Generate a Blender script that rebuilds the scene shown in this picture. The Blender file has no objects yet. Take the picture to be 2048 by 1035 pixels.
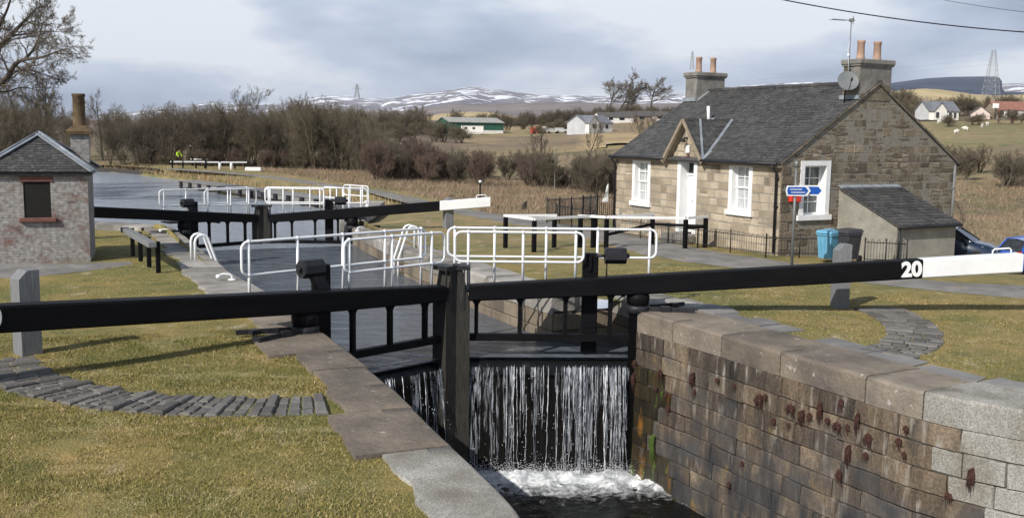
import bpy, math, random
import numpy as np
from mathutils import Vector, Matrix
from mathutils.noise import noise as pnoise
R = math.radians
rng = random.Random(7)
scn = bpy.context.scene
col = scn.collection

# ------------------------------------------------------------------ camera, world, sun, exposure
cam_d = bpy.data.cameras.new('camera'); cam = bpy.data.objects.new('camera', cam_d); col.objects.link(cam)
cam_d.sensor_width = 36; cam_d.lens = 36*2000/2048; cam_d.clip_start = .1; cam_d.clip_end = 30000
PITCH = math.atan(251/2000)
cam.matrix_world = Matrix.Translation((0, 0, 3.7)) @ Matrix.Rotation(R(90)-PITCH, 4, 'X') @ Matrix.Rotation(R(.8), 4, 'Z')
scn.camera = cam
PHI, ELEV = R(50), R(38)          # direction the light travels over the ground, sun height
world = bpy.data.worlds.new('World'); scn.world = world; world.use_nodes = True
wn, wl = world.node_tree.nodes, world.node_tree.links
for n in list(wn): wn.remove(n)
def wnode(t, **k):
    n = wn.new(t)
    for a, b in k.items(): setattr(n, a, b)
    return n
w_out = wnode('ShaderNodeOutputWorld'); w_bg = wnode('ShaderNodeBackground'); w_bg.inputs[1].default_value = .09
sky = wnode('ShaderNodeTexSky'); sky.sky_type = 'NISHITA'; sky.sun_disc = False
sky.sun_elevation = ELEV; sky.sun_rotation = math.atan2(-math.cos(PHI), -math.sin(PHI))
sky.air_density = 1.0; sky.dust_density = 1.0; sky.ozone_density = 1.0
tcw = wnode('ShaderNodeTexCoord')
mpw = wnode('ShaderNodeMapping'); mpw.inputs['Scale'].default_value = (1, 1, 3.2); mpw.inputs['Location'].default_value = (.35, .1, .2)
nz1 = wnode('ShaderNodeTexNoise'); nz1.inputs['Scale'].default_value = 3.0; nz1.inputs['Detail'].default_value = 7; nz1.inputs['Roughness'].default_value = .5
nz2 = wnode('ShaderNodeTexNoise'); nz2.inputs['Scale'].default_value = 1.3; nz2.inputs['Detail'].default_value = 3
cr1 = wnode('ShaderNodeValToRGB')                    # cloud brightness
e = cr1.color_ramp.elements
e[0].position = .37; e[0].color = (3.9, 4.65, 6.2, 1); e[1].position = .585; e[1].color = (9.4, 9.9, 10.7, 1)
e2 = cr1.color_ramp.elements.new(.5); e2.color = (6.5, 7.35, 9.0, 1)
cr2 = wnode('ShaderNodeValToRGB'); cr2.color_ramp.elements[0].position = .25; cr2.color_ramp.elements[1].position = .5
cr2.color_ramp.elements[0].color = (.55, .55, .55, 1); cr2.color_ramp.elements[1].color = (.95, .95, .95, 1)
mixw = wnode('ShaderNodeMixRGB')
wl.new(tcw.outputs['Generated'], mpw.inputs[0]); wl.new(mpw.outputs[0], nz1.inputs[0]); wl.new(mpw.outputs[0], nz2.inputs[0])
wl.new(nz1.outputs[0], cr1.inputs[0]); wl.new(nz2.outputs[0], cr2.inputs[0])
sxw = wnode('ShaderNodeSeparateXYZ'); mrw = wnode('ShaderNodeMapRange'); mrw.inputs[1].default_value = .32; mrw.inputs[2].default_value = .75; mrw.inputs[3].default_value = 1; mrw.inputs[4].default_value = .12
muw = wnode('ShaderNodeMath', operation='MULTIPLY'); wl.new(tcw.outputs['Generated'], sxw.inputs[0]); wl.new(sxw.outputs[2], mrw.inputs[0]); wl.new(cr2.outputs[0], muw.inputs[0]); wl.new(mrw.outputs[0], muw.inputs[1])
wl.new(muw.outputs[0], mixw.inputs[0]); wl.new(sky.outputs[0], mixw.inputs[1]); wl.new(cr1.outputs[0], mixw.inputs[2])
wl.new(mixw.outputs[0], w_bg.inputs[0]); wl.new(w_bg.outputs[0], w_out.inputs[0])
sun_d = bpy.data.lights.new('sun', 'SUN'); sun = bpy.data.objects.new('sun', sun_d); col.objects.link(sun)
sun_d.energy = 4.9; sun_d.angle = R(.5); sun_d.color = (1, .95, .87)
sun.rotation_euler = Vector((math.cos(PHI)*math.cos(ELEV), math.sin(PHI)*math.cos(ELEV), -math.sin(ELEV))).to_track_quat('-Z', 'Y').to_euler()
scn.view_settings.view_transform = 'Standard'; scn.view_settings.look = 'None'
scn.view_settings.exposure = 0; scn.view_settings.gamma = 1
scn.cycles.max_bounces = 6; scn.cycles.transparent_max_bounces = 12

# ------------------------------------------------------------------ frames
LA = R(24.0); LC, LS = math.cos(LA), math.sin(LA)
def wx(s, w): s += 6.5; return LC*s-LS*w, LS*s+LC*w            # lock frame -> world
def sw(X, Y): return LC*X+LS*Y-6.5, -LS*X+LC*Y
def lerp_tab(x, tab):
    return float(np.interp(x, [a for a, b in tab], [b for a, b in tab]))

# ------------------------------------------------------------------ mesh collector
class MB:
    def __init__(s): s.v = []; s.f = []; s.m = []; s.r = []; s.sm = []
    def vert(s, p): s.v.append(tuple(p)); return len(s.v)-1
    def face(s, idx, m=0, r=.5, smooth=False): s.f.append(tuple(idx)); s.m.append(m); s.r.append(r); s.sm.append(smooth)
    def poly(s, pts, m=0, r=.5, smooth=False): s.face([s.vert(p) for p in pts], m, r, smooth)
    def hexa(s, p, m=0, r=.5):                        # 8 points: bottom ring 0-3, top ring 4-7
        i = [s.vert(q) for q in p]
        for q in ((3, 2, 1, 0), (4, 5, 6, 7), (0, 1, 5, 4), (1, 2, 6, 5), (2, 3, 7, 6), (3, 0, 4, 7)):
            s.face([i[k] for k in q], m, r)
    def box(s, c, d, m=0, rz=0, r=.5, rot=None):
        hx, hy, hz = d[0]/2, d[1]/2, d[2]/2
        M = rot or Matrix.Rotation(rz, 3, 'Z'); c = Vector(c)
        P = [c+M@Vector(q) for q in ((-hx, -hy, -hz), (hx, -hy, -hz), (hx, hy, -hz), (-hx, hy, -hz), (-hx, -hy, hz), (hx, -hy, hz), (hx, hy, hz), (-hx, hy, hz))]
        s.hexa(P, m, r)
    def bbox(s, c, d, b=.02, m=0, rz=0, r=.5):         # box with chamfered edges
        M = Matrix.Rotation(rz, 3, 'Z'); c = Vector(c); h = Vector(d)/2
        b = min(b, min(h)*.9)
        ring = []
        def lv(z, k):
            x, y = h.x-k, h.y-k
            return [s.vert(c+M@Vector(q)) for q in ((-x+b, -y, z), (x-b, -y, z), (x, -y+b, z), (x, y-b, z), (x-b, y, z), (-x+b, y, z), (-x, y-b, z), (-x, -y+b, z))]
        L = [lv(-h.z, b*.7), lv(-h.z+b, 0), lv(h.z-b, 0), lv(h.z, b*.7)]
        s.face(L[0][::-1], m, r); s.face(L[3], m, r)
        for a, bb in zip(L, L[1:]):
            for k in range(8): s.face((a[k], a[(k+1) % 8], bb[(k+1) % 8], bb[k]), m, r)
    def beam(s, a, b, w, h, m=0, up=(0, 0, 1), r=.5, w2=None, h2=None):   # square bar from a to b
        a, b = Vector(a), Vector(b); t = (b-a).normalized(); up = Vector(up)
        x = t.cross(up)
        if x.length < 1e-4: x = t.cross(Vector((1, 0, 0)))
        x.normalize(); z = x.cross(t)
        w2 = w2 or w; h2 = h2 or h
        P = []
        for p, ww, hh in ((a, w, h), (b, w2, h2)):
            P += [p-x*ww/2-z*hh/2, p+x*ww/2-z*hh/2, p+x*ww/2+z*hh/2, p-x*ww/2+z*hh/2]
        i = [s.vert(q) for q in P]
        for q in ((0, 1, 2, 3), (7, 6, 5, 4), (0, 4, 5, 1), (1, 5, 6, 2), (2, 6, 7, 3), (3, 7, 4, 0)): s.face([i[k] for k in q][::-1], m, r)
    def tube(s, pts, rad, n=8, m=0, cap=True, r=.5, smooth=True):
        pts = [Vector(p) for p in pts]; K = len(pts)
        rads = rad if isinstance(rad, (list, tuple)) else [rad]*K
        rings = []; px = None
        for i, p in enumerate(pts):
            t = (pts[min(i+1, K-1)]-pts[max(i-1, 0)]).normalized()
            if px is None:
                px = t.cross(Vector((0, 0, 1)))
                if px.length < 1e-3: px = Vector((1, 0, 0))
            px = (px-t*px.dot(t)).normalized(); py = t.cross(px)
            rings.append([s.vert(p+(px*math.cos(2*math.pi*k/n)+py*math.sin(2*math.pi*k/n))*rads[i]) for k in range(n)])
        for a, b in zip(rings, rings[1:]):
            for k in range(n): s.face((a[k], a[(k+1) % n], b[(k+1) % n], b[k]), m, r, smooth)
        if cap: s.face(rings[0][::-1], m, r); s.face(rings[-1], m, r)
    def lathe(s, prof, c=(0, 0, 0), n=12, m=0, r=.5, smooth=True, ang0=0):      # prof: (radius, z)
        c = Vector(c); rings = [[s.vert(c+Vector((q*math.cos(ang0+2*math.pi*k/n), q*math.sin(ang0+2*math.pi*k/n), z))) for k in range(n)] for q, z in prof]
        for a, b in zip(rings, rings[1:]):
            for k in range(n): s.face((a[k], a[(k+1) % n], b[(k+1) % n], b[k]), m, r, smooth)
        s.face(rings[0][::-1], m, r); s.face(rings[-1], m, r)
    def prism(s, poly, fn, d0, d1, m=0, r=.5):          # poly in 2-D, fn(u, v, d) -> point
        n = len(poly); a = [s.vert(fn(u, v, d0)) for u, v in poly]; b = [s.vert(fn(u, v, d1)) for u, v in poly]
        s.face(a[::-1], m, r); s.face(b, m, r)
        for k in range(n): s.face((a[k], a[(k+1) % n], b[(k+1) % n], b[k]), m, r)
    def build(s, name, mats, parent=None, fix=True):
        me = bpy.data.meshes.new(name); me.from_pydata(s.v, [], s.f)
        mats = mats if isinstance(mats, (list, tuple)) else [mats]
        for q in mats: me.materials.append(q)
        me.polygons.foreach_set('material_index', s.m); me.polygons.foreach_set('use_smooth', s.sm)
        a = me.attributes.new('rnd', 'FLOAT', 'FACE'); a.data.foreach_set('value', s.r)
        if fix:
            import bmesh
            bm = bmesh.new(); bm.from_mesh(me); bmesh.ops.recalc_face_normals(bm, faces=bm.faces); bm.to_mesh(me); bm.free()
        me.update()
        o = bpy.data.objects.new(name, me); col.objects.link(o)
        if parent: o.parent = parent
        return o
def np_mesh(name, V, F, mat, parent=None, attr=None, smooth=False):
    """fast mesh: F is (n,3) or (n,4)"""
    me = bpy.data.meshes.new(name); k = F.shape[1]
    me.vertices.add(len(V)); me.vertices.foreach_set('co', np.asarray(V, np.float32).ravel())
    me.loops.add(F.size); me.loops.foreach_set('vertex_index', F.astype(np.int32).ravel())
    me.polygons.add(len(F)); me.polygons.foreach_set('loop_start', np.arange(0, F.size, k, dtype=np.int32))
    try: me.polygons.foreach_set('loop_total', np.full(len(F), k, np.int32))
    except Exception: pass
    for q in (mat if isinstance(mat, (list, tuple)) else [mat]): me.materials.append(q)
    if attr is not None:
        for an, (dom, arr) in attr.items():
            if arr.ndim == 1: a = me.attributes.new(an, 'FLOAT', dom); a.data.foreach_set('value', arr.astype(np.float32))
            else:
                a = me.attributes.new(an, 'FLOAT_COLOR', dom); a.data.foreach_set('color', np.c_[arr, np.ones(len(arr))].astype(np.float32).ravel())
    if smooth: me.polygons.foreach_set('use_smooth', np.ones(len(F), bool))
    me.update(calc_edges=True); me.validate()
    o = bpy.data.objects.new(name, me); col.objects.link(o)
    if parent: o.parent = parent
    return o
def tag(o, label, cat, group=None, kind=None):
    o['label'] = label; o['category'] = cat
    if group: o['group'] = group
    if kind: o['kind'] = kind
    return o
def thing(name, label, cat, loc=(0, 0, 0), rz=0, group=None):
    o = bpy.data.objects.new(name, None); col.objects.link(o); o.location = loc; o.rotation_euler = (0, 0, rz); o.empty_display_size = .2
    return tag(o, label, cat, group)
def lthing(name, label, cat, s, w, z=0, rz=0, group=None):
    X, Y = wx(s, w); return thing(name, label, cat, (X, Y, z), LA+rz, group)
def struct(o, label=None):
    o['kind'] = 'structure'
    if label: o['label'] = label
    return o
def dup(o, loc=None, rz=None, scale=None, label=None, parent=None):
    c = o.copy(); col.objects.link(c)
    if parent: c.parent = parent
    else:
        if loc is not None: c.location = loc
        if rz is not None: c.rotation_euler = (0, 0, rz)
        if scale is not None: c.scale = scale if isinstance(scale, (tuple, list)) else (scale,)*3
        if label: c['label'] = label
    for ch in o.children: dup(ch, parent=c)
    return c

# ------------------------------------------------------------------ materials
def mat(name, ramp, scale=4., detail=6., rough=.85, bump=0., bscale=None, rnd=0., big=None, stretch=(1, 1, 1), metal=0., spec=.4, fine=None, coat=0., contrast=None, attr=None, nrough=.6):
    m = bpy.data.materials.new(name); m.use_nodes = True; nt = m.node_tree; N, L = nt.nodes, nt.links
    b = N['Principled BSDF']; b.inputs['Roughness'].default_value = rough; b.inputs['Metallic'].default_value = metal
    b.inputs['Specular IOR Level'].default_value = spec; b.inputs['Coat Weight'].default_value = coat
    tc = N.new('ShaderNodeTexCoord'); mp = N.new('ShaderNodeMapping'); mp.inputs['Scale'].default_value = stretch
    L.new(tc.outputs['Object'], mp.inputs[0])
    nz = N.new('ShaderNodeTexNoise'); nz.inputs['Scale'].default_value = scale; nz.inputs['Detail'].default_value = detail; nz.inputs['Roughness'].default_value = nrough
    L.new(mp.outputs[0], nz.inputs[0]); fac = nz.outputs[0]
    if rnd:
        at = N.new('ShaderNodeAttribute'); at.attribute_name = 'rnd'
        mx = N.new('ShaderNodeMix'); mx.inputs[0].default_value = rnd; L.new(fac, mx.inputs[2]); L.new(at.outputs['Fac'], mx.inputs[3]); fac = mx.outputs[0]
    cr = N.new('ShaderNodeValToRGB'); els = cr.color_ramp.elements
    while len(els) < len(ramp): els.new(.5)
    for q, (p, c) in zip(els, sorted(ramp)): q.position = p; q.color = (*c, 1)
    L.new(fac, cr.inputs[0]); out = cr.outputs[0]
    if attr:
        at = N.new('ShaderNodeAttribute'); at.attribute_name = attr
        mu = N.new('ShaderNodeMixRGB'); mu.blend_type = 'MULTIPLY'; mu.inputs[0].default_value = 1
        L.new(at.outputs['Color'], mu.inputs[1]); L.new(out, mu.inputs[2]); out = mu.outputs[0]
    if big:                                          # (scale, dark, light[, stretch]): large stains multiply the colour
        mp2 = N.new('ShaderNodeMapping'); mp2.inputs['Scale'].default_value = big[3] if len(big) > 3 else (1, 1, 1); L.new(tc.outputs['Object'], mp2.inputs[0])
        n2 = N.new('ShaderNodeTexNoise'); n2.inputs['Scale'].default_value = big[0]; n2.inputs['Detail'].default_value = 5; L.new(mp2.outputs[0], n2.inputs[0])
        c2 = N.new('ShaderNodeValToRGB'); c2.color_ramp.elements[0].position = .32; c2.color_ramp.elements[1].position = .68
        d, l = big[1], big[2]
        c2.color_ramp.elements[0].color = (*(d if isinstance(d, tuple) else (d, d, d)), 1); c2.color_ramp.elements[1].color = (*(l if isinstance(l, tuple) else (l, l, l)), 1)
        L.new(n2.outputs[0], c2.inputs[0])
        mu = N.new('ShaderNodeMixRGB'); mu.blend_type = 'MULTIPLY'; mu.inputs[0].default_value = 1; L.new(out, mu.inputs[1]); L.new(c2.outputs[0], mu.inputs[2]); out = mu.outputs[0]
    if fine:                                         # (scale, dark, light): grain
        n3 = N.new('ShaderNodeTexNoise'); n3.inputs['Scale'].default_value = fine[0]; n3.inputs['Detail'].default_value = 3; L.new(tc.outputs['Object'], n3.inputs[0])
        c3 = N.new('ShaderNodeValToRGB'); c3.color_ramp.elements[0].position = .35; c3.color_ramp.elements[1].position = .65
        c3.color_ramp.elements[0].color = (fine[1],)*3+(1,); c3.color_ramp.elements[1].color = (fine[2],)*3+(1,); L.new(n3.outputs[0], c3.inputs[0])
        mu = N.new('ShaderNodeMixRGB'); mu.blend_type = 'MULTIPLY'; mu.inputs[0].default_value = 1; L.new(out, mu.inputs[1]); L.new(c3.outputs[0], mu.inputs[2]); out = mu.outputs[0]
    L.new(out, b.inputs['Base Color'])
    if bump:
        nb = N.new('ShaderNodeTexNoise'); nb.inputs['Scale'].default_value = bscale or scale*3; nb.inputs['Detail'].default_value = 5; L.new(mp.outputs[0], nb.inputs[0])
        bu = N.new('ShaderNodeBump'); bu.inputs['Strength'].default_value = bump; bu.inputs['Distance'].default_value = .03
        L.new(nb.outputs[0], bu.inputs['Height']); L.new(bu.outputs[0], b.inputs['Normal'])
    m['b'] = b.name
    return m
def mix_over(m, colour, scale, lo, hi, stretch=(1, 1, 1), detail=6, axis=None, rough=None):
    """lay patches of another colour (moss, lichen, whitewash, rust) over a material; axis=(index, a, b) limits it along a coordinate"""
    nt = m.node_tree; N, L = nt.nodes, nt.links; b = N['Principled BSDF']; src = b.inputs['Base Color'].links[0].from_socket
    tc = N.new('ShaderNodeTexCoord'); mp = N.new('ShaderNodeMapping'); mp.inputs['Scale'].default_value = stretch; L.new(tc.outputs['Object'], mp.inputs[0])
    nz = N.new('ShaderNodeTexNoise'); nz.inputs['Scale'].default_value = scale; nz.inputs['Detail'].default_value = detail; L.new(mp.outputs[0], nz.inputs[0])
    val = nz.outputs[0]
    if axis:
        for ax in (axis if isinstance(axis, list) else [axis]):
            sx = N.new('ShaderNodeSeparateXYZ'); L.new(tc.outputs['Object'], sx.inputs[0])
            mr = N.new('ShaderNodeMapRange'); mr.inputs[1].default_value = ax[1]; mr.inputs[2].default_value = ax[2]; mr.inputs[3].default_value = 0; mr.inputs[4].default_value = .5; mr.clamp = True
            L.new(sx.outputs[ax[0]], mr.inputs[0])
            sb = N.new('ShaderNodeMath'); sb.operation = 'ADD'; L.new(val, sb.inputs[0])
            sh = N.new('ShaderNodeMath'); sh.operation = 'SUBTRACT'; L.new(mr.outputs[0], sh.inputs[0]); sh.inputs[1].default_value = .5
            L.new(sh.outputs[0], sb.inputs[1]); val = sb.outputs[0]
    cr = N.new('ShaderNodeMapRange'); cr.inputs[1].default_value = lo; cr.inputs[2].default_value = hi; cr.clamp = True; L.new(val, cr.inputs[0])
    mx = N.new('ShaderNodeMixRGB'); L.new(cr.outputs[0], mx.inputs[0]); L.new(src, mx.inputs[1]); mx.inputs[2].default_value = (*colour, 1)
    L.new(mx.outputs[0], b.inputs['Base Color'])
    return m
M = {}
M['black'] = mat('black_paint', [(.3, (.004, .004, .005)), (.7, (.008, .008, .009))], 3, rough=.55, bump=.2, bscale=14, spec=.10, stretch=(.4, 2, 2))
M['white'] = mat('white_paint', [(.3, (.78, .79, .80)), (.7, (.85, .85, .84))], 6, rough=.5, bump=.05, bscale=30, big=(2, .9, 1.0))
M['wmetal'] = mat('white_painted_tube', [(.3, (.74, .76, .78)), (.7, (.84, .85, .86))], 8, rough=.4, spec=.5)
M['iron'] = mat('dark_iron', [(.3, (.012, .012, .016)), (.7, (.03, .03, .034))], 9, rough=.5, bump=.1, metal=.2)
M['wood'] = mat('weathered_dark_timber', [(.25, (.010, .0095, .009)), (.5, (.026, .024, .020)), (.8, (.066, .06, .048))], 5, rough=.85, bump=.5, bscale=9, stretch=(9, 9, .6))
M['greywood'] = mat('silver_grey_timber', [(.25, (.11, .115, .125)), (.6, (.21, .215, .22)), (.85, (.30, .30, .29))], 6, rough=.85, bump=.4, bscale=10, stretch=(10, 10, .7))
M['ground'] = mat('lawn_turf', [(.3, (.07, .075, .018)), (.48, (.14, .13, .035)), (.62, (.20, .17, .055)), (.75, (.26, .21, .09))], 1.1, detail=9, rough=.95, bump=1., bscale=45, nrough=.72, big=(.35, (.78, .92, .8), (1.1, 1.0, .95)), fine=(60, .55, 1.3))
M['asphalt'] = mat('worn_grey_tarmac', [(.3, (.165, .158, .148)), (.7, (.275, .262, .245))], 1.6, rough=.95, bump=.6, bscale=50, big=(.6, .72, 1.12), fine=(30, .78, 1.18))
mix_over(M['asphalt'], (.19, .165, .07), 1.3, .62, .72)
M['lock'] = mat('brown_sandstone_blocks', [(.25, (.045, .04, .036)), (.42, (.105, .082, .062)), (.56, (.17, .13, .092)), (.75, (.26, .212, .158))], 3.4, rough=.92, bump=.9, bscale=18, rnd=.36, stretch=(1.6, 1.6, .40), big=(1.6, (.36, .38, .42), (1.2, 1.14, 1.05), (1.3, 1.3, .30)), fine=(22, .72, 1.2), nrough=.68)
mix_over(M['lock'], (.30, .275, .24), 3.2, .57, .74, (2.5, 2.5, .5))
mix_over(M['lock'], (.070, .068, .068), 1.1, .36, .66, (1, 1, 1.6), axis=(2, .9, -2.0)); mix_over(M['lock'], (.19, .13, .05), 2.2, .655, .73, (1, 1, .8))
mix_over(M['lock'], (.035, .035, .038), 1.6, .40, .62, (1.5, 1.5, .5), axis=(2, -.9, -2.4))
M['lockwet'] = mat('wet_algae_stone', [(.25, (.010, .010, .008)), (.5, (.03, .024, .014)), (.75, (.07, .05, .02))], 3, rough=.3, bump=.7, bscale=14, stretch=(1, 1, .4), rnd=.2)
mix_over(M['lockwet'], (.09, .16, .02), 2.5, .60, .72, (2, 2, .6)); mix_over(M['lockwet'], (.20, .09, .02), 1.8, .58, .70, (1.5, 1.5, .5))
M['granite'] = mat('pale_granite', [(.3, (.27, .265, .245)), (.6, (.37, .365, .34)), (.8, (.46, .455, .43))], 14, rough=.88, bump=.4, bscale=50, rnd=.2, big=(1.3, (.56, .52, .46), (1.08, 1.07, 1.05), (1.2, 1.2, .5)), fine=(42, .68, 1.22))
M['coping'] = mat('brown_coping_stone', [(.25, (.145, .125, .103)), (.5, (.21, .183, .15)), (.75, (.28, .25, .21))], 2.4, rough=.92, bump=.8, bscale=11, rnd=.35, big=(.9, (.58, .57, .58), (1.12, 1.07, 1.0)), fine=(40, .85, 1.12))
mix_over(M['coping'], (.16, .14, .07), 3.5, .64, .76); mix_over(M['coping'], (.36, .34, .31), 7, .66, .73)
M['copgrey'] = mat('grey_coping_stone', [(.25, (.20, .19, .17)), (.5, (.30, .28, .25)), (.75, (.40, .38, .35))], 1.6, rough=.9, bump=.5, bscale=14, rnd=.35, big=(.8, .65, 1.1), fine=(40, .85, 1.12))
M['chamber'] = mat('chamber_sandstone', [(.2, (.12, .105, .09)), (.5, (.22, .18, .135)), (.8, (.34, .29, .22))], 1.8, rough=.9, bump=.6, bscale=14, rnd=.45, stretch=(1, 1, .5), big=(1.0, (.5, .5, .52), (1.12, 1.1, 1.05), (1, 1, .4)), fine=(24, .85, 1.12))
M['sett'] = mat('blue_grey_setts', [(.25, (.085, .080, .073)), (.6, (.135, .128, .117)), (.85, (.19, .18, .165))], 6, rough=.8, bump=.5, bscale=22, rnd=.5)
M['slab'] = mat('grey_paving_slab', [(.25, (.16, .155, .15)), (.6, (.25, .245, .24)), (.85, (.33, .32, .31))], 3, rough=.9, bump=.5, bscale=22, rnd=.4, big=(1, .75, 1.1))
M['fern'] = mat('dead_red_brown_fern', [(.3, (.045, .02, .016)), (.7, (.11, .05, .038))], 20, rough=.95, rnd=.5)
M['moss'] = mat('bright_moss', [(.3, (.05, .085, .018)), (.7, (.11, .17, .035))], 20, rough=.95, rnd=.5)
def water_mat(name, colour, rough, bscale, bstr, stretch, bd=.22):
    m = bpy.data.materials.new(name); m.use_nodes = True; N, L = m.node_tree.nodes, m.node_tree.links; b = N['Principled BSDF']
    b.inputs['Base Color'].default_value = (*colour, 1); b.inputs['Roughness'].default_value = rough; b.inputs['IOR'].default_value = 1.33; b.inputs['Specular IOR Level'].default_value = .5
    tc = N.new('ShaderNodeTexCoord'); mp = N.new('ShaderNodeMapping'); mp.inputs['Scale'].default_value = stretch; mp.inputs['Rotation'].default_value = (0, 0, R(20)); L.new(tc.outputs['Object'], mp.inputs[0])
    n1 = N.new('ShaderNodeTexNoise'); n1.inputs['Scale'].default_value = bscale; n1.inputs['Detail'].default_value = 6; n1.inputs['Roughness'].default_value = .62; n1.inputs['Distortion'].default_value = .6; L.new(mp.outputs[0], n1.inputs[0])
    bu = N.new('ShaderNodeBump'); bu.inputs['Strength'].default_value = bstr; bu.inputs['Distance'].default_value = bd; L.new(n1.outputs[0], bu.inputs['Height']); L.new(bu.outputs[0], b.inputs['Normal'])
    return m
M['water'] = water_mat('canal_water', (.10, .115, .137), .10, 1.3, .8, (.8, 1.6, 1), .35)
M['pound'] = water_mat('silty_upper_pound', (.29, .325, .375), .16, 1.1, .9, (.8, 1.7, 1), .35)  # pale base colour paints the sky's reflection into the upper pound
M['water2'] = water_mat('lower_pound_water', (.006, .007, .007), .08, 3.0, .6, (1, 1.4, 1), .06)
def foam_mat():
    m = bpy.data.materials.new('white_foam'); m.use_nodes = True; N, L = m.node_tree.nodes, m.node_tree.links; b = N['Principled BSDF']; b.inputs['Roughness'].default_value = .7
    at = N.new('ShaderNodeAttribute'); at.attribute_name = 'rnd'; tc = N.new('ShaderNodeTexCoord')
    n1 = N.new('ShaderNodeTexNoise'); n1.inputs['Scale'].default_value = 4.5; n1.inputs['Detail'].default_value = 9; n1.inputs['Roughness'].default_value = .7; n1.inputs['Distortion'].default_value = .8; L.new(tc.outputs['Object'], n1.inputs[0])
    ad = N.new('ShaderNodeMath'); ad.operation = 'ADD'; L.new(n1.outputs[0], ad.inputs[0]); L.new(at.outputs['Fac'], ad.inputs[1])
    mr = N.new('ShaderNodeMapRange'); mr.inputs[1].default_value = .90; mr.inputs[2].default_value = 1.40; L.new(ad.outputs[0], mr.inputs[0]); L.new(mr.outputs[0], b.inputs['Alpha'])
    cr = N.new('ShaderNodeValToRGB'); cr.color_ramp.elements[0].position = 1.0*.45; cr.color_ramp.elements[1].position = .62; cr.color_ramp.elements[0].color = (.45, .48, .5, 1); cr.color_ramp.elements[1].color = (.86, .87, .88, 1); L.new(n1.outputs[0], cr.inputs[0]); L.new(cr.outputs[0], b.inputs['Base Color'])
    return m
def veil_mat():
    m = bpy.data.materials.new('thin_water_veil'); m.use_nodes = True; N, L = m.node_tree.nodes, m.node_tree.links; b = N['Principled BSDF']; b.inputs['Roughness'].default_value = .2; b.inputs['Base Color'].default_value = (.62, .66, .72, 1)
    tc = N.new('ShaderNodeTexCoord'); mp = N.new('ShaderNodeMapping'); mp.inputs['Scale'].default_value = (26, 26, 1.6); L.new(tc.outputs['Object'], mp.inputs[0])
    n1 = N.new('ShaderNodeTexNoise'); n1.inputs['Scale'].default_value = 1; n1.inputs['Detail'].default_value = 6; n1.inputs['Roughness'].default_value = .65; L.new(mp.outputs[0], n1.inputs[0])
    mr = N.new('ShaderNodeMapRange'); mr.inputs[1].default_value = .46; mr.inputs[2].default_value = .78; mr.inputs[4].default_value = .75; L.new(n1.outputs[0], mr.inputs[0]); L.new(mr.outputs[0], b.inputs['Alpha']); return m
M['veil'] = veil_mat(); M['foam'] = foam_mat(); M['spray'] = mat('spray_drops', [(.3, (.7, .72, .75)), (.7, (.9, .91, .92))], 9, rough=.3)
M['strand'] = mat('falling_water', [(.38, (.13, .15, .18)), (.5, (.45, .48, .53)), (.62, (.85, .87, .92))], 5, rough=.12, spec=.8, rnd=.3, stretch=(1, 1, .8))
M['slate'] = mat('dark_slate', [(.2, (.036, .036, .038)), (.5, (.058, .057, .058)), (.8, (.090, .087, .083))], 2.2, rough=.7, bump=.25, bscale=30, rnd=.42, big=(.5, .78, 1.15), fine=(18, .8, 1.2))
mix_over(M['slate'], (.135, .13, .11), 9, .58, .70)
M['lead'] = mat('lead_flashing', [(.3, (.17, .19, .215)), (.7, (.30, .33, .365))], 4, rough=.5, bump=.1)
M['ashlar'] = mat('warm_sandstone_blocks', [(.15, (.19, .16, .125)), (.3, (.33, .28, .21)), (.6, (.44, .38, .295)), (.9, (.51, .445, .355))], 2.5, rough=.92, bump=.5, bscale=18, rnd=.62, big=(1.2, (.72, .70, .68), (1.1, 1.07, 1.02)), fine=(22, .85, 1.12))
M['rubble'] = mat('grey_brown_rubble', [(.15, (.10, .084, .063)), (.4, (.17, .143, .107)), (.65, (.225, .19, .143)), (.9, (.30, .26, .20))], 2.8, rough=.95, bump=.8, bscale=16, rnd=.6, big=(.8, (.62, .64, .62), (1.12, 1.06, 1.0)), fine=(22, .75, 1.2))
mix_over(M['rubble'], (.25, .24, .21), 4, .60, .74)
M['mortar'] = mat('old_lime_mortar', [(.3, (.20, .18, .15)), (.7, (.31, .28, .235))], 8, rough=.95, bump=.5)
M['mortard'] = mat('dark_joint', [(.3, (.03, .028, .025)), (.7, (.075, .065, .055))], 5, rough=.95)
M['mortarg'] = mat('grey_gable_mortar', [(.3, (.17, .155, .13)), (.7, (.26, .24, .20))], 6, rough=.95, bump=.6)
M['dimglass'] = mat('dim_window_pane', [(.35, (.06, .07, .068)), (.65, (.17, .185, .18))], 3, rough=.1, spec=.6, stretch=(5, 5, .6))
M['harl'] = mat('wet_dash_harling', [(.3, (.27, .255, .215)), (.7, (.38, .36, .31))], 3, rough=.95, bump=1., bscale=55, big=(.7, .8, 1.08), fine=(60, .8, 1.15))
M['lintel'] = mat('red_sandstone', [(.3, (.12, .055, .043)), (.7, (.19, .085, .066))], 6, rough=.9, bump=.3)
M['pot'] = mat('terracotta', [(.3, (.32, .21, .155)), (.7, (.42, .285, .215))], 4, rough=.85, big=(3, .8, 1.1))
M['potold'] = mat('weathered_ochre_clay', [(.3, (.085, .058, .03)), (.7, (.17, .12, .065))], 4, rough=.9, bump=.3, big=(3, .6, 1.1))
M['capstone'] = mat('grey_chimney_stone', [(.25, (.16, .15, .135)), (.75, (.29, .275, .25))], 4, rough=.95, bump=.6, bscale=20, big=(1.6, .6, 1.1))
M['glass'] = mat('curtained_pane', [(.35, (.30, .32, .33)), (.65, (.55, .57, .57))], 4, rough=.12, spec=.6, stretch=(6, 6, .5))
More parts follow.
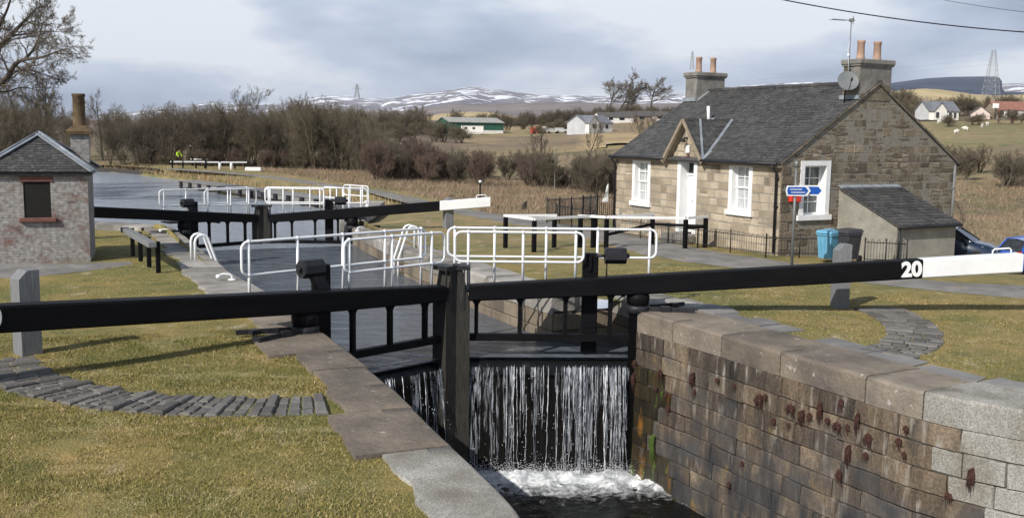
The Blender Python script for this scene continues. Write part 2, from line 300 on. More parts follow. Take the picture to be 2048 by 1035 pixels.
M['dglass'] = mat('dark_glass', [(.4, (.01, .012, .014)), (.6, (.03, .034, .036))], 4, rough=.06, spec=.6)
M['void'] = mat('dark_boarding_and_inner_shade', [(.3, (.006, .006, .006)), (.7, (.014, .013, .012))], 4, rough=.9)
M['tan'] = mat('buff_painted_stone', [(.3, (.23, .19, .14)), (.7, (.31, .255, .185))], 6, rough=.9, bump=.2)
def brick_mat(lo=.40):
    m = bpy.data.materials.new('flaking_whitewashed_brick'); m.use_nodes = True; N, L = m.node_tree.nodes, m.node_tree.links; b = N['Principled BSDF']; b.inputs['Roughness'].default_value = .95
    at = N.new('ShaderNodeUVMap'); at.uv_map = 'uv'
    br = N.new('ShaderNodeTexBrick'); br.inputs['Scale'].default_value = 1; br.inputs['Brick Width'].default_value = .225; br.inputs['Row Height'].default_value = .078; br.inputs['Mortar Size'].default_value = .007; br.inputs['Mortar Smooth'].default_value = .3
    br.inputs['Color1'].default_value = (.20, .085, .06, 1); br.inputs['Color2'].default_value = (.10, .06, .05, 1); br.inputs['Mortar'].default_value = (.19, .18, .165, 1)
    nzd = N.new('ShaderNodeTexNoise'); nzd.inputs['Scale'].default_value = 6
    va = N.new('ShaderNodeVectorMath'); va.operation = 'MULTIPLY_ADD'; va.inputs[1].default_value = (.02, .02, 0); L.new(at.outputs[0], nzd.inputs[0]); L.new(nzd.outputs['Color'], va.inputs[0]); L.new(at.outputs[0], va.inputs[2]); L.new(va.outputs[0], br.inputs[0])
    nz = N.new('ShaderNodeTexNoise'); nz.inputs['Scale'].default_value = 1.3; nz.inputs['Detail'].default_value = 10; nz.inputs['Roughness'].default_value = .68; L.new(at.outputs[0], nz.inputs[0])
    mr = N.new('ShaderNodeMapRange'); mr.inputs[1].default_value = lo; mr.inputs[2].default_value = lo+.13; L.new(nz.outputs[0], mr.inputs[0])
    n2 = N.new('ShaderNodeTexNoise'); n2.inputs['Scale'].default_value = 9; n2.inputs['Detail'].default_value = 6; L.new(at.outputs[0], n2.inputs[0])
    cr = N.new('ShaderNodeValToRGB'); cr.color_ramp.elements[0].color = (.16, .155, .15, 1); cr.color_ramp.elements[1].color = (.42, .415, .40, 1); cr.color_ramp.elements[0].position = .3; cr.color_ramp.elements[1].position = .7; L.new(n2.outputs[0], cr.inputs[0])
    mm = N.new('ShaderNodeMath'); mm.operation = 'MULTIPLY'; L.new(mr.outputs[0], mm.inputs[0])
    inv = N.new('ShaderNodeMapRange'); inv.inputs[3].default_value = .88; inv.inputs[4].default_value = .45; L.new(br.outputs['Fac'], inv.inputs[0]); L.new(inv.outputs[0], mm.inputs[1])
    mx = N.new('ShaderNodeMixRGB'); L.new(mm.outputs[0], mx.inputs[0]); L.new(br.outputs[0], mx.inputs[1]); L.new(cr.outputs[0], mx.inputs[2])
    # moss near the ground on the lower courses
    L.new(mx.outputs[0], b.inputs['Base Color'])
    bu = N.new('ShaderNodeBump'); bu.inputs['Strength'].default_value = .8; bu.inputs['Distance'].default_value = .012; bu.invert = True; L.new(br.outputs['Fac'], bu.inputs['Height']); L.new(bu.outputs[0], b.inputs['Normal'])
    return m
M['brick'] = brick_mat(.37); M['brickgrey'] = brick_mat(.28)
def set_uv(o, fn):
    me = o.data; uv = me.uv_layers.new(name='uv')
    for p in me.polygons:
        for li in p.loop_indices: uv.data[li].uv = fn(me.vertices[me.loops[li].vertex_index].co, p.normal)

# ------------------------------------------------------------------ laid stones and slates
def stones(mb, mp, courses, iv, lmin, lmax, gap=.012, d=.02, dj=.012, mi=0, nu=1, jit=0., rg=rng, wob=0., mfun=None, split=0.):
    """squared blocks laid in courses; mp(u, z, depth) -> point; iv(z0, z1) -> open spans"""
    for z0, z1 in zip(courses, courses[1:]):
        for a, b in iv(z0, z1):
            u = a
            while u < b-.02:
                l = rg.uniform(lmin, lmax)
                if b-(u+l) < lmin*.7: l = b-u
                u0, u1 = u, min(u+l, b); u = u1
                if split and rg.random() < split and z1-z0 > .15:
                    zm = z0+(z1-z0)*rg.uniform(.38, .62); stones(mb, mp, [z0, zm, z1], lambda p_, q_: [(u0, u1)], (u1-u0)*.45, (u1-u0)*1.1, gap, d, dj, mi, nu, jit*.7, rg, wob, mfun); continue
                dd = d+rg.uniform(-dj, dj); r = rg.random(); g = gap
                j = lambda k: rg.uniform(-k, k)
                q = [(u0+g+j(jit), z0+g+j(jit)), (u1-g+j(jit), z0+g+j(jit)), (u1-g+j(jit), z1-g+j(jit)), (u0+g+j(jit), z1-g+j(jit))]
                n = max(1, int(nu*(u1-u0))) if nu > 1 else 1
                mm = mfun((u0+u1)/2, (z0+z1)/2) if mfun else mi
                G = []
                for k in range(n+1):
                    t = k/n; lo = tuple(q[0][i]*(1-t)+q[1][i]*t for i in (0, 1)); hi = tuple(q[3][i]*(1-t)+q[2][i]*t for i in (0, 1))
                    e = g*1.3
                    wv = wob*pnoise(Vector((lo[0]*2.1, z0*2.3, 3.7)))
                    rowp = []
                    for (uu, zz, de) in ((lo[0], lo[1]-g*.6, -.02), (lo[0], lo[1]+e*.4, dd-e*.6+wv), (lo[0], lo[1]+e, dd+wv), (hi[0], hi[1]-e, dd+wv*1.2), (hi[0], hi[1]-e*.4, dd-e*.6+wv), (hi[0], hi[1]+g*.6, -.02)):
                        if n == 1 or 0 < k < n: rowp.append(mb.vert(mp(uu, zz, de)))
                        else: rowp.append(mb.vert(mp(uu, zz, de)))
                    G.append(rowp)
                for A, B in zip(G, G[1:]):
                    for k in range(5): mb.face((A[k], B[k], B[k+1], A[k+1]), mm, r)
                for A, sg in ((G[0], -1), (G[-1], 1)):          # end faces back to the joint
                    uu = (u0 if sg < 0 else u1)
                    lo = mb.vert(mp(uu-sg*g*.4, z0+g, -.02)); hi = mb.vert(mp(uu-sg*g*.4, z1-g, -.02))
                    mb.face((A[1], A[2], A[3], A[4], hi, lo), mm, r)
def slates(mb, mp, u0f, u1f, v0, v1, rowh=.17, wid=.24, mi=0, rg=rng, th=.014):
    """rows of slates from the eave v0 up to v1; mp(u, v, lift)"""
    v = v0; k = 0
    while v < v1-.02:
        ve = min(v+rowh, v1); a, b = u0f(v), u1f(v); a2, b2 = u0f(ve), u1f(ve)
        u = a-(wid*.5 if k % 2 else 0)
        while u < b:
            w = wid*rg.uniform(.8, 1.25); p, q = max(u, a), min(u+w, b)
            if q-p > .015:
                p2 = max(min(p, b2), a2); q2 = max(min(q, b2), a2); r = rg.random(); t = th*rg.uniform(.7, 1.5); sh = rg.uniform(-.012, .006)
                A = mb.vert(mp(p+.003, v+sh, t)); B = mb.vert(mp(q-.003, v+sh, t)); C = mb.vert(mp(q2-.003, ve+.01, .002)); D = mb.vert(mp(p2+.003, ve+.01, .002))
                E_ = mb.vert(mp(p+.003, v+sh, -.004)); F_ = mb.vert(mp(q-.003, v+sh, -.004))
                if abs(q2-p2) > .004: mb.face((A, B, C, D), mi, r)
                else: mb.face((A, B, C), mi, r)
                mb.face((E_, F_, B, A), mi, r)
            u += w
        v = ve; k += 1

# ------------------------------------------------------------------ land
K_AZ = [-1.2, -.6, -.3, 0, .1, .25, .47, .7, 1.2]
R_T = [30, 45, 60, 80, 100, 140, 200, 300, 400, 600, 1000, 1700]
Z_T = np.array([
    [0, 0, 0, 0, .3, 1, 2, 3, 4, 6, 10, 15],
    [0, 0, 0, 0, .3, 1, 2, 3, 4, 6, 10, 15],
    [0, 0, 0, -.1, -.2, 0, .5, 2, 3, 6, 10, 15],
    [0, 0, -.3, -.5, -.5, -.3, .8, 2.8, 4.5, 11, 20, 30],
    [0, 0, -.3, -.6, -.4, 1.2, 2.8, 4.4, 9.5, 15, 22, 30],
    [0, -.1, -.8, -1.2, -.4, 1.5, 3, 6.5, 12, 19, 26, 35],
    [0, -1.5, -1.6, -1.4, -.1, 1.8, 4.6, 9.5, 15, 25, 34, 46],
    [0, -1.6, -1.7, -1.5, 0, 2, 4.6, 9.5, 15, 25, 34, 46],
    [0, -1.6, -1.7, -1.5, 0, 2, 4.6, 9.5, 15, 25, 34, 46]])
def zt(X, Y):
    X = np.asarray(X, float); Y = np.asarray(Y, float)
    r = np.hypot(X, Y); k = np.where(Y > 1, X/np.maximum(Y, 1), np.sign(X)*1.2); k = np.clip(k, -1.2, 1.2)
    ki = np.clip(np.searchsorted(K_AZ, k)-1, 0, len(K_AZ)-2); ka = np.array(K_AZ); t = (k-ka[ki])/(ka[ki+1]-ka[ki])
    rr = np.clip(r, 30, 1699); ri = np.clip(np.searchsorted(R_T, rr)-1, 0, len(R_T)-2); ra = np.array(R_T, float); q = (rr-ra[ri])/(ra[ri+1]-ra[ri])
    q = q*q*(3-2*q)*.5+q*.5
    z = (Z_T[ki, ri]*(1-q)+Z_T[ki, ri+1]*q)*(1-t)+(Z_T[ki+1, ri]*(1-q)+Z_T[ki+1, ri+1]*q)*t
    amp = np.clip((r-60)/150, 0, 1)
    z = z+amp*(.35*np.sin(X*.07+1.3)*np.cos(Y*.05)+.25*np.sin(X*.19+Y*.13))
    s, w = LC*X+LS*Y-6.5, -LS*X+LC*Y
    return z-.03+np.interp(w, [24, 41, 60, 90], [0, -.3, -.3, 0])*(np.abs(s) < 60)
HZ = lambda w: float(np.interp(w, [24, 41], [0, -.3]))
SL = [(-30, -16), (6.6, -9), (7.0, -6), (7.4, -3.9), (8.2, -3.0), (10, -2.75), (14, -2.7), (22, -2.7), (26, -3.0), (41, -3.1), (44, -4), (45, -6), (50, -6.9), (60, -7.2), (80, -7.4), (96, -8.5), (104, -20), (110, -60), (116, -119), (200, -119.5)]
SR = [(-30, 18), (7.3, 11.2), (7.8, 8.6), (8.3, 7.0), (9, 6.1), (10, 5.5), (13, 5.05), (17.5, 4.75), (18, 4.9), (20, 4.9), (20.3, 3.9), (24, 3.75), (31, 4.0), (41, 4.8), (45, 5.4), (51, 7.7), (56, 9.6), (60, 10.6), (66, 10.6), (74, 7.8), (82, 6.0), (93.6, 4), (104, .9), (110, -.1), (117, -3.7), (121, -12), (126, -40), (132, -119), (200, -119.5)]
def bank_drop(off, w):
    k = max(0, min(1, (w-42)/6)); return -k*max(0, .62-.22*off)
def land_colour(X, Y):
    """what grows where: lawn, dead grass, fields (linear albedo)"""
    s, w = LC*X+LS*Y-6.5, -LS*X+LC*Y; r = math.hypot(X, Y); k = X/max(Y, 1)
    n = pnoise(Vector((X*.03, Y*.03, 0)))+.5*pnoise(Vector((X*.09, Y*.09, 5)))
    lawn = Vector((.24, .203, .07)).lerp(Vector((.27, .215, .105)), .55 if s > 5 else .12+.25*n); dead = Vector((.31, .245, .155)); field = Vector((.34, .265, .145)); green = Vector((.185, .172, .075)); scrub = Vector((.165, .128, .088)); tan = Vector((.45, .355, .19))
    if r < 58:
        c = lawn.copy()
        if s > 22+2*n or (w > 44 and s > 16): c = dead
        elif w > 30 and s > 0: c = lawn.lerp(dead, .35+.25*n)
    elif r < 118:
        if s < 16 and w < 112: c = lawn.lerp(dead, .45+.4*n)
        else: c = dead.lerp(scrub, max(0, min(1, .35+.7*n)))
    elif r < 165: c = dead.lerp(scrub, max(0, min(1, .55+.7*n)))
    elif k > .33: c = green.lerp(field, max(0, min(1, .3+.6*n))) if r < 290 else (scrub.lerp(green, .4+.4*n) if r < 430 else tan)
    elif k > .07: c = field.lerp(tan, max(0, min(1, .4+.5*n))) if r < 285 else (field.lerp(scrub, .45+.5*n) if r < 400 else (scrub.lerp(field, .5+.6*n) if r < 520 else scrub))
    elif k > -.06: c = scrub.lerp(field, max(0, min(1, .4+.6*n))) if r < 300 else (green.lerp(field, .5+.5*n) if r < 420 else (field if r < 650 else scrub))
    else: c = scrub
    return c
M['land'] = mat('grassland', [(.28, (.42, .5, .45)), (.45, (.85, .9, .85)), (.6, (1.15, 1.08, 1.1)), (.78, (1.6, 1.4, 1.55))], 1.3, detail=9, rough=.95, bump=1., bscale=40, nrough=.74, big=(.34, (.62, .76, .6), (1.24, 1.10, 1.04)), fine=(55, .6, 1.3), attr='col')
M['fieldland'] = mat('rough_pasture', [(.28, (.62, .6, .58)), (.45, (.9, .9, .9)), (.6, (1.1, 1.06, 1.06)), (.78, (1.4, 1.32, 1.35))], .25, detail=10, rough=1, nrough=.72, big=(.03, (.75, .74, .72), (1.12, 1.08, 1.05)), fine=(.9, .8, 1.18), attr='col')
mix_over(M['land'], (.36, .30, .19), 1.5, .60, .74, (1.6, .7, 1), detail=8); mix_over(M['land'], (.095, .115, .03), .8, .60, .78, detail=7)
def land_mesh(name, rows, close=True):
    n = len(rows[0]); V = np.array([p for r_ in rows for p in r_]); F = []
    for i in range(len(rows)-1):
        for j in range(n-1): F.append((i*n+j, i*n+j+1, (i+1)*n+j+1, (i+1)*n+j))
    return V, F
OFF = [-.7, 0, .25, .5, .9, 1.4, 2, 2.8, 3.6, 4.5, 5.5, 7, 8.5, 10, 12, 14, 17, 20, 24, 28, 33, 39, 46, 54, 63, 73, 84, 96, 108, 120]
WS = list(np.arange(-28, 6, 3))+list(np.arange(6, 9, .5))+list(np.arange(9, 50, .8))+list(np.arange(50, 140, 2))+list(np.arange(140, 171, 6))
GV, GF = [], []
for side in (-1, 1):
    rows = []
    for w in WS:
        e = lerp_tab(w, SL if side < 0 else SR); sc = (120-abs(e))/120 if (e*side > 0) else (120+abs(e))/120; row = []
        for o in OFF:
            s = e+side*o*(sc if o > 6 else 1); s = max(-120, min(120, s)); X, Y = wx(s, w)
            if o < 0: z = -1.9 if w > 42 else -.035
            else: z = float(zt(X, Y))+bank_drop(o, w)+.018*math.sin(s*1.7+w)*math.cos(w*1.3)*(0 if o < .6 else 1)
            if o < 0 and w <= 42: s = e; X, Y = wx(s, w)
            row.append((X, Y, z))
        rows.append(row if side > 0 else row[::-1])
    V, F = land_mesh('g', rows); b = len(GV); GV += [tuple(v) for v in V]; GF += [tuple(i+b for i in f) for f in F]
GV = np.array(GV); GF = np.array(GF)
o = np_mesh('ground', GV, GF, M['land'], attr={'col': ('POINT', np.array([tuple(land_colour(x, y)) for x, y, z in GV]))}, smooth=True); struct(o)
# land beyond, out to the foot of the hills
rr = [44, 55, 68, 82, 96, 108, 120, 130, 140, 150, 160, 172, 185, 200, 215, 230, 250, 270, 290, 310, 335, 360, 390, 420, 460, 500, 550, 620, 700, 800, 920, 1050, 1200, 1400, 1700, 2200]
aa = np.linspace(-70, 70, 161)
TV = []; inside = []
for r_ in rr:
    for a in aa:
        X, Y = r_*math.sin(R(a)), r_*math.cos(R(a)); s, w = sw(X, Y); ins = abs(s) < 117 and w < 167
        z = float(zt(X, Y)); TV.append((X, Y, z-(.22 if ins else 0))); inside.append(abs(s) < 112 and w < 162)
na = len(aa); TF = []
for i in range(len(rr)-1):
    for j in range(na-1):
        q = (i*na+j, i*na+j+1, (i+1)*na+j+1, (i+1)*na+j)
        if not all(inside[t] for t in q): TF.append(q)
TV = np.array(TV)
struct(np_mesh('fields', TV, np.array(TF)[:, ::-1], M['fieldland'], attr={'col': ('POINT', np.array([tuple(land_colour(x, y)) for x, y, z in TV]))}, smooth=True))

# hills: a snowy range, a lower moorland ridge and a plantation-covered hill on the right
def px_ray(u, v):                                     # bearing (X/Y) and rise (Z/Y) of a photo pixel, for laying out the skyline
    x, y = (u-1024)/2000, (v-517.5)/2000; c, s = math.cos(R(.8)), math.sin(R(.8)); x, y = c*x+s*y, -s*x+c*y
    fw = math.cos(PITCH)-y*math.sin(PITCH); return x/fw, -(math.sin(PITCH)+y*math.cos(PITCH))/fw
def at(u, v, Y):
    k, t = px_ray(u, v); return k*Y, Y, 3.7+t*Y
def hill_mat(name, snow, base, dark):
    m = mat(name, [(.3, dark), (.5, base), (.7, tuple(c*1.35 for c in base))], .0022, detail=10, rough=1, nrough=.65, fine=(.02, .8, 1.15))
    if snow: mix_over(m, (.80, .83, .88), .012, .515, .545, (.9, .6, 2.2), detail=9, axis=(2, snow[0], snow[1]))
    return m
M['hillsnow'] = hill_mat('snow_flecked_hill', (-420, 150), (.21, .20, .225), (.115, .12, .155))
M['moor'] = hill_mat('moorland', (-60, 280), (.20, .17, .16), (.10, .105, .12))
M['forest'] = hill_mat('far_plantation', None, (.035, .05, .085), (.026, .038, .068))
M['tanfar'] = hill_mat('far_pasture', None, (.44, .35, .19), (.33, .27, .14))
def ridge(name, m, prof, y0, y1, vfoot, thick=900, n=140, bump=1., seed=0):
    us = np.linspace(prof[0][0], prof[-1][0], n); rows = []; m2 = 16
    for i in range(m2+1):
        t = i/m2; row = []
        for u in us:
            v = lerp_tab(u, prof); k, rise = px_ray(u, v); kf, rf = px_ray(u, vfoot(u) if callable(vfoot) else vfoot)
            Yt = y1; zt_ = 3.7+rise*Yt; zf = 3.7+rf*y0
            Y = y0+(y1-y0)*t; sh = t**1.15
            z = zf+(zt_-zf)*sh
            nn = pnoise(Vector((k*26, t*4, seed)))*.5+.3*pnoise(Vector((k*70, t*9, seed+3)))
            z += nn*bump*(zt_-zf)*.22*math.sin(math.pi*min(t, .999))
            if i == m2: z += bump*3*pnoise(Vector((k*160, 1, seed)))
            row.append((k*Y, Y, z))
        rows.append(row)
    rows.append([(x*1.05, y+thick, z*.55) for x, y, z in rows[-1]])
    V, F = land_mesh(name, rows); return struct(np_mesh(name, V, np.array(F), m, smooth=True))
ridge('hills', M['hillsnow'], [(-400, 240), (150, 232), (280, 222), (325, 213), (430, 205), (480, 208), (560, 208), (640, 192), (690, 191), (730, 195), (770, 198), (830, 188), (880, 183), (930, 175), (955, 173), (985, 178), (1050, 187), (1120, 191), (1180, 192), (1260, 194), (1340, 190), (1400, 183), (1440, 175), (1500, 170), (1600, 165), (1690, 164), (1790, 172), (1900, 178), (2003, 168), (2048, 166), (2500, 160)], 2600, 5200, lambda u: 236-.012*(u-1024), bump=1.2, n=260, seed=1)
ridge('hills', M['moor'], [(-400, 250), (400, 236), (560, 226), (640, 222), (700, 218), (800, 222), (900, 208), (1000, 207), (1100, 204), (1180, 205), (1260, 208), (1380, 205), (1700, 196), (1790, 183), (1900, 190), (2048, 190), (2500, 185)], 1500, 2500, 246, bump=.5, n=160, seed=9, thick=300)
ridge('hills', M['forest'], [(1560, 200), (1700, 176), (1790, 165), (1850, 157), (1900, 154), (1960, 153), (1990, 153), (2001, 156), (2004, 163)], 3000, 4600, 186, thick=200, n=90, bump=.1, seed=4)
ridge('hills', M['forest'], [(1400, 190), (1700, 181), (1790, 171), (1900, 178), (2010, 184), (2100, 184)], 2000, 2450, 190, thick=60, n=60, bump=.1, seed=5)
ridge('hills', M['tanfar'], [(1700, 199), (1760, 186), (1800, 181), (1850, 177), (1890, 180), (1950, 189), (2000, 191), (2100, 186), (2300, 182)], 560, 900, 214, thick=200, n=60, bump=.2, seed=6)
ridge('hills', M['tanfar'], [(840, 236), (880, 228), (940, 223), (985, 225), (1040, 235), (1100, 240)], 700, 900, 244, thick=120, n=40, bump=.2, seed=7)

# ------------------------------------------------------------------ tarmac
def ribbon(name, pts, widths, m, lift=.022, sub=.6, across=6, rag=.12):
    P = []; Wd = []
    for (a, b), (c, d), wa, wb in zip(pts, pts[1:], widths, widths[1:]):
        k = max(1, int(math.hypot(c-a, d-b)/sub))
        for i in range(k): t = i/k; P.append((a+(c-a)*t, b+(d-b)*t)); Wd.append(wa+(wb-wa)*t)
    P.append(pts[-1]); Wd.append(widths[-1]); P = np.array(P)
    for _ in range(6): P[1:-1] = (P[:-2]+2*P[1:-1]+P[2:])/4
    T = np.gradient(P, axis=0); T /= np.linalg.norm(T, axis=1)[:, None]; Nn = np.c_[-T[:, 1], T[:, 0]]
    V = []; n = across+1
    for i in range(len(P)):
        for j in range(n):
            o = (j/across-.5)*Wd[i]
            if j in (0, across): o += rag*pnoise(Vector((P[i][0]*1.1, P[i][1]*1.1, j)))*2
            x, y = P[i]+Nn[i]*o; V.append((x, y, float(zt(x, y))+lift+(.03*(1-(2*j/across-1)**2))-(.02 if j in (0, across) else 0)))
    F = [(i*n+j, i*n+j+1, (i+1)*n+j+1, (i+1)*n+j) for i in range(len(P)-1) for j in range(across)]
    return struct(np_mesh(name, np.array(V), np.array(F)[:, ::-1], m, smooth=True))
ribbon('path', [(-33, 97), (-20, 84), (-9.25, 69.6), (-3.4, 55.1), (-.2, 47.6), (2.6, 42), (4.2, 37.5), (5.2, 33), (6.6, 30), (8.7, 27.6), (11.2, 25.0), (13.2, 24.3), (20, 23.5), (45, 22)], [1.6, 1.7, 1.8, 1.9, 2.2, 2.3, 2.3, 2.8, 2.7, 2.0, 1.7, 2.6, 3, 3], M['asphalt'])
ribbon('path', [(-30, 25.3), (-16, 26), (-13, 26.6), (-11.5, 27.6), (-10.9, 28.3)], [4.2, 4.2, 3.4, 1.6, .5], M['asphalt'], lift=.02)

# ------------------------------------------------------------------ water
def gate_line(s, L, Rr, Mi):
    return lerp_tab(s, [L, Mi, Rr])
NL, NR, NM = (-2.6, 18.1), (4.45, 18.0), (.8, 19.45)
FL, FR, FM = (-2.4, 40.75), (4.3, 40.7), (.85, 42.1)
ws = [None]+list(np.arange(20, 60, 2))+list(np.arange(60, 134, 3)); V = []; nc = 25
for w in ws:
    for j in range(nc):
        t = j/(nc-1)
        if w is None:
            s = -2.9+t*7.6; ww = gate_line(s, NL, NR, NM)-.02
        else:
            e = 1.2 if w > 42 else .5
            s = lerp_tab(w, SL)-(e if w > 42 else -.2); s2 = lerp_tab(w, SR)+(e if w > 42 else .2); s = s+(s2-s)*t; ww = w
        X, Y = wx(s, ww); V.append((X, Y, -1.0 if (w is None) else -.97))
F = [(i*nc+j, i*nc+j+1, (i+1)*nc+j+1, (i+1)*nc+j) for i in range(len(ws)-1) for j in range(nc-1)]
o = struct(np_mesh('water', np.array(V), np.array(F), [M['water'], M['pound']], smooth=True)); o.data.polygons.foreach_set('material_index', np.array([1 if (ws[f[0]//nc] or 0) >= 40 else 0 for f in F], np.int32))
# lower pound, rippled below the fall
V = []; nx, ny = 90, 150
def fall_dist(s, w): return max(0., gate_line(s, NL, NR, NM)-w)
for i in range(ny+1):
    for j in range(nx+1):
        w = 2+i/ny*17.4; s = -6+j/nx*15; d = fall_dist(s, w)
        a = math.exp(-((d-.6)/1.3)**2)*(.55 if s > .6 else .2)
        z = -3.56+a*.16*(pnoise(Vector((s*3, w*3, 1)))+.6*pnoise(Vector((s*7, w*7, 2))))+.012*pnoise(Vector((s*2, w*2, 4)))
        X, Y = wx(s, w); V.append((X, Y, z))
F = [(i*(nx+1)+j, i*(nx+1)+j+1, (i+1)*(nx+1)+j+1, (i+1)*(nx+1)+j) for i in range(ny) for j in range(nx)]
struct(np_mesh('lower_water', np.array(V), np.array(F), M['water2'], smooth=True))

# ------------------------------------------------------------------ lock walls
class Path2:
    def __init__(s, pts, step=.12):
        P = [Vector(p) for p in pts]; q = []
        for i in range(len(P)-1):
            p0, p1, p2, p3 = P[max(i-1, 0)], P[i], P[i+1], P[min(i+2, len(P)-1)]; k = max(2, int((p2-p1).length/step))
            for j in range(k):
                t = j/k; q.append(.5*((2*p1)+(p2-p0)*t+(2*p0-5*p1+4*p2-p3)*t*t+(3*p1-p0-3*p2+p3)*t**3))
        q.append(P[-1]); s.a = np.array(q); d = np.linalg.norm(np.diff(s.a, axis=0), axis=1); s.u = np.r_[0, np.cumsum(d)]; s.len = s.u[-1]
    def at(s, u):
        x = np.interp(u, s.u, s.a[:, 0]); y = np.interp(u, s.u, s.a[:, 1]); e = .06
        tx = np.interp(u+e, s.u, s.a[:, 0])-np.interp(u-e, s.u, s.a[:, 0]); ty = np.interp(u+e, s.u, s.a[:, 1])-np.interp(u-e, s.u, s.a[:, 1]); l = math.hypot(tx, ty) or 1
        return x, y, -ty/l, tx/l                        # position and left-hand normal
    def u_at_w(s, w): return float(np.interp(w, s.a[:, 1], s.u))
def wall_map(p, sg, batter=.0):
    def f(u, z, d):
        x, y, nx_, ny_ = p.at(u); d = d-batter*z; X, Y = x+sg*nx_*d, y+sg*ny_*d; return (X, Y, z+HZ(y))
    return f
def backing(mb, p, sg, z0, z1, off, m=0, batter=0., n=40):
    mp = wall_map(p, sg, batter); us = np.linspace(0, p.len, n)
    lo = [mb.vert(mp(u, z0, off)) for u in us]; hi = [mb.vert(mp(u, z1, off)) for u in us]
    for a in range(n-1): mb.face((lo[a], lo[a+1], hi[a+1], hi[a]), m)
def coping(mb, p, sg, lens, widths, top=.02, th=.42, mfun=None, over=.05, rad=.07, rg=rng, rag=.0):
    u = 0; k = 0
    while u < p.len-.05:
        l = lens(u, rg); u1 = min(u+l, p.len)
        if p.len-u1 < .5: u1 = p.len
        wd = widths((u+u1)/2, rg); r = rg.random(); zt_ = top+rg.uniform(-.008, .008); m = mfun((u+u1)/2) if mfun else 0; g = .012
        n = max(2, int((u1-u)/.25)); rings = []; rr_ = rad*rg.uniform(.8, 1.3)
        for i in range(n+1):
            uu = u+g+(u1-u-2*g)*i/n; x, y, nx_, ny_ = p.at(uu)
            prof = [(over, zt_-th), (over, zt_-rr_)]+[(over-rr_+rr_*math.cos(q), zt_-rr_+rr_*math.sin(q)) for q in (.4, .8, 1.2, 1.5)]
            prof += [(-wd*.35, zt_+.006*pnoise(Vector((x*3, y*3, 2)))), (-wd*.7, zt_+.008*pnoise(Vector((x*3, y*3, 7))))]
            prof += [(-wd-rag*pnoise(Vector((x*1.6, y*1.6, 9)))*(1.2 if 0 < i < n else .5)+.03, zt_-.005), (-wd, zt_-th)]
            rings.append([mb.vert((x+sg*nx_*d+.0, y+sg*ny_*d, z+HZ(y)+.006*pnoise(Vector((x*5+d*4, y*5, 1))))) for d, z in prof])
        for A, B in zip(rings, rings[1:]):
            for q in range(len(A)-1): mb.face((A[q], B[q], B[q+1], A[q+1]), m, r, 0 < q < 6)
        mb.face(rings[0], m, r); mb.face(rings[-1][::-1], m, r)
        u = u1; k += 1
LROOT = lambda n, l, c: thing(n, l, c, (*wx(0, 0), 0), LA)
def courses(z0, z1, h, rg):
    z = [z0]
    while z[-1] < z1-h*.6: z.append(z[-1]+h*rg.uniform(.88, 1.12))
    z[-1] = z1; return z
rgw = random.Random(11)
# right-hand tail wall
PR = Path2([(13, 7.2), (9.5, 7.6), (7.4, 8.1), (6.2, 8.6), (5.55, 9.15), (5.15, 9.9), (4.88, 10.7), (4.68, 13.2), (4.52, 16), (4.36, 17.85)])
t = LROOT('lock_wall', 'tall brown sandstone lock wall with curved granite end, right of the waterfall', 'stone wall')
ug = PR.u_at_w(10.62); uw = PR.u_at_w(16.5)
def rmat(u, z):
    if u < ug-.2-.9*((z*3.1) % 1): return 1
    if u > uw+.5*math.sin(z*2) and z < -1.0-(PR.len-u)*.35: return 2
    return 0
mb = MB(); backing(mb, PR, 1, -4.3, -.3, -.015, 3, .02)
stones(mb, wall_map(PR, 1, .02), courses(-4.2, -.40, .34, rgw), lambda a, b: [(0, PR.len)], .4, 1.0, gap=.010, d=.015, dj=.016, nu=4, jit=.016, rg=rgw, wob=.03, mfun=rmat)
o = mb.build('masonry', [M['lock'], M['granite'], M['lockwet'], M['mortard']], t)
mb = MB()
coping(mb, PR, 1, lambda u, g: (ug-u if ug-u < 4.2 else ug-u-3.6) if u < ug-.05 else g.uniform(1.05, 1.9), lambda u, g: 1.25, top=.03, th=.43, mfun=lambda u: 1 if u < ug else 0, over=.015, rad=.06, rg=random.Random(3))
mb.build('coping', [M['coping'], M['granite']], t)
# left tail wall and coping
PL = Path2([(-11, 6.8), (-7, 6.9), (-5.2, 7.02), (-3.9, 7.25), (-3.2, 7.55), (-2.78, 8.1), (-2.58, 8.9), (-2.46, 11.5), (-2.34, 14), (-2.33, 17.9)])
t = LROOT('lock_wall', 'low walling of worn flagstones beside the lawn, left of the waterfall', 'stone wall')
mb = MB(); backing(mb, PL, -1, -4.3, -.3, -.015, 1); stones(mb, wall_map(PL, -1), courses(-4.2, -.4, .36, rgw), lambda a, b: [(0, PL.len)], .7, 1.3, gap=.01, nu=3, rg=rgw); mb.build('masonry', [M['lock'], M['mortard']], t)
ugl = PL.u_at_w(10.75)
mb = MB(); coping(mb, PL, -1, lambda u, g: (ugl-u if ugl-u < 3.4 else ugl-u-3.2) if u < ugl-.05 else g.uniform(1.0, 1.75), lambda u, g: .84 if u < ugl else (1.15 if u < ugl+1.6 else (g.uniform(.84, .98) if u < ugl+5.6 else 1.3)), top=.03, th=.4, mfun=lambda u: 1 if u < ugl else 0, rad=.07, rg=random.Random(8), rag=.10); mb.build('coping', [M['coping'], M['granite']], t)
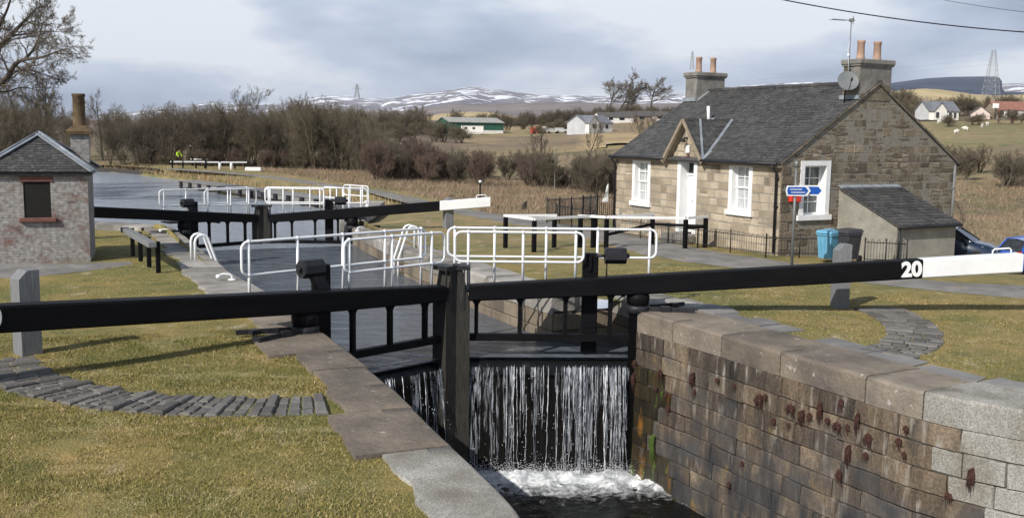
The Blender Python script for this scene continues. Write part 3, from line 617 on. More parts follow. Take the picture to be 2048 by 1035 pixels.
# chamber walls
PCR = Path2([(3.48, 20.06), (3.40, 21.5), (3.31, 24.5), (3.5, 31.4), (3.9, 36), (4.25, 40), (4.5, 43), (5.2, 46), (7.3, 51), (9.2, 56)])
t = LROOT('lock_wall', 'sandstone wall along the right side of the full lock chamber', 'stone wall')
mb = MB(); backing(mb, PCR, 1, -2.2, -.3, -.015, 1); stones(mb, wall_map(PCR, 1), courses(-2.0, -.36, .42, rgw), lambda a, b: [(0, PCR.len)], .7, 1.4, gap=.01, d=.015, nu=3, rg=rgw, wob=.01)
PE = Path2([(4.95, 20.05), (3.49, 20.05)]); backing(mb, PE, 1, -2.2, -.3, -.015, 1, n=3); stones(mb, wall_map(PE, 1), courses(-2.0, -.36, .42, rgw), lambda a, b: [(0, PE.len)], .6, .9, gap=.01, rg=rgw)
PQ = Path2([(4.95, 18.3), (4.95, 20.04)]); backing(mb, PQ, 1, -4.2, -.3, -.015, 1, n=3); stones(mb, wall_map(PQ, 1), courses(-4.1, -.36, .42, rgw), lambda a, b: [(0, PQ.len)], .6, .9, gap=.01, rg=rgw)
mb.build('masonry', [M['chamber'], M['mortard']], t)
mb = MB(); coping(mb, PCR, 1, lambda u, g: g.uniform(1.2, 2.0), lambda u, g: 1.05, top=.03, th=.40, rad=.07, rg=random.Random(5), rag=.08)
coping(mb, Path2([(4.95, 17.9), (4.95, 20.0)]), 1, lambda u, g: 1.1, lambda u, g: 1.2, top=.028, th=.4, rg=random.Random(2)); mb.build('coping', [M['copgrey']], t)
PCL = Path2([(-2.35, 18.0), (-2.42, 22), (-2.68, 26.3), (-2.68, 30), (-2.66, 42), (-3.0, 43.6), (-4.6, 45.4), (-7.5, 46.5)])
t = LROOT('lock_wall', 'grey coped wall along the left side of the lock chamber by the bench rail', 'stone wall')
mb = MB(); backing(mb, PCL, -1, -2.2, -.3, -.015, 1); stones(mb, wall_map(PCL, -1), courses(-2.0, -.36, .42, rgw), lambda a, b: [(0, PCL.len)], .8, 1.4, gap=.01, nu=3, rg=rgw); mb.build('masonry', [M['chamber'], M['mortard']], t)
mb = MB(); coping(mb, PCL, -1, lambda u, g: g.uniform(1.3, 2.2), lambda u, g: g.uniform(.95, 1.25), top=.03, th=.40, rad=.06, rg=random.Random(15), rag=.12, mfun=lambda u: 1 if u < 5 else 0); mb.build('coping', [M['copgrey'], M['coping']], t)
# flat paving slabs behind the copings
def slab_row(label, pts, rg, wmin, wmax, lmin=.6, lmax=1.3, miss=.1):
    p = Path2(pts); mb = MB(); u = 0
    while u < p.len:
        l = rg.uniform(lmin, lmax); wd = rg.uniform(wmin, wmax)
        if rg.random() > miss:
            q = []
            for (uu, d) in ((u+.02, 0), (u+l-.02, 0), (u+l-.02+rg.uniform(-.1, .05), wd), (u+l/2, wd+rg.uniform(-.1, .1)), (u+.02+rg.uniform(-.05, .1), wd*rg.uniform(.8, 1))):
                x, y, nx_, ny_ = p.at(min(uu, p.len)); q.append((x-nx_*d, y-ny_*d))
            z = rg.uniform(-.006, .016); mb.prism(q, lambda a, b, c: (a, b, c), -.1, z, 0, rg.random())
        u += l
    o = mb.build('paving', M['slab']); o.location = (*wx(0, 0), 0); o.rotation_euler = (0, 0, LA); o['label'] = label; return struct(o)
slab_row('row of flat grey slabs between the brown coping and the right lawn', [(6.9, 9.5), (6.25, 10.7), (5.98, 13), (5.85, 16), (5.7, 19.5)], random.Random(4), .35, .75)

# dead fern tufts and moss on the tall wall
def tuft(n, ln, m, rg, wide=.05):
    mb = MB()
    sub = [(rg.gauss(0, wide), rg.uniform(-.06, .03), rg.uniform(.45, 1)) for _ in range(5)]
    for i in range(n if m is None else 0):
        sx, sz, sl = sub[rg.randrange(5)]; x = sx+rg.gauss(0, wide*.35); z = sz; l = ln*sl*rg.uniform(.35, 1.05); y = 0; p = [(x, .01, z)]
        for k in range(4): x += rg.gauss(0, .011); y = -.012-.045*math.sin((k+1)/4*3.0)*rg.uniform(.4, 1.1); z -= l/4*rg.uniform(.7, 1.25); p.append((x, y, z))
        mb.tube(p, [.004, .005, .0045, .0035, .0012], 3, 0, False, rg.random())
    for i in range(n if m else 0):
        a = rg.uniform(-1, 1); x = rg.gauss(0, wide); y0 = rg.uniform(.0, .03); l = ln*rg.uniform(.4, 1)
        p = [(x*.8, 0, rg.uniform(-.03, .03)), (x+a*.015, -.03-y0*.7, -l*.15), (x+a*.03, -.035-y0*.7-rg.uniform(0, .02), -l*.6), (x*.7+a*.03, -.015-y0*.5, -l)]
        mb.tube(p, [.003, .0055, .005, .0015], 4, 0, False, rg.random())
    return mb
tu = random.Random(21)
protoA = [tuft(85, .30, None, tu, .042), tuft(55, .20, None, tu, .034), tuft(95, .44, None, tu, .03)]
TUFT = []
for i, q in enumerate(protoA):
    TUFT.append(None)
spots = [(1252, 745, 2), (1262, 720, 0), (1326, 738, 0), (1318, 774, 1), (1338, 786, 1), (1390, 745, 2), (1396, 780, 1), (1441, 757, 1), (1475, 768, 1), (1525, 788, 0), (1537, 790, 1), (1587, 808, 0), (1610, 820, 2), (1626, 828, 1), (1645, 805, 2), (1557, 838, 1), (1585, 846, 1), (1662, 837, 1), (1681, 843, 0), (1702, 850, 1), (1722, 826, 2), (1741, 866, 0), (1740, 906, 1), (1705, 890, 2), (1686, 938, 0), (1820, 853, 1), (1806, 878, 1), (1948, 935, 2), (1905, 985, 1), (1494, 922, 1), (1467, 964, 1), (1345, 812, 1), (1690, 800, 1), (1815, 905, 1)]
def wall_hit(p, sg, u, v):                            # where a line of sight meets the wall face
    best = None
    for uu in np.linspace(.2, p.len-.02, 500):
        x, y, nx_, ny_ = p.at(uu); X, Y = wx(x, y); k, t_ = px_ray(u, v)
        e = abs(X/Y-k)
        if best is None or e < best[0]: best = (e, uu, 3.7+t_*Y, x, y, nx_, ny_)
    return best
for (u, v, kd) in spots:
    e_, uu, z, x, y, nx_, ny_ = wall_hit(PR, 1, u, v); d = .03-.02*z
    X, Y = wx(x+nx_*d, y+ny_*d); ang = math.atan2(ny_, nx_)+LA+math.pi/2
    if TUFT[kd] is None:
        o = protoA[kd].build('fern_tuft', M['fern']); TUFT[kd] = o
    else: o = TUFT[kd].copy(); col.objects.link(o)
    o.location = (X, Y, z); o.rotation_euler = (0, 0, ang); o.scale = (tu.uniform(.75, 1.15),)*2+(tu.uniform(.7, 1.05),)
    tag(o, 'tuft of dead red-brown fern hanging from a joint of the tall lock wall', 'wall plant', 'dead fern tufts on the lock wall')
e_, uu, z, x, y, nx_, ny_ = wall_hit(PR, 1, 1314, 870)
o = tuft(330, .70, None, tu, .06).build('moss_clump', M['moss']); X, Y = wx(x+nx_*.09, y+ny_*.09); o.location = (X, Y, z); o.rotation_euler = (0, 0, math.atan2(ny_, nx_)+LA+math.pi/2); tag(o, 'bright green clump of wet moss on the lock wall beside the waterfall', 'moss')

# ------------------------------------------------------------------ lock gates
def text_mesh(name, body, size, m, parent, loc, rot, off=.012, ext=.004, align='CENTER'):
    cu = bpy.data.curves.new(name, 'FONT'); cu.body = body; cu.size = size; cu.align_x = align; cu.align_y = 'CENTER'; cu.offset = off; cu.extrude = ext; cu.materials.append(m)
    tmp = bpy.data.objects.new(name, cu); col.objects.link(tmp); me = bpy.data.meshes.new_from_object(tmp.evaluated_get(bpy.context.evaluated_depsgraph_get())); bpy.data.objects.remove(tmp); me.name = name
    o = bpy.data.objects.new(name, me); col.objects.link(o); o.parent = parent; o.location = loc; o.rotation_euler = rot; return o
def rail_loop(mb, P, d0, d1, y, zm, zt_, posts, zb, r=.027, rc=.14):
    a, b = min(d0, d1), max(d0, d1); pts = []
    for (cx, cz, a0) in ((b-rc, zt_-rc, 0), (a+rc, zt_-rc, 90), (a+rc, zm+rc, 180), (b-rc, zm+rc, 270)):
        for k in range(5): q = R(a0+k*22.5); pts.append(P(cx+rc*math.cos(q), y, cz+rc*math.sin(q)))
    pts.append(pts[0]); mb.tube(pts, r, 8, 0, False)
    for d in posts:
        mb.tube([P(d, y, zb(d)), P(d, y, zt_+.0)], r*1.05, 8, 0); mb.lathe([(.0, -.04), (.036, -.03), (.042, 0), (.036, .03), (.0, .045)], P(d, y, zt_), 8); mb.lathe([(.0, -.03), (.036, -.025), (.036, .025), (.0, .03)], P(d, y, zm), 8)
def gate_leaf(label, heel, mitre, side, loc_words, struts, arail, brail, beamlen=8.13, blk=5.98, group=None, num=True, slope=.066, zh=.785, z=0):
    dx, dy = mitre[0]-heel[0], mitre[1]-heel[1]; L = math.hypot(dx, dy); sg = 1 if side == 'L' else -1
    rz = math.atan2(sg*dy, sg*dx)
    t = lthing('lock_gate', label, 'lock gate', heel[0], heel[1], z, rz, group)
    P = lambda d, y, z: (sg*d, y, z)
    ztop = lambda d: zh-slope*d
    yb = -.05
    mb = MB(); a, b = -blk, L-.34; n = 14
    ring = []
    def sec(d, w_, h_, m_=0):
        z = ztop(d); c = .03; x = lambda yy, zz: mb.vert(P(d, yb+yy, zz))
        return [x(-w_/2+c, z), x(-w_/2, z-c), x(-w_/2, z-h_+c), x(-w_/2+c, z-h_), x(w_/2-c, z-h_), x(w_/2, z-h_+c), x(w_/2, z-c), x(w_/2-c, z)]
    th = lambda d: .40 if d < 0 else .40-.08*d/L
    def bar(mb_, a, b, n, m_=0):
        S = [sec(a+(b-a)*i/n, .36, th(a+(b-a)*i/n)) for i in range(n+1)]
        for A, B in zip(S, S[1:]):
            for k in range(8): mb_.face((A[k], A[(k+1) % 8], B[(k+1) % 8], B[k]), m_)
        mb_.face(S[0], m_); mb_.face(S[-1][::-1], m_)
    bar(mb, a, b, n); beam = mb.build('balance_beam', M['black'], t)
    mb = MB(); bar(mb, -beamlen, -blk-.002, 4); we = mb.build('beam_end', M['white'], beam)
    mb = MB(); dd = -beamlen+.18; mb.tube([P(dd, yb, ztop(dd)-.02), P(dd, yb, ztop(dd)+.08), P(dd+.04, yb, ztop(dd)+.115), P(dd+.36, yb, ztop(dd)+.09), P(dd+.40, yb, ztop(dd)+.05), P(dd+.40, yb, ztop(dd)-.05)], .016, 8); mb.build('handle', M['wmetal'], beam)
    if num:
        text_mesh('number', '20', .43, M['white'], beam, P(-5.74 if side == 'R' else -5.52, yb-.186, ztop(-5.74)-.2), (R(90), sg*slope, 0), off=.019)
    # mitre post
    mb = MB(); mb.hexa([P(L-.37, -.22, -3.8), P(L-.012, -.22, -3.8), P(L-.012, .2, -3.8), P(L-.37, .2, -3.8), P(L-.37, -.22, .26), P(L-.012, -.22, .26), P(L-.012, .2, .26), P(L-.37, .2, .26)])
    mb.hexa([P(L-.335, -.215, .262), P(L-.014, -.215, .262), P(L-.014, .19, .262), P(L-.335, .19, .262), P(L-.20, -.2, .88), P(L-.014, -.2, .88), P(L-.014, .19, .88), P(L-.20, .19, .88)])
    post = mb.build('mitre_post', M['wood'], t)
    mb = MB(); mb.box(P(L-.19, -.0, .92), (.37, .46, .09)); mb.box(P(L-.36, -.21, .72), (.025, .025, .34)); mb.box(P(L-.25, -.225, .5), (.03, .02, .9)); mb.build('post_cap', M['iron'], post)
    # heel post, collar and anchor strap
    mb = MB(); mb.lathe([(.19, -3.8), (.19, .12), (.23, .16), (.25, .3), (.22, ztop(0)-.39)], P(0, 0, 0), 10); hp = mb.build('heel_post', M['black'], t)
    mb = MB(); mb.lathe([(.24, -.02), (.26, -.0), (.26, .12), (.24, .14)], P(0, 0, 0), 12)
    mb.beam(P(-.2, -.12, .075), P(-1.15, -.3, .07), .05, .09); mb.beam(P(-.2, .12, .075), P(-1.1, .55, .07), .05, .09); mb.box(P(-.55, -.2, .09), (.2, .14, .1)); mb.box(P(-.85, .35, .08), (.16, .16, .09)); mb.build('collar', M['iron'], hp)
    # frame: lower rail, struts with curved brackets
    mb = MB(); mb.beam(P(.12, 0, -.57), P(L-.36, 0, -.57), .13, .15); mb.build('lower_rail', M['black'], t)
    for d in struts:
        mb = MB(); zb_ = ztop(d)-th(d)+.03; mb.box(P(d, 0, (zb_-.5)/2), (.085, .1, zb_+.5))
        for q in (-1, 1):
            pr = [(d+q*.04, zb_), (d+q*.15, zb_), (d+q*.13, zb_-.03), (d+q*.08, zb_-.07), (d+q*.05, zb_-.12), (d+q*.04, zb_-.17)]
            mb.prism(pr, lambda a_, b_, c_: P(a_, c_, b_), -.05, .05)
        mb.build('strut', M['black'], t)
    mb = MB(); mb.box(P(L/2-.1, .07, -2.6), (L-.45, .12, 2.6)); mb.beam(P(.1, .05, -1.30), P(L-.36, .05, -1.30), .16, .12); mb.build('planking', M['wood'], t)
    # sluice post with its gear
    pd, gd = (.57, .22) if side == 'L' else (1.0, .48)
    mb = MB(); mb.bbox(P(pd, .3, .12), (.33, .2, 2.15), .02); mb.bbox(P(pd+.0, .19, .98), (.07, .06, .34), .02); mb.build('sluice_post', M['black'], t)
    mb = MB(); prof = []
    ax0, ax1 = (gd-.235, gd+.235); gy, gz, gr = .12, 1.165, .18
    rg0 = [mb.vert(P(ax0+.02, gy+gr*.93*math.cos(R(22.5+45*k)), gz+gr*.93*math.sin(R(22.5+45*k)))) for k in range(8)]
    rg1 = [mb.vert(P(ax0+.05, gy+gr*math.cos(R(22.5+45*k)), gz+gr*math.sin(R(22.5+45*k)))) for k in range(8)]
    rg2 = [mb.vert(P(ax1, gy+gr*math.cos(R(22.5+45*k)), gz+gr*math.sin(R(22.5+45*k)))) for k in range(8)]
    for A, B in ((rg0, rg1), (rg1, rg2)):
        for k in range(8): mb.face((A[k], A[(k+1) % 8], B[(k+1) % 8], B[k]))
    mb.face(rg0[::-1]); mb.face(rg2)
    mb.tube([P(ax0-.05, gy, gz), P(ax0+.03, gy, gz)], .05, 10); mb.tube([P(ax1-.02, gy, gz), P(pd-.1, gy+.05, gz-.02)], .035, 8)
    if side == 'L': mb.hexa([P(gd-.02, gy-.09, gz-.12), P(gd+.2, gy-.09, gz-.05), P(gd+.2, gy+.09, gz-.05), P(gd-.02, gy+.09, gz-.12), P(gd+.16, gy-.08, ztop(.5)-.03), P(gd+.42, gy-.08, ztop(.5)-.03), P(gd+.42, gy+.08, ztop(.5)-.03), P(gd+.16, gy+.08, ztop(.5)-.03)])
    else: mb.tube([P(gd+.19, gy, gz-.15), P(gd+.19, gy, ztop(.5)-.02)], .016, 6)
    mb.build('winding_gear', M['iron'], t)
    # gangway and its two handrails
    mb = MB()
    for k in range(4): mb.beam(P(-.45, .33+k*.19, .40), P(L-.1, .33+k*.19, .36), .17, .05)
    for d in (.3, 1.6, 2.9): mb.beam(P(d, .1, .33), P(d, 1.0, .33), .08, .08)
    mb.build('gangway', M['black'], t)
    mb = MB(); rail_loop(mb, P, arail[0], arail[1], .95, 1.02, 1.645, arail[2], lambda d: .36); mb.build('handrail', M['wmetal'], t)
    mb = MB(); rail_loop(mb, P, brail[0], brail[1], .08, 1.02, 1.645, brail[2], lambda d: ztop(d)-.02); mb.build('handrail', M['wmetal'], t)
    return t
gate_leaf('nearest left lock gate, black beam running off the photo over the lawn', NL, NM, 'L', '', [1.08, 1.99, 2.9], (-.72, 3.72, [-.57, .49, 1.55, 2.62, 3.6]), (.95, 3.5, [1.07, 2.11, 3.15]))
gate_leaf('nearest right lock gate with long black beam ending in white and numbered 20', NR, NM, 'R', '', [.59, 1.54, 2.5, 3.42], (-.53, 4.05, [-.38, .77, 1.9, 3.03, 3.9]), (1.17, 3.88, [1.34, 2.45, 3.6]))
gate_leaf('far left lock gate with black beam reaching to the brick hut', FL, FM, 'L', '', [1.08, 1.9, 2.7], (-.5, 3.5, [-.32, .62, 1.6, 2.5, 3.4]), (.95, 3.3, [1.07, 2.11, 2.95]), beamlen=5.75, blk=3.65, slope=.09, zh=.88, z=-.35, num=False)
gate_leaf('far right lock gate with white-ended beam over the towpath grass', FR, FM, 'R', '', [.59, 1.54, 2.5, 3.2], (-.53, 3.8, [-.25, .77, 1.9, 3.03, 3.65]), (1.17, 3.6, [1.34, 2.45, 3.4]), num=False, beamlen=5.75, blk=3.65, slope=.09, zh=.88, z=-.35)

# ------------------------------------------------------------------ cottage
HA = R(27.3)
t = thing('cottage', 'single-storey sandstone cottage with slate roof and white window surrounds', 'cottage', (8.58, 32.06, -.12), HA)
HW, HD, EV, RG = 9.7, 8.1, 3.02, 5.62                # length, gable width, eave and ridge heights (above its base)
rh = random.Random(31)
def rect_wall(mb, mp, u0, u1, z0, z1, holes, m=0):
    us = sorted({u0, u1, *[h[0] for h in holes], *[h[1] for h in holes]}); zs = sorted({z0, z1, *[h[2] for h in holes], *[h[3] for h in holes]})
    for a, b in zip(us, us[1:]):
        for c, d in zip(zs, zs[1:]):
            if not any(h[0]-1e-6 <= a and b <= h[1]+1e-6 and h[2]-1e-6 <= c and d <= h[3]+1e-6 for h in holes):
                mb.poly([mp(a, c, 0), mp(b, c, 0), mp(b, d, 0), mp(a, d, 0)], m)
def spans(u0, u1, holes):
    def f(z0, z1):
        r = [(u0, u1)]
        for h in holes:
            if z0 < h[3]-.01 and z1 > h[2]+.01:
                r = [q for (a, b) in r for q in ((a, min(b, h[0])), (max(a, h[1]), b)) if q[1]-q[0] > .03]
        return r
    return f
fm = lambda u, z, d: (-d, u, z)                       # front wall x = 0, faces -x
gm = lambda u, z, d: (u, -d, z)                       # near gable y = 0, faces -y
WF = [(7.22, 8.40, 1.10, 2.94), (1.38, 2.54, 1.19, 3.0)]; DF = (4.34, 5.46, .30, 3.0); WG = (.80, 2.06, 1.16, 3.05)
mb = MB()
rect_wall(mb, fm, 0, HW, -.6, EV, WF+[DF]); 
stones(mb, fm, courses(-.2, EV-.06, .285, rh), spans(.0, HW, WF+[DF]), .3, .72, gap=.011, d=.007, dj=.006, mi=1, jit=.012, rg=rh, wob=.008, split=.12)
# gabled upper part over the door
dap = (4.95, 4.32)
mb.poly([fm(3.9, EV, 0), fm(6.0, EV, 0), fm(dap[0], dap[1]-.06, 0)], 0)
stones(mb, fm, [EV-.06, EV+.22, EV+.48, EV+.74, EV+1.0], lambda a, b: [(3.95+(b-EV)*.88, 5.95-(b-EV)*.88)], .3, .6, gap=.009, d=.012, mi=1, jit=.006, rg=rh)
def rake(z): return max(0, (z-EV+.02)/(RG-EV)*HD/2)
wallh = [WG]
rect_wall(mb, gm, 0, HD, -2.4, EV, wallh, 3); mb.poly([gm(0, EV, 0), gm(HD, EV, 0), gm(HD/2, RG, 0)], 3)
gs = spans(0, HD, wallh)
stones(mb, gm, courses(-2.2, EV, .30, rh), gs, .16, .5, gap=.014, d=.006, dj=.007, mi=2, jit=.03, rg=rh, wob=.02, split=.45)
stones(mb, gm, courses(EV, RG-.02, .29, rh), lambda a, b: [(rake(b)+.02, HD-rake(b)-.02)] if HD-2*rake(b) > .3 else [], .14, .46, gap=.014, d=.006, dj=.007, mi=2, jit=.03, rg=rh, wob=.02, split=.45)
# corner quoins on the gable side, rear and far walls
k = 0; z = -.1
while z < EV-.2: mb.bbox((.16 if k % 2 else .26, -.012, z+.15), (.34 if k % 2 else .54, .06, .285), .012, 2, 0, rh.random()); z += .3; k += 1
mb.poly([(HD, 0, -2.4), (HD, HW, -2.4), (HD, HW, EV), (HD, 0, EV)], 2); mb.poly([(0, HW, -.6), (HD, HW, -.6), (HD, HW, EV), (HD/2, HW, RG), (0, HW, EV)], 2)
wall = mb.build('wall', [M['mortar'], M['ashlar'], M['rubble'], M['mortarg']], t)
# roof
sl_ = (RG-EV)/(HD/2); rl = math.hypot(HD/2+.2, (HD/2+.2)*sl_); ca, sa = (HD/2+.2)/rl, (HD/2+.2)*sl_/rl
def fr(u, v, l): return (-.2+v*ca-l*sa, u, EV-.2*sl_+.06+v*sa+l*ca)
def br(u, v, l): return (HD+.2-v*ca+l*sa, u, EV-.2*sl_+.06+v*sa+l*ca)
mb = MB()
for mp in (fr, br):
    mb.prism([(-.04, 0), (HW+.05, 0), (HW+.05, rl), (-.04, rl)], mp, -.09, 0, 0)
dv0 = lambda v: 0
DW = 1.08                                            # half width of the gablet at the eave
vh = (dap[1]-EV)/ (rl*sa/rl) if 0 else (dap[1]-(EV-.2*sl_+.06))/sa
slates(mb, fr, lambda v: -.05, lambda v: (dap[0]-DW*(1-v/vh)) if v < vh else HW+.06, 0, vh, .155, .23, 0, rh)
slates(mb, fr, lambda v: (dap[0]+DW*(1-v/vh)), lambda v: HW+.06, 0, vh, .155, .23, 0, rh)
slates(mb, fr, lambda v: -.05, lambda v: HW+.06, vh, rl-.05, .155, .23, 0, rh)
slates(mb, br, lambda v: -.05, lambda v: HW+.06, 0, rl-.05, .2, .3, 0, rh)
k = -.05
while k < HW: mb.beam((HD/2, k+.01, RG+.08), (HD/2, k+.44, RG+.08), .2, .10, 0, r=rh.random()); k += .45
roof = mb.build('roof', [M['slate'], M['capstone']], t)
# stone skew along the near gable edge
mb = MB()
for sg in (-1, 1):
    n = 9
    for i in range(n):
        a, b = i/n+.004, (i+1)/n-.004
        p = lambda q: Vector((HD/2+sg*(HD/2+.12)*(1-q), -.03, EV-.06+(RG-EV+.08)*q))
        mb.beam(p(a), p(b), .07, .05, 0, r=rh.random())
mb.build('skew', M['rubble'], roof)
# gablet over the door
dg = thing  # (keeps the name short below)
mb = MB(); xr = (dap[1]-EV+.0)/sl_                    # where its ridge meets the main roof
zr = dap[1]+.09; ze = EV-.10
for sg in (-1, 1):
    ye = dap[0]+sg*DW*1.06
    A = (-.26, dap[0], zr); B = (xr, dap[0], zr); C = (-.26, ye, ze); 
    nn = Vector((0, sg*(zr-ze), DW)).normalized()*.05
    P6 = [Vector(q) for q in (A, B, C)]
    lo = [mb.vert(q-nn) for q in P6]; hi = [mb.vert(q) for q in P6]
    mb.face(hi, 0); mb.face(lo[::-1], 0)
    for k in range(3): mb.face((lo[k], lo[(k+1) % 3], hi[(k+1) % 3], hi[k]), 0)
    # slates on the gablet
    def gp(u, v, l, sg=sg, ye=ye): return (u+0*l, ye+(dap[0]-ye)*v+nn.y*l/.05, ze+(zr-ze)*v+nn.z*l/.05)
    slates(mb, gp, lambda v: -.27, lambda v: -.2+(xr+.2)*v-.03, 0, 1, .12, .2, 0, rh, .012)
gab = mb.build('gablet', [M['slate']], t)
mb = MB()
for sg in (-1, 1):
    ye = dap[0]+sg*DW*1.1
    mb.beam((-.275, dap[0]+sg*.0, zr-.02), (-.275, ye, ze-.05), .05, .11, 0); mb.beam((-.13, dap[0], zr-.115), (-.13, ye-sg*.05, ze-.12), .26, .03, 0)
mb.build('bargeboard', M['tan'], gab)
mb = MB(); ye = dap[0]-DW*1.06
mb.beam((-.16, ye+.02, ze+.06), (xr-.05, dap[0]-.02, zr+.03), .09, .02, 0, up=(0, -.8, 1)); mb.beam((-.16, ye+.04, ze+.09), (.5, dap[0]-.02, zr+.02), .08, .02, 0, up=(0, -.8, 1))
mb.poly([(-.2, ye-.02, ze+.07), (-.2, ye+.2, ze+.23), (.34, ye+.36, ze+.42), (.3, ye+.12, ze+.36)], 0); mb.build('lead_valley', M['lead'], gab)
# eave board, gutters and downpipes
for y0, y1 in ((-.05, 3.84), (6.02, HW+.05)):
    mb = MB(); mb.box((-.10, (y0+y1)/2, EV-.12), (.2, y1-y0-.02, .10)); mb.build('eave_board', M['tan'], t)
    mb = MB(); mb.tube([(-.27, y0, EV-.05), (-.27, y1, EV-.06)], .055, 8); mb.build('gutter', M['iron'], t)
for y in (.14, HW-.12):
    mb = MB(); mb.tube([(-.27, y, EV-.08), (-.26, y, EV-.18), (-.09, y, EV-.36), (-.08, y, .1)], .045, 8); 
    for z in (.6, 1.6, 2.5): mb.box((-.06, y, z), (.1, .13, .04))
    mb.build('downpipe', M['iron'], t)
mb = MB(); mb.tube([(HD-.16, -.08, EV-.1), (HD-.15, -.07, .2)], .04, 8); mb.box((HD-.15, -.07, 2.1), (.16, .08, .05)); mb.build('downpipe', M['greywood'], t)
# chimneys
def chimney(x0, x1, y0, y1, zb, far):
    mb = MB(); mb.box(((x0+x1)/2, (y0+y1)/2, (zb+6.2)/2), (x1-x0, y1-y0, 6.2-zb), 0)
    hh = courses(5.06 if not far else 5.0, 6.2, .27, rh)
    if not far:
        stones(mb, lambda u, z, d: (u, y0-d, z), hh[:3], lambda a, b: [(x0, x1)], .35, .7, mi=1, gap=.008, d=.008, jit=.01, rg=rh)
        stones(mb, lambda u, z, d: (x0-d, u, z), hh, lambda a, b: [(y0, y1)], .35, .5, mi=1, gap=.008, d=.008, rg=rh)
    c = mb.build('chimney', [M['capstone'], M['rubble']], roof)
    mb = MB(); mb.bbox(((x0+x1)/2, (y0+y1)/2, 6.33), (x1-x0+.18, y1-y0+.18, .17), .03); mb.box(((x0+x1)/2, (y0+y1)/2, 6.22), (x1-x0+.1, y1-y0+.1, .05)); mb.build('cap', M['capstone'], c)
    for xx in (x0+.36, x1-.34):
        mb = MB(); mb.lathe([(.15, 6.4), (.142, 6.46), (.128, 6.5), (.118, 6.92), (.132, 6.94), (.138, 6.98), (.13, 7.03), (.10, 7.03), (.09, 6.9)], (xx, (y0+y1)/2, .02), 14); mb.build('chimney_pot', M['pot'], c)
    mb = MB(); mb.beam((x0-.02, y0-.04 if far else y1+.03, EV+(x0)*sl_+.05), ((x0+x1)/2-.02, y0-.04 if far else y1+.03, RG+.08), .14, .03); mb.box((x0-.05, (y0+y1)/2, EV+x0*sl_+.12), (.1, y1-y0+.1, .14)); mb.build('lead_flashing', M['lead'], c)
chimney(3.16, 4.62, .0, .72, 5.0, False); chimney(3.36, 4.80, HW-.76, HW-.02, 4.6, True)
mb = MB(); mb.tube([fr(6.33, 2.55, -.1), (fr(6.33, 2.55, 0)[0], 6.33, fr(6.33, 2.55, 0)[2]+.62)], .062, 10); mb.build('vent_pipe', M['wmetal'], roof)
mb = MB(); c = fr(6.33, 2.55, 0); mb.box((c[0]-.02, c[1], c[2]+.03), (.5, .36, .02), rot=Matrix.Rotation(-math.atan(sl_), 3, 'Y')); mb.build('lead_flashing', M['lead'], roof)
# windows and door
def window(mp, h, rz, recess=.16):
    u0, u1, z0, z1 = h; fw = .16
    mb = MB(); cw = (u1-u0); 
    for a, b, c, d, dep in ((u0-.02, u0+fw, z0+.16, z1+.02, .03), (u1-fw, u1+.02, z0+.16, z1+.02, .03), (u0+fw, u1-fw, z1-.14, z1+.02, .03)):
        mb.prism([(a, c), (b, c), (b, d), (a, d)], mp, -recess-.1, dep)
    s_ = mb.build('window', M['white'], t)
    mb = MB(); mb.prism([(u0-.10, z0-.02), (u1+.10, z0-.02), (u1+.10, z0+.15), (u0-.10, z0+.15)], mp, -recess-.1, .09); mb.build('sill', M['white'], s_)
    mb = MB(); a0, a1, c0, c1 = u0+fw, u1-fw, z0+.15, z1-.14; q = -recess
    bar = lambda a, b, c, d, o=0: mb.prism([(a, c), (b, c), (b, d), (a, d)], mp, q-.05+o, q+o)
    zm = (c0+c1)/2
    for o, (l, hgh) in ((0, (zm-.02, c1)), (-.035, (c0, zm+.02))):
        bar(a0, a0+.06, l, hgh, o); bar(a1-.06, a1, l, hgh, o); bar(a0+.06, a1-.06, hgh-.06, hgh, o); bar(a0+.06, a1-.06, l, l+.055, o); um = (a0+a1)/2; bar(um-.014, um+.014, l+.055, hgh-.06, o)
        zz = (l+hgh)/2; bar(a0+.06, um-.014, zz-.013, zz+.013, o); bar(um+.014, a1-.06, zz-.013, zz+.013, o)
    mb.build('sash', M['white'], s_)
    mb = MB(); mb.poly([mp(a0, c0, q-.06), mp(a1, c0, q-.06), mp(a1, c1, q-.06), mp(a0, c1, q-.06)]); mb.build('pane', M['dimglass'] if recess > .2 else M['glass'], s_)
for h in WF: window(fm, h, 0)
window(gm, WG, 0, .24)
u0, u1, z0, z1 = DF
mb = MB()
for a, b, c, d in ((u0-.02, u0+.17, z0, z1+.02), (u1-.17, u1+.02, z0, z1+.02), (u0+.17, u1-.17, z1-.15, z1+.02)): mb.prism([(a, c), (b, c), (b, d), (a, d)], fm, -.45, .03)
sur = mb.build('door', M['white'], t)
mb = MB(); L0, L1 = u0+.17, u1-.17
mb.prism([(L0, z0), (L1, z0), (L1, 2.38), (L0, 2.38)], fm, -.42, -.34); mb.prism([(L0, 2.38), (L1, 2.38), (L1, 2.46), (L0, 2.46)], fm, -.42, -.30)
for a, b in ((L0+.08, L0+.34), (L1-.34, L1-.08)):
    mb.prism([(a, z0+.2), (b, z0+.2), (b, z0+.9), (a, z0+.9)], fm, -.34, -.325); mb.prism([(a, z0+1.05), (b, z0+1.05), (b, 2.25), (a, 2.25)], fm, -.34, -.325)
mb.build('door_leaf', M['white'], sur)
mb = MB(); mb.poly([fm(L0, 2.46, -.36), fm(L1, 2.46, -.36), fm(L1, 2.85, -.36), fm(L0, 2.85, -.36)]); mb.build('fanlight', M['dglass'], sur)
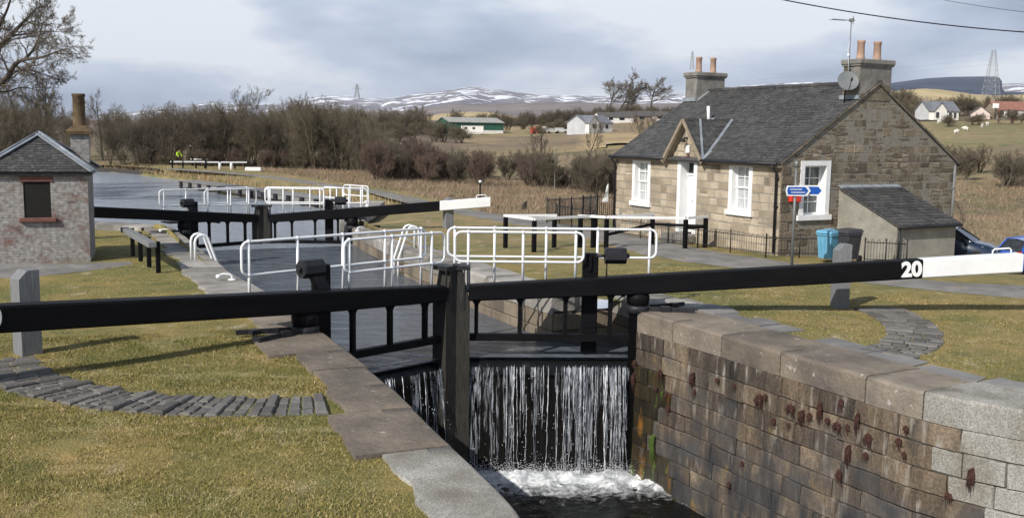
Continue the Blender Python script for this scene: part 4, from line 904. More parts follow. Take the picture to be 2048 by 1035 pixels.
mb = MB(); mb.lathe([(.01, -.03), (.035, -.02), (.035, .02), (.01, .03)], (.315, L0+.12, 1.3), 8); mb.prism([((L0+L1)/2-.1, 1.42), ((L0+L1)/2+.1, 1.42), ((L0+L1)/2+.1, 1.47), ((L0+L1)/2-.1, 1.47)], fm, -.325, -.315); mb.build('handle', M['iron'], sur)
mb = MB(); mb.bbox((-.35, (u0+u1)/2, .12), (.6, 1.3, .3), .03); mb.build('doorstep', M['capstone'], t)
mb = MB(); mb.tube([(-.02, 4.95, 3.72), (-.16, 4.95, 3.74), (-.24, 4.93, 3.68)], .03, 6); mb.lathe([(.03, 0), (.09, -.05), (.1, -.12), (.02, -.13)], (-.24, 4.93, 3.72), 10); mb.build('lamp', M['iron'], t)
mb = MB(); mb.bbox((-.05, 4.88, 3.34), (.07, .2, .28), .015); mb.build('alarm_box', M['white'], t)
mb = MB(); mb.bbox((-.04, 4.86, 3.12), (.05, .12, .08), .01); mb.build('bell_push', M['lintel'], t)
# lean-to
mb = MB(); x0, x1, d, zf, zb_ = 2.52, 5.18, 2.5, 1.12, 2.2
mb.poly([(x0, 0, -1.5), (x0, -d, -1.5), (x0, -d, zf), (x0, 0, zb_)], 0); mb.poly([(x1, 0, -1.5), (x1, -d, -1.5), (x1, -d, zf), (x1, 0, zb_)], 0); mb.poly([(x0, -d, -1.5), (x1, -d, -1.5), (x1, -d, zf), (x0, -d, zf)], 0)
lt = mb.build('outhouse', M['harl'], t)
lm = lambda u, v, l: (u, -d-.14+v*(d+.12)/2.79, zf+.02+v*(zb_-zf+.0)/2.79+l-.0)
mb = MB(); mb.prism([(x0-.06, 0), (x1+.08, 0), (x1+.08, 2.72), (x0-.06, 2.72)], lm, -.07, 0); slates(mb, lm, lambda v: x0-.07, lambda v: x1+.09, 0, 2.7, .19, .3, 0, rh, .03)
lr = mb.build('roof', M['slate'], lt)
mb = MB(); mb.beam((x0-.06, -.09, zb_+.02), (x1+.08-.05, -.09, zb_+.02), .22, .04, up=(0, -.4, 1)); mb.build('lead_flashing', M['lead'], lr)
mb = MB(); mb.tube([(x0-.05, -d-.16, zf-.03), (x1+.08, -d-.16, zf-.03)], .045, 8); mb.build('gutter', M['iron'], lr)
mb = MB(); mb.tube([(x0+.05, -d-.06, zf-.05), (x0+.05, -d-.05, -.1)], .035, 8); mb.build('downpipe', M['iron'], lt)
# satellite dish and aerial
def tw(x, y, z): X, Y = 8.58+math.cos(HA)*x-math.sin(HA)*y, 32.06+math.sin(HA)*x+math.cos(HA)*y; return (X, Y, z-.12)
ds = thing('satellite_dish', 'round grey satellite dish on the slates beside the near chimney', 'satellite dish', tw(2.86, .32, 4.95), HA)
mb = MB(); aim = Vector((-.5, -.85, .42)).normalized(); ax = aim.cross(Vector((0, 0, 1))).normalized(); ay = ax.cross(aim); cc = Vector((-.05, -.15, .72)); rings = []
for i in range(7):
    q = i/6*.345; dep = .45*q*q
    rings.append([mb.vert(cc+(ax*math.cos(2*math.pi*k/28)+ay*math.sin(2*math.pi*k/28))*max(q, .002)+aim*dep) for k in range(28)])
for A, B in zip(rings, rings[1:]):
    for k in range(28): mb.face((A[k], A[(k+1) % 28], B[(k+1) % 28], B[k]), 0, .5, True)
M['dish'] = mat('grey_dish_paint', [(.3, (.13, .14, .145)), (.7, (.18, .19, .195))], 5, rough=.5)
mb.build('reflector', M['dish'], ds)
mb = MB(); mb.tube([(.1, .1, 0), (.0, .0, .35), cc-aim*.03], .025, 8); mb.build('bracket', M['iron'], ds)
mb = MB(); mb.tube([cc-ay*.36+aim*.05, cc+aim*.42-ay*.16], .014, 6); mb.tube([cc+aim*.40-ay*.17, cc+aim*.50-ay*.13], .035, 8); mb.build('receiver_arm', M['iron'], ds)
ae = thing('aerial', 'thin television aerial on a mast strapped to the near chimney', 'aerial', tw(3.06, .4, 5.6), HA)
mb = MB(); mb.tube([(0, 0, 0), (0, 0, 2.1)], .018, 6); mb.box((.06, 0, .5), (.14, .05, .04)); mb.box((.06, 0, .75), (.14, .05, .04)); mb.build('mast', M['greywood'], ae)
mb = MB(); mb.tube([(.1, -.05, 2.06), (-.78, .06, 2.08)], .012, 5)
for k in range(9): x = -.75+k*.07; mb.tube([(x, .06-.18+x*-.12, 2.07), (x, .06+.1+x*-.12, 2.07)], .006, 4)
mb.box((-.02, -.03, 2.08), (.08, .16, .1)); mb.tube([(.05, -.03, 1.94), (.05, -.03, 2.22)], .012, 5); mb.build('antenna', M['greywood'], ae)
mb = MB(); mb.tube([(0, 0, 1.4), (-.09, 0, 1.15), (-.05, 0, .9), (-.03, 0, .8), (0, .02, .2)], .007, 5); mb.lathe([(.0, -.06), (.04, -.03), (.04, .03), (0, .06)], (-.05, 0, .95), 8); mb.build('cable', M['wmetal'], ae)
rb = thing('wall_box', 'bright red box fixed to the cottage gable behind the blue finger signs', 'wall box', tw(.52, -.02, 1.80), HA)
M['red'] = mat('red_plastic', [(.3, (.62, .03, .02)), (.7, (.72, .05, .03))], 4, rough=.4)
mb = MB(); mb.bbox((0, -.07, .12), (.46, .14, .34), .03); mb.build('case', M['red'], rb)
mb = MB(); mb.tube([(.06, -.05, -.05), (.06, -.05, -.2), (.03, -.05, -.26)], .02, 6); mb.build('spout', M['wmetal'], rb)
cl = thing('hanging_cloth', 'small white cloth hanging at the far corner of the cottage', 'cloth', tw(-.12, HW+.25, 1.55), HA)
mb = MB(); n = 6
for i in range(n):
    a = i/n; b = (i+1)/n; fx = lambda q: (-.05-.25*q, .03*math.sin(q*9), -.75*q+.3)
    mb.poly([(-.02, 0, fx(a)[2]), fx(a), fx(b), (-.02, 0, fx(b)[2])]); mb.poly([(-.02, .012, fx(b)[2]), (fx(b)[0], fx(b)[1]+.012, fx(b)[2]), (fx(a)[0], fx(a)[1]+.012, fx(a)[2]), (-.02, .012, fx(a)[2])])
mb.build('cloth', M['white'], cl)

# ------------------------------------------------------------------ brick hut
BA = R(20)
t = thing('brick_hut', 'small whitewashed brick hut with hipped slate roof and boarded window', 'hut', (-12.22, 28.75, -.02), BA)
BW, BD, BE, BR = 2.72, 3.0, 2.46, 3.50
mb = MB(); wh = (-1.68, -.98, 1.16, 2.18)
fm2 = lambda u, z, d: (u, -d, z)
rect_wall(mb, fm2, -BW, 0, -.3, BE, [wh]); mb.poly([(0, 0, -.3), (0, BD, -.3), (0, BD, BE), (0, 0, BE)]); mb.poly([(-BW, 0, -.3), (-BW, BD, -.3), (-BW, BD, BE), (-BW, 0, BE)]); mb.poly([(-BW, BD, -.3), (0, BD, -.3), (0, BD, BE), (-BW, BD, BE)])
for a, b, c, d_ in ((wh[0], wh[2], wh[0], wh[3]), (wh[1], wh[2], wh[1], wh[3]), (wh[0], wh[2], wh[1], wh[2]), (wh[0], wh[3], wh[1], wh[3])):
    mb.poly([(a, 0, b), (c, 0, d_), (c, .16, d_), (a, .16, b)])
o = mb.build('wall', M['brick'], t); set_uv(o, lambda c, n: (c.x+c.y, c.z))
mb = MB(); mb.poly([(wh[0], .025, wh[2]), (wh[1], .025, wh[2]), (wh[1], .025, wh[3]), (wh[0], .025, wh[3])]); w_ = mb.build('window', M['void'], t)
mb = MB(); mb.bbox((-1.33, -.03, 1.10), (.96, .18, .12), .015); mb.build('sill', M['lintel'], w_)
mb = MB(); mb.bbox((-1.33, -.002, 2.25), (.86, .06, .15), .01); mb.build('lintel', M['lintel'], w_)
mb = MB(); o_ = .16; ap = Vector((-BW/2, BD/2, BR)); cs = [Vector(q) for q in ((-BW-o_, -o_, BE), (o_, -o_, BE), (o_, BD+o_, BE), (-BW-o_, BD+o_, BE))]
mb.box((-BW/2, BD/2, BE-.05), (BW+.24, BD+.24, .1), 1)
hips = []
for k in range(4):
    A, B = cs[k], cs[(k+1) % 4]; mb.poly([A, B, ap], 0); mid = (A+B)/2; vl = (ap-mid).length; ux = (B-A).normalized(); vx = (ap-mid).normalized(); nz_ = ux.cross(vx); hw = (B-A).length/2
    slates(mb, lambda u, v, l, mid=mid, ux=ux, vx=vx, nz_=nz_: mid+ux*u+vx*v+nz_*(l+.005), lambda v, hw=hw, vl=vl: -hw*(1-v/vl), lambda v, hw=hw, vl=vl: hw*(1-v/vl), 0, vl-.03, .125, .19, 0, rh)
rf = mb.build('roof', [M['slate'], M['iron']], t)
for k in range(4):
    mb = MB(); A = cs[k]; dr = (ap-A).normalized(); out = Vector((A.x-ap.x, A.y-ap.y, 0)).normalized(); up = (out*.32+Vector((0, 0, 1))).normalized()
    mb.beam(A+up*.035-dr*.04, ap+up*.035, .26, .03, 0, up=up); mb.tube([A+up*.07-dr*.04, ap+up*.07], .035, 8, 0); mb.build('hip_flashing', M['lead'], rf)
mb = MB(); mb.box((-.30, BD-.45, 2.9), (.52, .52, 1.3)); c = mb.build('chimney', M['brickgrey'], rf); set_uv(c, lambda v, n: (v.x+v.y, v.z))
mb = MB(); q = [mb.vert((-.30+a*.36, BD-.45+b*.36, 3.50)) for a, b in ((-1, -1), (1, -1), (1, 1), (-1, 1))]; q2 = [mb.vert((-.30+a*.38, BD-.45+b*.38, 3.60)) for a, b in ((-1, -1), (1, -1), (1, 1), (-1, 1))]; q3 = [mb.vert((-.30+a*.2, BD-.45+b*.2, 3.78)) for a, b in ((-1, -1), (1, -1), (1, 1), (-1, 1))]
mb.face(q[::-1]); mb.face(q3)
for A, B in ((q, q2), (q2, q3)):
    for k in range(4): mb.face((A[k], A[(k+1) % 4], B[(k+1) % 4], B[k]))
mb.build('cap', M['potold'], c)
mb = MB(); mb.lathe([(.21, 3.74), (.185, 3.80), (.175, 4.64), (.195, 4.66), (.195, 4.74), (.13, 4.74), (.12, 4.5)], (-.30, BD-.45, 0), 16); mb.build('chimney_pot', M['potold'], c)

# ------------------------------------------------------------------ posts, bench rail, barriers
def stone_post(label, s, w, wd, h, z=0, rz=0):
    t = lthing('stop_post', label, 'post', s, w, z, rz); mb = MB(); x, y = wd/2, wd/2*1.1
    b = .02; P8 = [(-x, -y, -.4), (x, -y, -.4), (x, y, -.4), (-x, y, -.4), (-x, -y, h), (x, -y, h+.0), (x, y, h-.0), (-x, y, h)]
    pts = [(-x, -.4), (x, -.4), (x, h), (-x+.14, h), (-x, h-.14)]
    mb.prism(pts, lambda u, v, d: (u+rng.uniform(-.004, .004), d, v), -y, y); o = mb.build('stop_post', M['greywood']); o.location = t.location; o.rotation_euler = t.rotation_euler; tag(o, label, 'post'); bpy.data.objects.remove(t); return o
stone_post('grey timber stop post on the lawn behind the nearest left gate beam', -7.2, 18.05, .325, 1.38, 0, R(24))
stone_post('grey timber stop post behind the numbered gate beam on the right lawn', 9.11, 17.1, .30, 1.38, 0, R(-20))
stone_post('grey timber stop post standing under the white far gate beam end', 8.05, 39.3, .34, 1.32, -.33)
t = thing('bench_rail', 'low grey rail on short black posts along the left lockside grass', 'rail', (-10.5, 27.9, -.03), math.atan2(29.7-26.04, -11.6+9.5))
Lr = 4.22
mb = MB(); mb.bbox((.1, .0, .70), (Lr+.3, .22, .15), .015); mb.build('rail', M['greywood'], t)
for k in range(4): mb = MB(); mb.bbox((-Lr/2+.12+k*(Lr-.24)/3, -.16, .35), (.13, .11, .84), .01); mb.build('post', M['black'], t)
def barrier(label, pts, segs, h, low=(), bar=.085, group=None):
    c = pts[0]; t = thing('towpath_barrier', label, 'barrier', (c[0], c[1], 0), 0); L_ = lambda p, z=0: (p[0]-c[0], p[1]-c[1], z)
    for p in pts: mb = MB(); mb.bbox(L_(p, h/2-.1), (.13, .13, h+.2), .01, rz=LA); mb.build('post', M['black'], t)
    for a, b in segs:
        A, B = Vector(L_(pts[a], h+.05)), Vector(L_(pts[b], h+.05)); dr = (B-A).normalized()*.08
        mb = MB(); mb.beam(A-dr, B+dr, .06, bar); mb.build('top_rail', M['white'], t)
    for a, za, b, zb_ in low: mb = MB(); mb.beam(L_(pts[a], za), L_(pts[b], zb_), .06, .09); mb.build('lower_rail', M['black'], t)
barrier('white-topped black timber barrier, left one of two beside the towpath', [(-.23, 33.6), (.71, 32.38), (1.43, 33.96), (2.75, 33.9)], [(0, 1), (0, 2), (1, 3)], .9)
barrier('longer white-topped black timber barrier in front of the cottage door', [(2.31, 33.92), (3.17, 33.57), (5.84, 33.6), (6.65, 34.32), (4.9, 34.9), (2.85, 34.3)], [(0, 1), (1, 2), (2, 3), (1, 4)], .9, [(1, .35, 4, .62), (4, .62, 3, .62), (2, .62, 3, .60)])
# finger signpost
M['blue'] = mat('blue_sign_face', [(.3, (.008, .07, .34)), (.7, (.012, .09, .40))], 3, rough=.4); M['pole'] = mat('galvanised_pole', [(.3, (.13, .14, .14)), (.7, (.22, .23, .22))], 5, rough=.5, metal=.4)
t = thing('signpost', 'finger signpost with two blue white-edged arrow signs beside the towpath', 'signpost', (8.0, 28.37, 0), 0)
mb = MB(); mb.tube([(0, 0, -.2), (0, 0, 2.86)], .042, 10); mb.lathe([(.01, 2.84), (.06, 2.86), (.07, 2.95), (.06, 3.03), (.01, 3.05)], n=10); mb.build('pole', M['pole'], t)
def finger(y0, x0, x1, z, rz, txt):
    f = lambda u, v, d: tuple(Matrix.Rotation(rz, 3, 'Z')@Vector((u, y0+d, z+v)))
    def shape(x0, x1, hh, nose): return [(x0+nose*.35, -hh), (x1-nose, -hh), (x1, 0), (x1-nose, hh), (x0+nose*.35, hh), (x0, hh*.0)]
    mb = MB(); mb.prism(shape(x0, x1, .145, .1), f, -.012, .012); s_ = mb.build('finger_sign', M['white'], t)
    mb = MB(); mb.prism(shape(x0+.035, x1-.075, .108, .09), f, -.018, -.0145); mb.build('sign_face', M['blue'], s_)
    if txt:
        mb = MB(); rt = random.Random(9)                 # two lines of small lettering, too small to read in the photograph
        for zl, a, b in ((.042, x0+.12, x1-.26), (-.042, x0+.16, x1-.16)):
            u = a
            while u < b:
                wl = rt.uniform(.012, .022); mb.prism([(u, zl-.02), (u+wl, zl-.02), (u+wl, zl+rt.uniform(.01, .026)), (u, zl+.015)], f, -.0205, -.019); u += wl+.012
        mb.build('lettering', M['white'], s_)
finger(-.06, -.31, .43, 2.20, R(8), True); finger(.075, .05, .82, 2.21, R(-4), False)

# ------------------------------------------------------------------ wheelie bins
def bin_(label, X, Y, rz, body, lid, w=.56, h=.9):
    t = thing('wheelie_bin', label, 'wheelie bin', (X, Y, -.05), rz)
    mb = MB(); a, b = w/2*.82, w/2; P8 = [(-a, -a, .08), (a, -a, .08), (a, a, .08), (-a, a, .08), (-b, -b*1.05, h), (b, -b*1.05, h), (b, b*1.1, h), (-b, b*1.1, h)]; mb.hexa(P8)
    mb.bbox((0, 0, h-.03), (w*1.08, w*1.15, .08), .015)
    for k in (-1, 0, 1): mb.hexa([(k*a*.6-.03, -a-.012, .1), (k*a*.6+.03, -a-.012, .1), (k*a*.6+.03, -a+.02, .1), (k*a*.6-.03, -a+.02, .1), (k*b*.6-.03, -b*1.05-.012, h-.1), (k*b*.6+.03, -b*1.05-.012, h-.1), (k*b*.6+.03, -b+.02, h-.1), (k*b*.6-.03, -b+.02, h-.1)])
    mb.build('body', body, t)
    mb = MB(); q = w/2*1.1; mb.hexa([(-q, -q*1.15, h+.012), (q, -q*1.15, h+.012), (q, q*1.15, h+.02), (-q, q*1.15, h+.02), (-q*.9, -q*.95, h+.09), (q*.9, -q*.95, h+.09), (q*.9, q*1.0, h+.12), (-q*.9, q*1.0, h+.12)]); mb.tube([(-q*.8, q*1.2, h+.05), (q*.8, q*1.2, h+.05)], .022, 8); mb.build('lid', lid, t)
    for sx in (-1, 1): mb = MB(); mb.tube([(sx*(a+.0), a+.02, .1), (sx*(a+.07), a+.02, .1)], .1, 14); mb.build('wheel', M['iron'], t)
    return t
M['binblue'] = mat('pale_blue_plastic', [(.3, (.10, .30, .44)), (.7, (.15, .37, .52))], 3, rough=.5); M['bingrey'] = mat('charcoal_plastic', [(.3, (.035, .035, .042)), (.7, (.055, .055, .062))], 3, rough=.5)
bin_('pale blue wheelie bin standing by the cottage gable wall', 9.75, 30.6, HA-R(80), M['binblue'], M['binblue'], .52, .84)
b2 = bin_('charcoal grey wheelie bin beside the lean-to outhouse wall', 10.28, 30.5, HA-R(86), M['bingrey'], M['bingrey'], .56, .88)
mb = MB()
for k in range(4): mb.box((-.30, -.02+k*.045, .70+.01*(k % 2)), (.004, .03, .035))
mb.build('lettering', M['white'], b2)

# ------------------------------------------------------------------ iron railings
def railing(label, pts, h, gap=.11, post=1.9, hoops=False, z0=0., rod=.009, pr=.022, rails=(.12, -.08), posth=.06):
    c = pts[0]; t = thing('iron_railing', label, 'railing', (c[0], c[1], z0), 0)
    mb = MB()
    for (x0, y0), (x1, y1) in zip(pts, pts[1:]):
        L = math.hypot(x1-x0, y1-y0); n = max(1, int(L/gap)); g = lambda q: (x0+(x1-x0)*q-c[0], y0+(y1-y0)*q-c[1])
        zz = lambda q: float(zt(x0+(x1-x0)*q, y0+(y1-y0)*q))+.03-z0
        for i in range(n+1):
            x, y = g(i/n); z = zz(i/n)
            if hoops and i % 2 == 0 and i < n:
                x2, y2 = g((i+1)/n); mx_, my = (x+x2)/2, (y+y2)/2
                mb.tube([(x, y, z+.03), (x, y, z+h-.05), (mx_, my, z+h+.02), (x2, y2, z+h-.05), (x2, y2, z+.03)], rod, 4, 0, False)
            elif not hoops: mb.tube([(x, y, z+.05), (x, y, z+h)], rod, 4, 0, True)
        for rl_ in rails:
            zr_ = rl_ if rl_ > 0 else h+rl_
            k = max(1, int(L/2)); mb.tube([(*g(q/k), zz(q/k)+zr_) for q in range(k+1)], .014, 4, 0)
        k = max(1, round(L/post))
        for i in range(k+1):
            x, y = g(i/k); z = zz(i/k); mp_ = MB(); mp_.tube([(x, y, z-.1), (x, y, z+h+posth)], pr, 6, 0); mp_.build('post', M['iron'], t)
    mb.build('bars', M['iron'], t); return t
railing('low hooped black railing in front of the cottage', [tw(-.95, 8.1, 0)[:2], tw(-.95, -.5, 0)[:2], tw(1.6, -.75, 0)[:2]], .68, .115, 1.7, True, rod=.006)
railing('short hooped railing beside the outhouse and the grey bin', [(10.75, 30.3), tw(2.55, -2.9, 0)[:2]], .72, .10, .9, True, rod=.007)
railing('dense black upright railing on the towpath left of the cottage', [(1.55, 45.0), (3.35, 47.6), (4.2, 49.5), (6.2, 48.2)], 1.1, .11, 1.1, False, 0, .013, .03)
railing('thin black railing closing the grass beside the cottage far corner', [(3.3, 39.9), (2.5, 42), (1.9, 44.2)], .9, .12, 2.0, False, 0, .008, .022, rails=(-.05,))

# ------------------------------------------------------------------ mooring hooks, ladders, bollard, lamps
def hook(label, s, w, rz):
    t = lthing('mooring_hook', label, 'mooring hook', s, w, HZ(w)+.03, rz)
    mb = MB(); mb.tube([(0, 0, -.02), (0, 0, .09), (.05, 0, .14), (.22, 0, .15), (.30, .02, .13), (.33, .05, .10)], .028, 8); mb.lathe([(0, -.06), (.05, -.04), (.065, 0), (.05, .04), (0, .06)], (.33, .05, .1), 10); mb.build('hook', M['wmetal'], t)
    mb = MB(); mb.lathe([(.10, -.02), (.10, .015), (.06, .03)], n=12); mb.build('base', M['wmetal'], t)
hook('white iron mooring hook on the left coping under the near handrail', -2.86, 25.2, R(175)); hook('white iron mooring hook on the left coping under the far gate beam', -3.0, 40.0, R(170)); hook('white iron mooring hook on the right coping near the far gate', 3.95, 38.6, R(20)); hook('white iron mooring hook on the right coping beyond the near gate rails', 3.62, 25.8, R(200))
def ladder(label, s, w, rz):
    t = lthing('ladder_handrail', label, 'ladder rail', s, w, HZ(w)+.02, rz)
    for dy in (-.22, .22):
        pts = [(-.62, dy, -.05), (-.62, dy, .55)]+[(-.62+.2-.2*math.cos(R(a)), dy, .55+.2*math.sin(R(a))) for a in (30, 60, 90, 120, 150)]+[(-.2, dy, .5), (.08, dy, -.3), (.09, dy, -1.0)]
        mb = MB(); mb.tube(pts, .04, 8); mb.build('hoop', M['wmetal'], t)
    mb = MB()
    for k in range(3): mb.tube([(.09, -.22, -.35-k*.28), (.09, .22, -.35-k*.28)], .018, 6)
    mb.build('rungs', M['wmetal'], t)
ladder('pair of white hooped ladder rails on the left chamber coping', -2.62, 30.2, R(8)); ladder('pair of white hooped ladder rails on the right chamber coping', 3.36, 31.3, R(180))
t = thing('bollard', 'small white mooring bollard on the quay beyond the far gate', 'bollard', (-7.75, 53.2, -.33), 0)
mb = MB(); mb.lathe([(.17, -.05), (.17, .03), (.09, .06), (.085, .24), (.15, .28), (.16, .33), (.1, .36)], n=14); mb.build('bollard', M['wmetal'], t)
def lamp(label, X, Y, h, dz=0):
    z = float(zt(X, Y)); t = thing('lamp_post', label, 'lamp post', (X, Y, z), 0)
    mb = MB(); mb.tube([(0, 0, -.1), (0, 0, h-.12)], [.05, .04], 8); mb.build('pole', M['black'], t)
    mb = MB(); mb.lathe([(.03, h-.14), (.09, h-.08), (.10, h-.02), (.05, h+.03), (.01, h+.04)], n=12); mb.build('lamp_head', M['wmetal'], t)
lamp('short black post with a white cap beside the towpath', -1.92, 58.6, 1.5); 
t = thing('marker_stone', 'small dark leaning marker stone at the towpath edge', 'marker', (.65, 56.2, float(zt(.65, 56.2))), .4)
mb = MB(); mb.prism([(-.25, -.1), (.1, -.1), (.14, .5), (-.02, .42)], lambda u, v, d: (u, d, v), -.1, .1); mb.build('stone', M['mortard'], t)
# rails of the landing stage beyond the far gate
for lab, s, w in (('white tubular landing rail nearer the far gate', 6.1, 50.5), ('white tubular landing rail farther along the quay', 7.6, 52.2)):
    t = lthing('landing_rail', lab, 'handrail', s, w, -.33, R(-62)); mb = MB(); rail_loop(mb, lambda d, y, z: (d, y, z), -1.0, .9, 0, .62, 1.15, [-.5, .45], lambda d: -.1, r=.03); mb.tube([(.9, 0, .8), (.9, 0, -.1)], .03, 8); mb.tube([(-1, 0, .8), (-1, 0, -.1)], .03, 8); mb.build('rail', M['wmetal'], t)
# rough stone edge where the canal turns
PS = Path2([(1.6, 103), (-.3, 110.5), (-3.9, 116.6), (-12, 120.6)]); t = LROOT('stone_bank', 'low dark rubble bank at the far turn of the canal', 'stone bank'); mb = MB(); backing(mb, PS, -1, -1.3, -.25, -.4, 1)
stones(mb, wall_map(PS, -1), [-1.0, -.62, -.3, .02], lambda a, b: [(0, PS.len)], .4, 1.1, gap=.03, d=.5, dj=.2, mi=0, jit=.08, rg=rgw); mb.build('stones', [M['mortard'], M['mortard']], t)
# floating jetty with black fenders
jt = thing('jetty', 'long low concrete jetty with black fenders along the canal bank', 'jetty', (*wx(5.3, 71.8), -.9), math.atan2(wx(2.3, 83)[1]-wx(7.7, 61.5)[1], wx(2.3, 83)[0]-wx(7.7, 61.5)[0]))
JL = 25; mb = MB(); mb.bbox((0, 0, .28), (JL, 1.5, .34), .02); mb.bbox((0, 0, .49), (JL+.05, 1.6, .07), .01); mb.build('deck', M['slab'], jt)
for k in range(13): mb = MB(); mb.bbox((-JL/2+1+k*1.92, .84, .22), (.42, .14, .52), .03); mb.build('fender', M['iron'], jt)

# ------------------------------------------------------------------ bare winter trees
M['bark'] = mat('grey_brown_bark', [(.3, (.045, .036, .03)), (.7, (.10, .085, .07))], 4, rough=.95, bump=.5, stretch=(3, 3, .5))
M['birch'] = mat('pale_birch_bark', [(.35, (.16, .15, .14)), (.6, (.36, .35, .33))], 4, rough=.9, stretch=(1, 1, 3))
M['twig'] = mat('winter_twigs', [(.3, (.105, .088, .065)), (.7, (.19, .158, .116))], .35, detail=3, rough=1)
M['twigolive'] = mat('olive_brown_twigs', [(.3, (.11, .092, .062)), (.7, (.195, .163, .11))], .35, detail=3, rough=1)
M['twigred'] = mat('russet_twigs', [(.3, (.115, .08, .062)), (.7, (.20, .142, .11))], .35, detail=3, rough=1)
M['gorse'] = mat('dull_green_gorse', [(.3, (.035, .04, .016)), (.7, (.085, .085, .04))], .6, detail=4, rough=1)
class Tree:
    def __init__(s, seed): s.g = random.Random(seed); s.poly = []
    def rv(s): return Vector((s.g.gauss(0, 1), s.g.gauss(0, 1), s.g.gauss(0, 1)))
    def branch(s, p, d, L, r, lev, P):
        g = s.g; n = P['seg'][lev]; pts = [p.copy()]; rad = [r]; tip = r*P['tip'][lev]; ds = []
        for i in range(n):
            d = (d+s.rv()*P['gn'][lev]*.5+Vector((0, 0, 1))*P['up'][lev]+Vector(P.get('wind', (0, 0, 0)))*(.1 if lev > 0 else .03)).normalized(); p = p+d*L/n
            pts.append(p.copy()); rad.append(r+(tip-r)*(i+1)/n); ds.append(d.copy())
        s.poly.append((lev, pts, rad))
        if lev+1 >= len(P['n']): return
        nc = P['n'][lev+1]; nc = max(1, int(round(nc*g.uniform(.75, 1.25))))
        for k in range(nc):
            t = P['st'][lev+1]+(1-P['st'][lev+1])*(k+g.random())/nc; x = t*n; i = min(int(x), n-1); q = pts[i].lerp(pts[i+1], x-i); dd = ds[i]
            ax = dd.cross(s.rv()).normalized(); a = R(g.gauss(P['ang'][lev+1], 10)); nd = (Matrix.Rotation(a, 3, ax)@dd).normalized()
            ll = L*P['len'][lev+1]*g.uniform(.65, 1.2)*(1.15-.55*t); rr_ = max(P['rmin'], (rad[i]*(1-x+i)+rad[i+1]*(x-i))*P['rr'][lev+1])
            s.branch(q, nd, ll, rr_, lev+1, P)
    def mesh(s, name, levs, m, parent=None):
        V = []; F = []
        for lev, pts, rad in s.poly:
            if lev not in levs: continue
            n = 6 if lev == 0 else (4 if lev == 1 else 3); px = None; base = len(V); K = len(pts)
            for i in range(K):
                t = (pts[min(i+1, K-1)]-pts[max(i-1, 0)]).normalized()
                if px is None: px = t.orthogonal()
                px = (px-t*px.dot(t)).normalized(); py = t.cross(px)
                for k in range(n): a = 2*math.pi*k/n; V.append(pts[i]+(px*math.cos(a)+py*math.sin(a))*rad[i])
            for i in range(K-1):
                for k in range(n): F.append((base+i*n+k, base+i*n+(k+1) % n, base+(i+1)*n+(k+1) % n, base+(i+1)*n+k))
        return np_mesh(name, np.array([tuple(v) for v in V]), np.array(F), m, parent, smooth=False)
def make_tree(seed, P, H, r0, stems=1, spread=0., name='bare_tree', mt='twig', mb_='bark', label='', loc=(0, 0, 0), rz=0, lean=(0, 0), group=None, single=False):
    T = Tree(seed)
    for k in range(stems):
        a = 2*math.pi*k/max(1, stems)+T.g.uniform(-.4, .4); q = spread*T.g.uniform(.5, 1)
        T.branch(Vector((math.cos(a)*q*.25, math.sin(a)*q*.25, -.15)), Vector((math.cos(a)*q+lean[0], math.sin(a)*q+lean[1], 1)).normalized(), H*T.g.uniform(.8, 1.05), r0*T.g.uniform(.75, 1), 0, P)
    nl = len(P['n'])
    if single:
        o = T.mesh(name, range(nl), M[mt]); o.location = loc; o.rotation_euler = (0, 0, rz); return tag(o, label, single, group)
    t = thing(name, label, 'tree', loc, rz, group); T.mesh('trunk', (0, 1), M[mb_], t); T.mesh('crown', range(2, nl), M[mt], t); return t
OAK = dict(n=[1, 11, 9, 8, 7, 4], seg=[6, 6, 5, 4, 3, 2], tip=[.45, .35, .3, .3, .4, .5], gn=[.12, .42, .42, .38, .34, .3], up=[.05, .05, .05, .06, .08, .05], st=[0, .30, .18, .15, .12, .1], len=[1, .95, .58, .52, .5, .5], ang=[0, 58, 46, 44, 42, 40], rr=[1, .42, .48, .48, .5, .6], rmin=.0085)
ASH = dict(n=[1, 12, 7, 6, 5], seg=[7, 5, 4, 3, 2], tip=[.25, .3, .3, .4, .5], gn=[.10, .2, .25, .25, .3], up=[.06, .12, .12, .12, .1], st=[0, .25, .2, .15, .1], len=[1, .46, .5, .48, .5], ang=[0, 42, 38, 38, 36], rr=[1, .42, .5, .5, .6], rmin=.009)
THK = dict(n=[1, 8, 7, 6, 4], seg=[5, 4, 3, 3, 2], tip=[.35, .35, .4, .5, .5], gn=[.16, .25, .3, .35, .35], up=[.10, .14, .14, .12, .08], st=[0, .12, .15, .1, .1], len=[1, .62, .55, .55, .6], ang=[0, 34, 34, 36, 36], rr=[1, .48, .5, .55, .6], rmin=.0072)
SAP = dict(n=[1, 16, 5, 4], seg=[8, 4, 3, 2], tip=[.15, .3, .4, .5], gn=[.06, .15, .2, .25], up=[.05, .08, .1, .1], st=[0, .2, .15, .1], len=[1, .26, .5, .5], ang=[0, 46, 40, 40], rr=[1, .35, .5, .6], rmin=.008)
WND = dict(OAK); WND.update(n=[1, 10, 8, 7, 5], seg=[6, 5, 4, 3, 2], wind=(.9, .1, .1), rmin=.045, gn=[.12, .25, .3, .3, .3], tip=[.45, .35, .3, .4, .5], up=[.05, .08, .06, .05, .05], st=[0, .3, .2, .15, .1], len=[1, .85, .55, .5, .5], ang=[0, 52, 44, 42, 40], rr=[1, .5, .5, .5, .6])
G = lambda X, Y: (X, Y, float(zt(X, Y)))
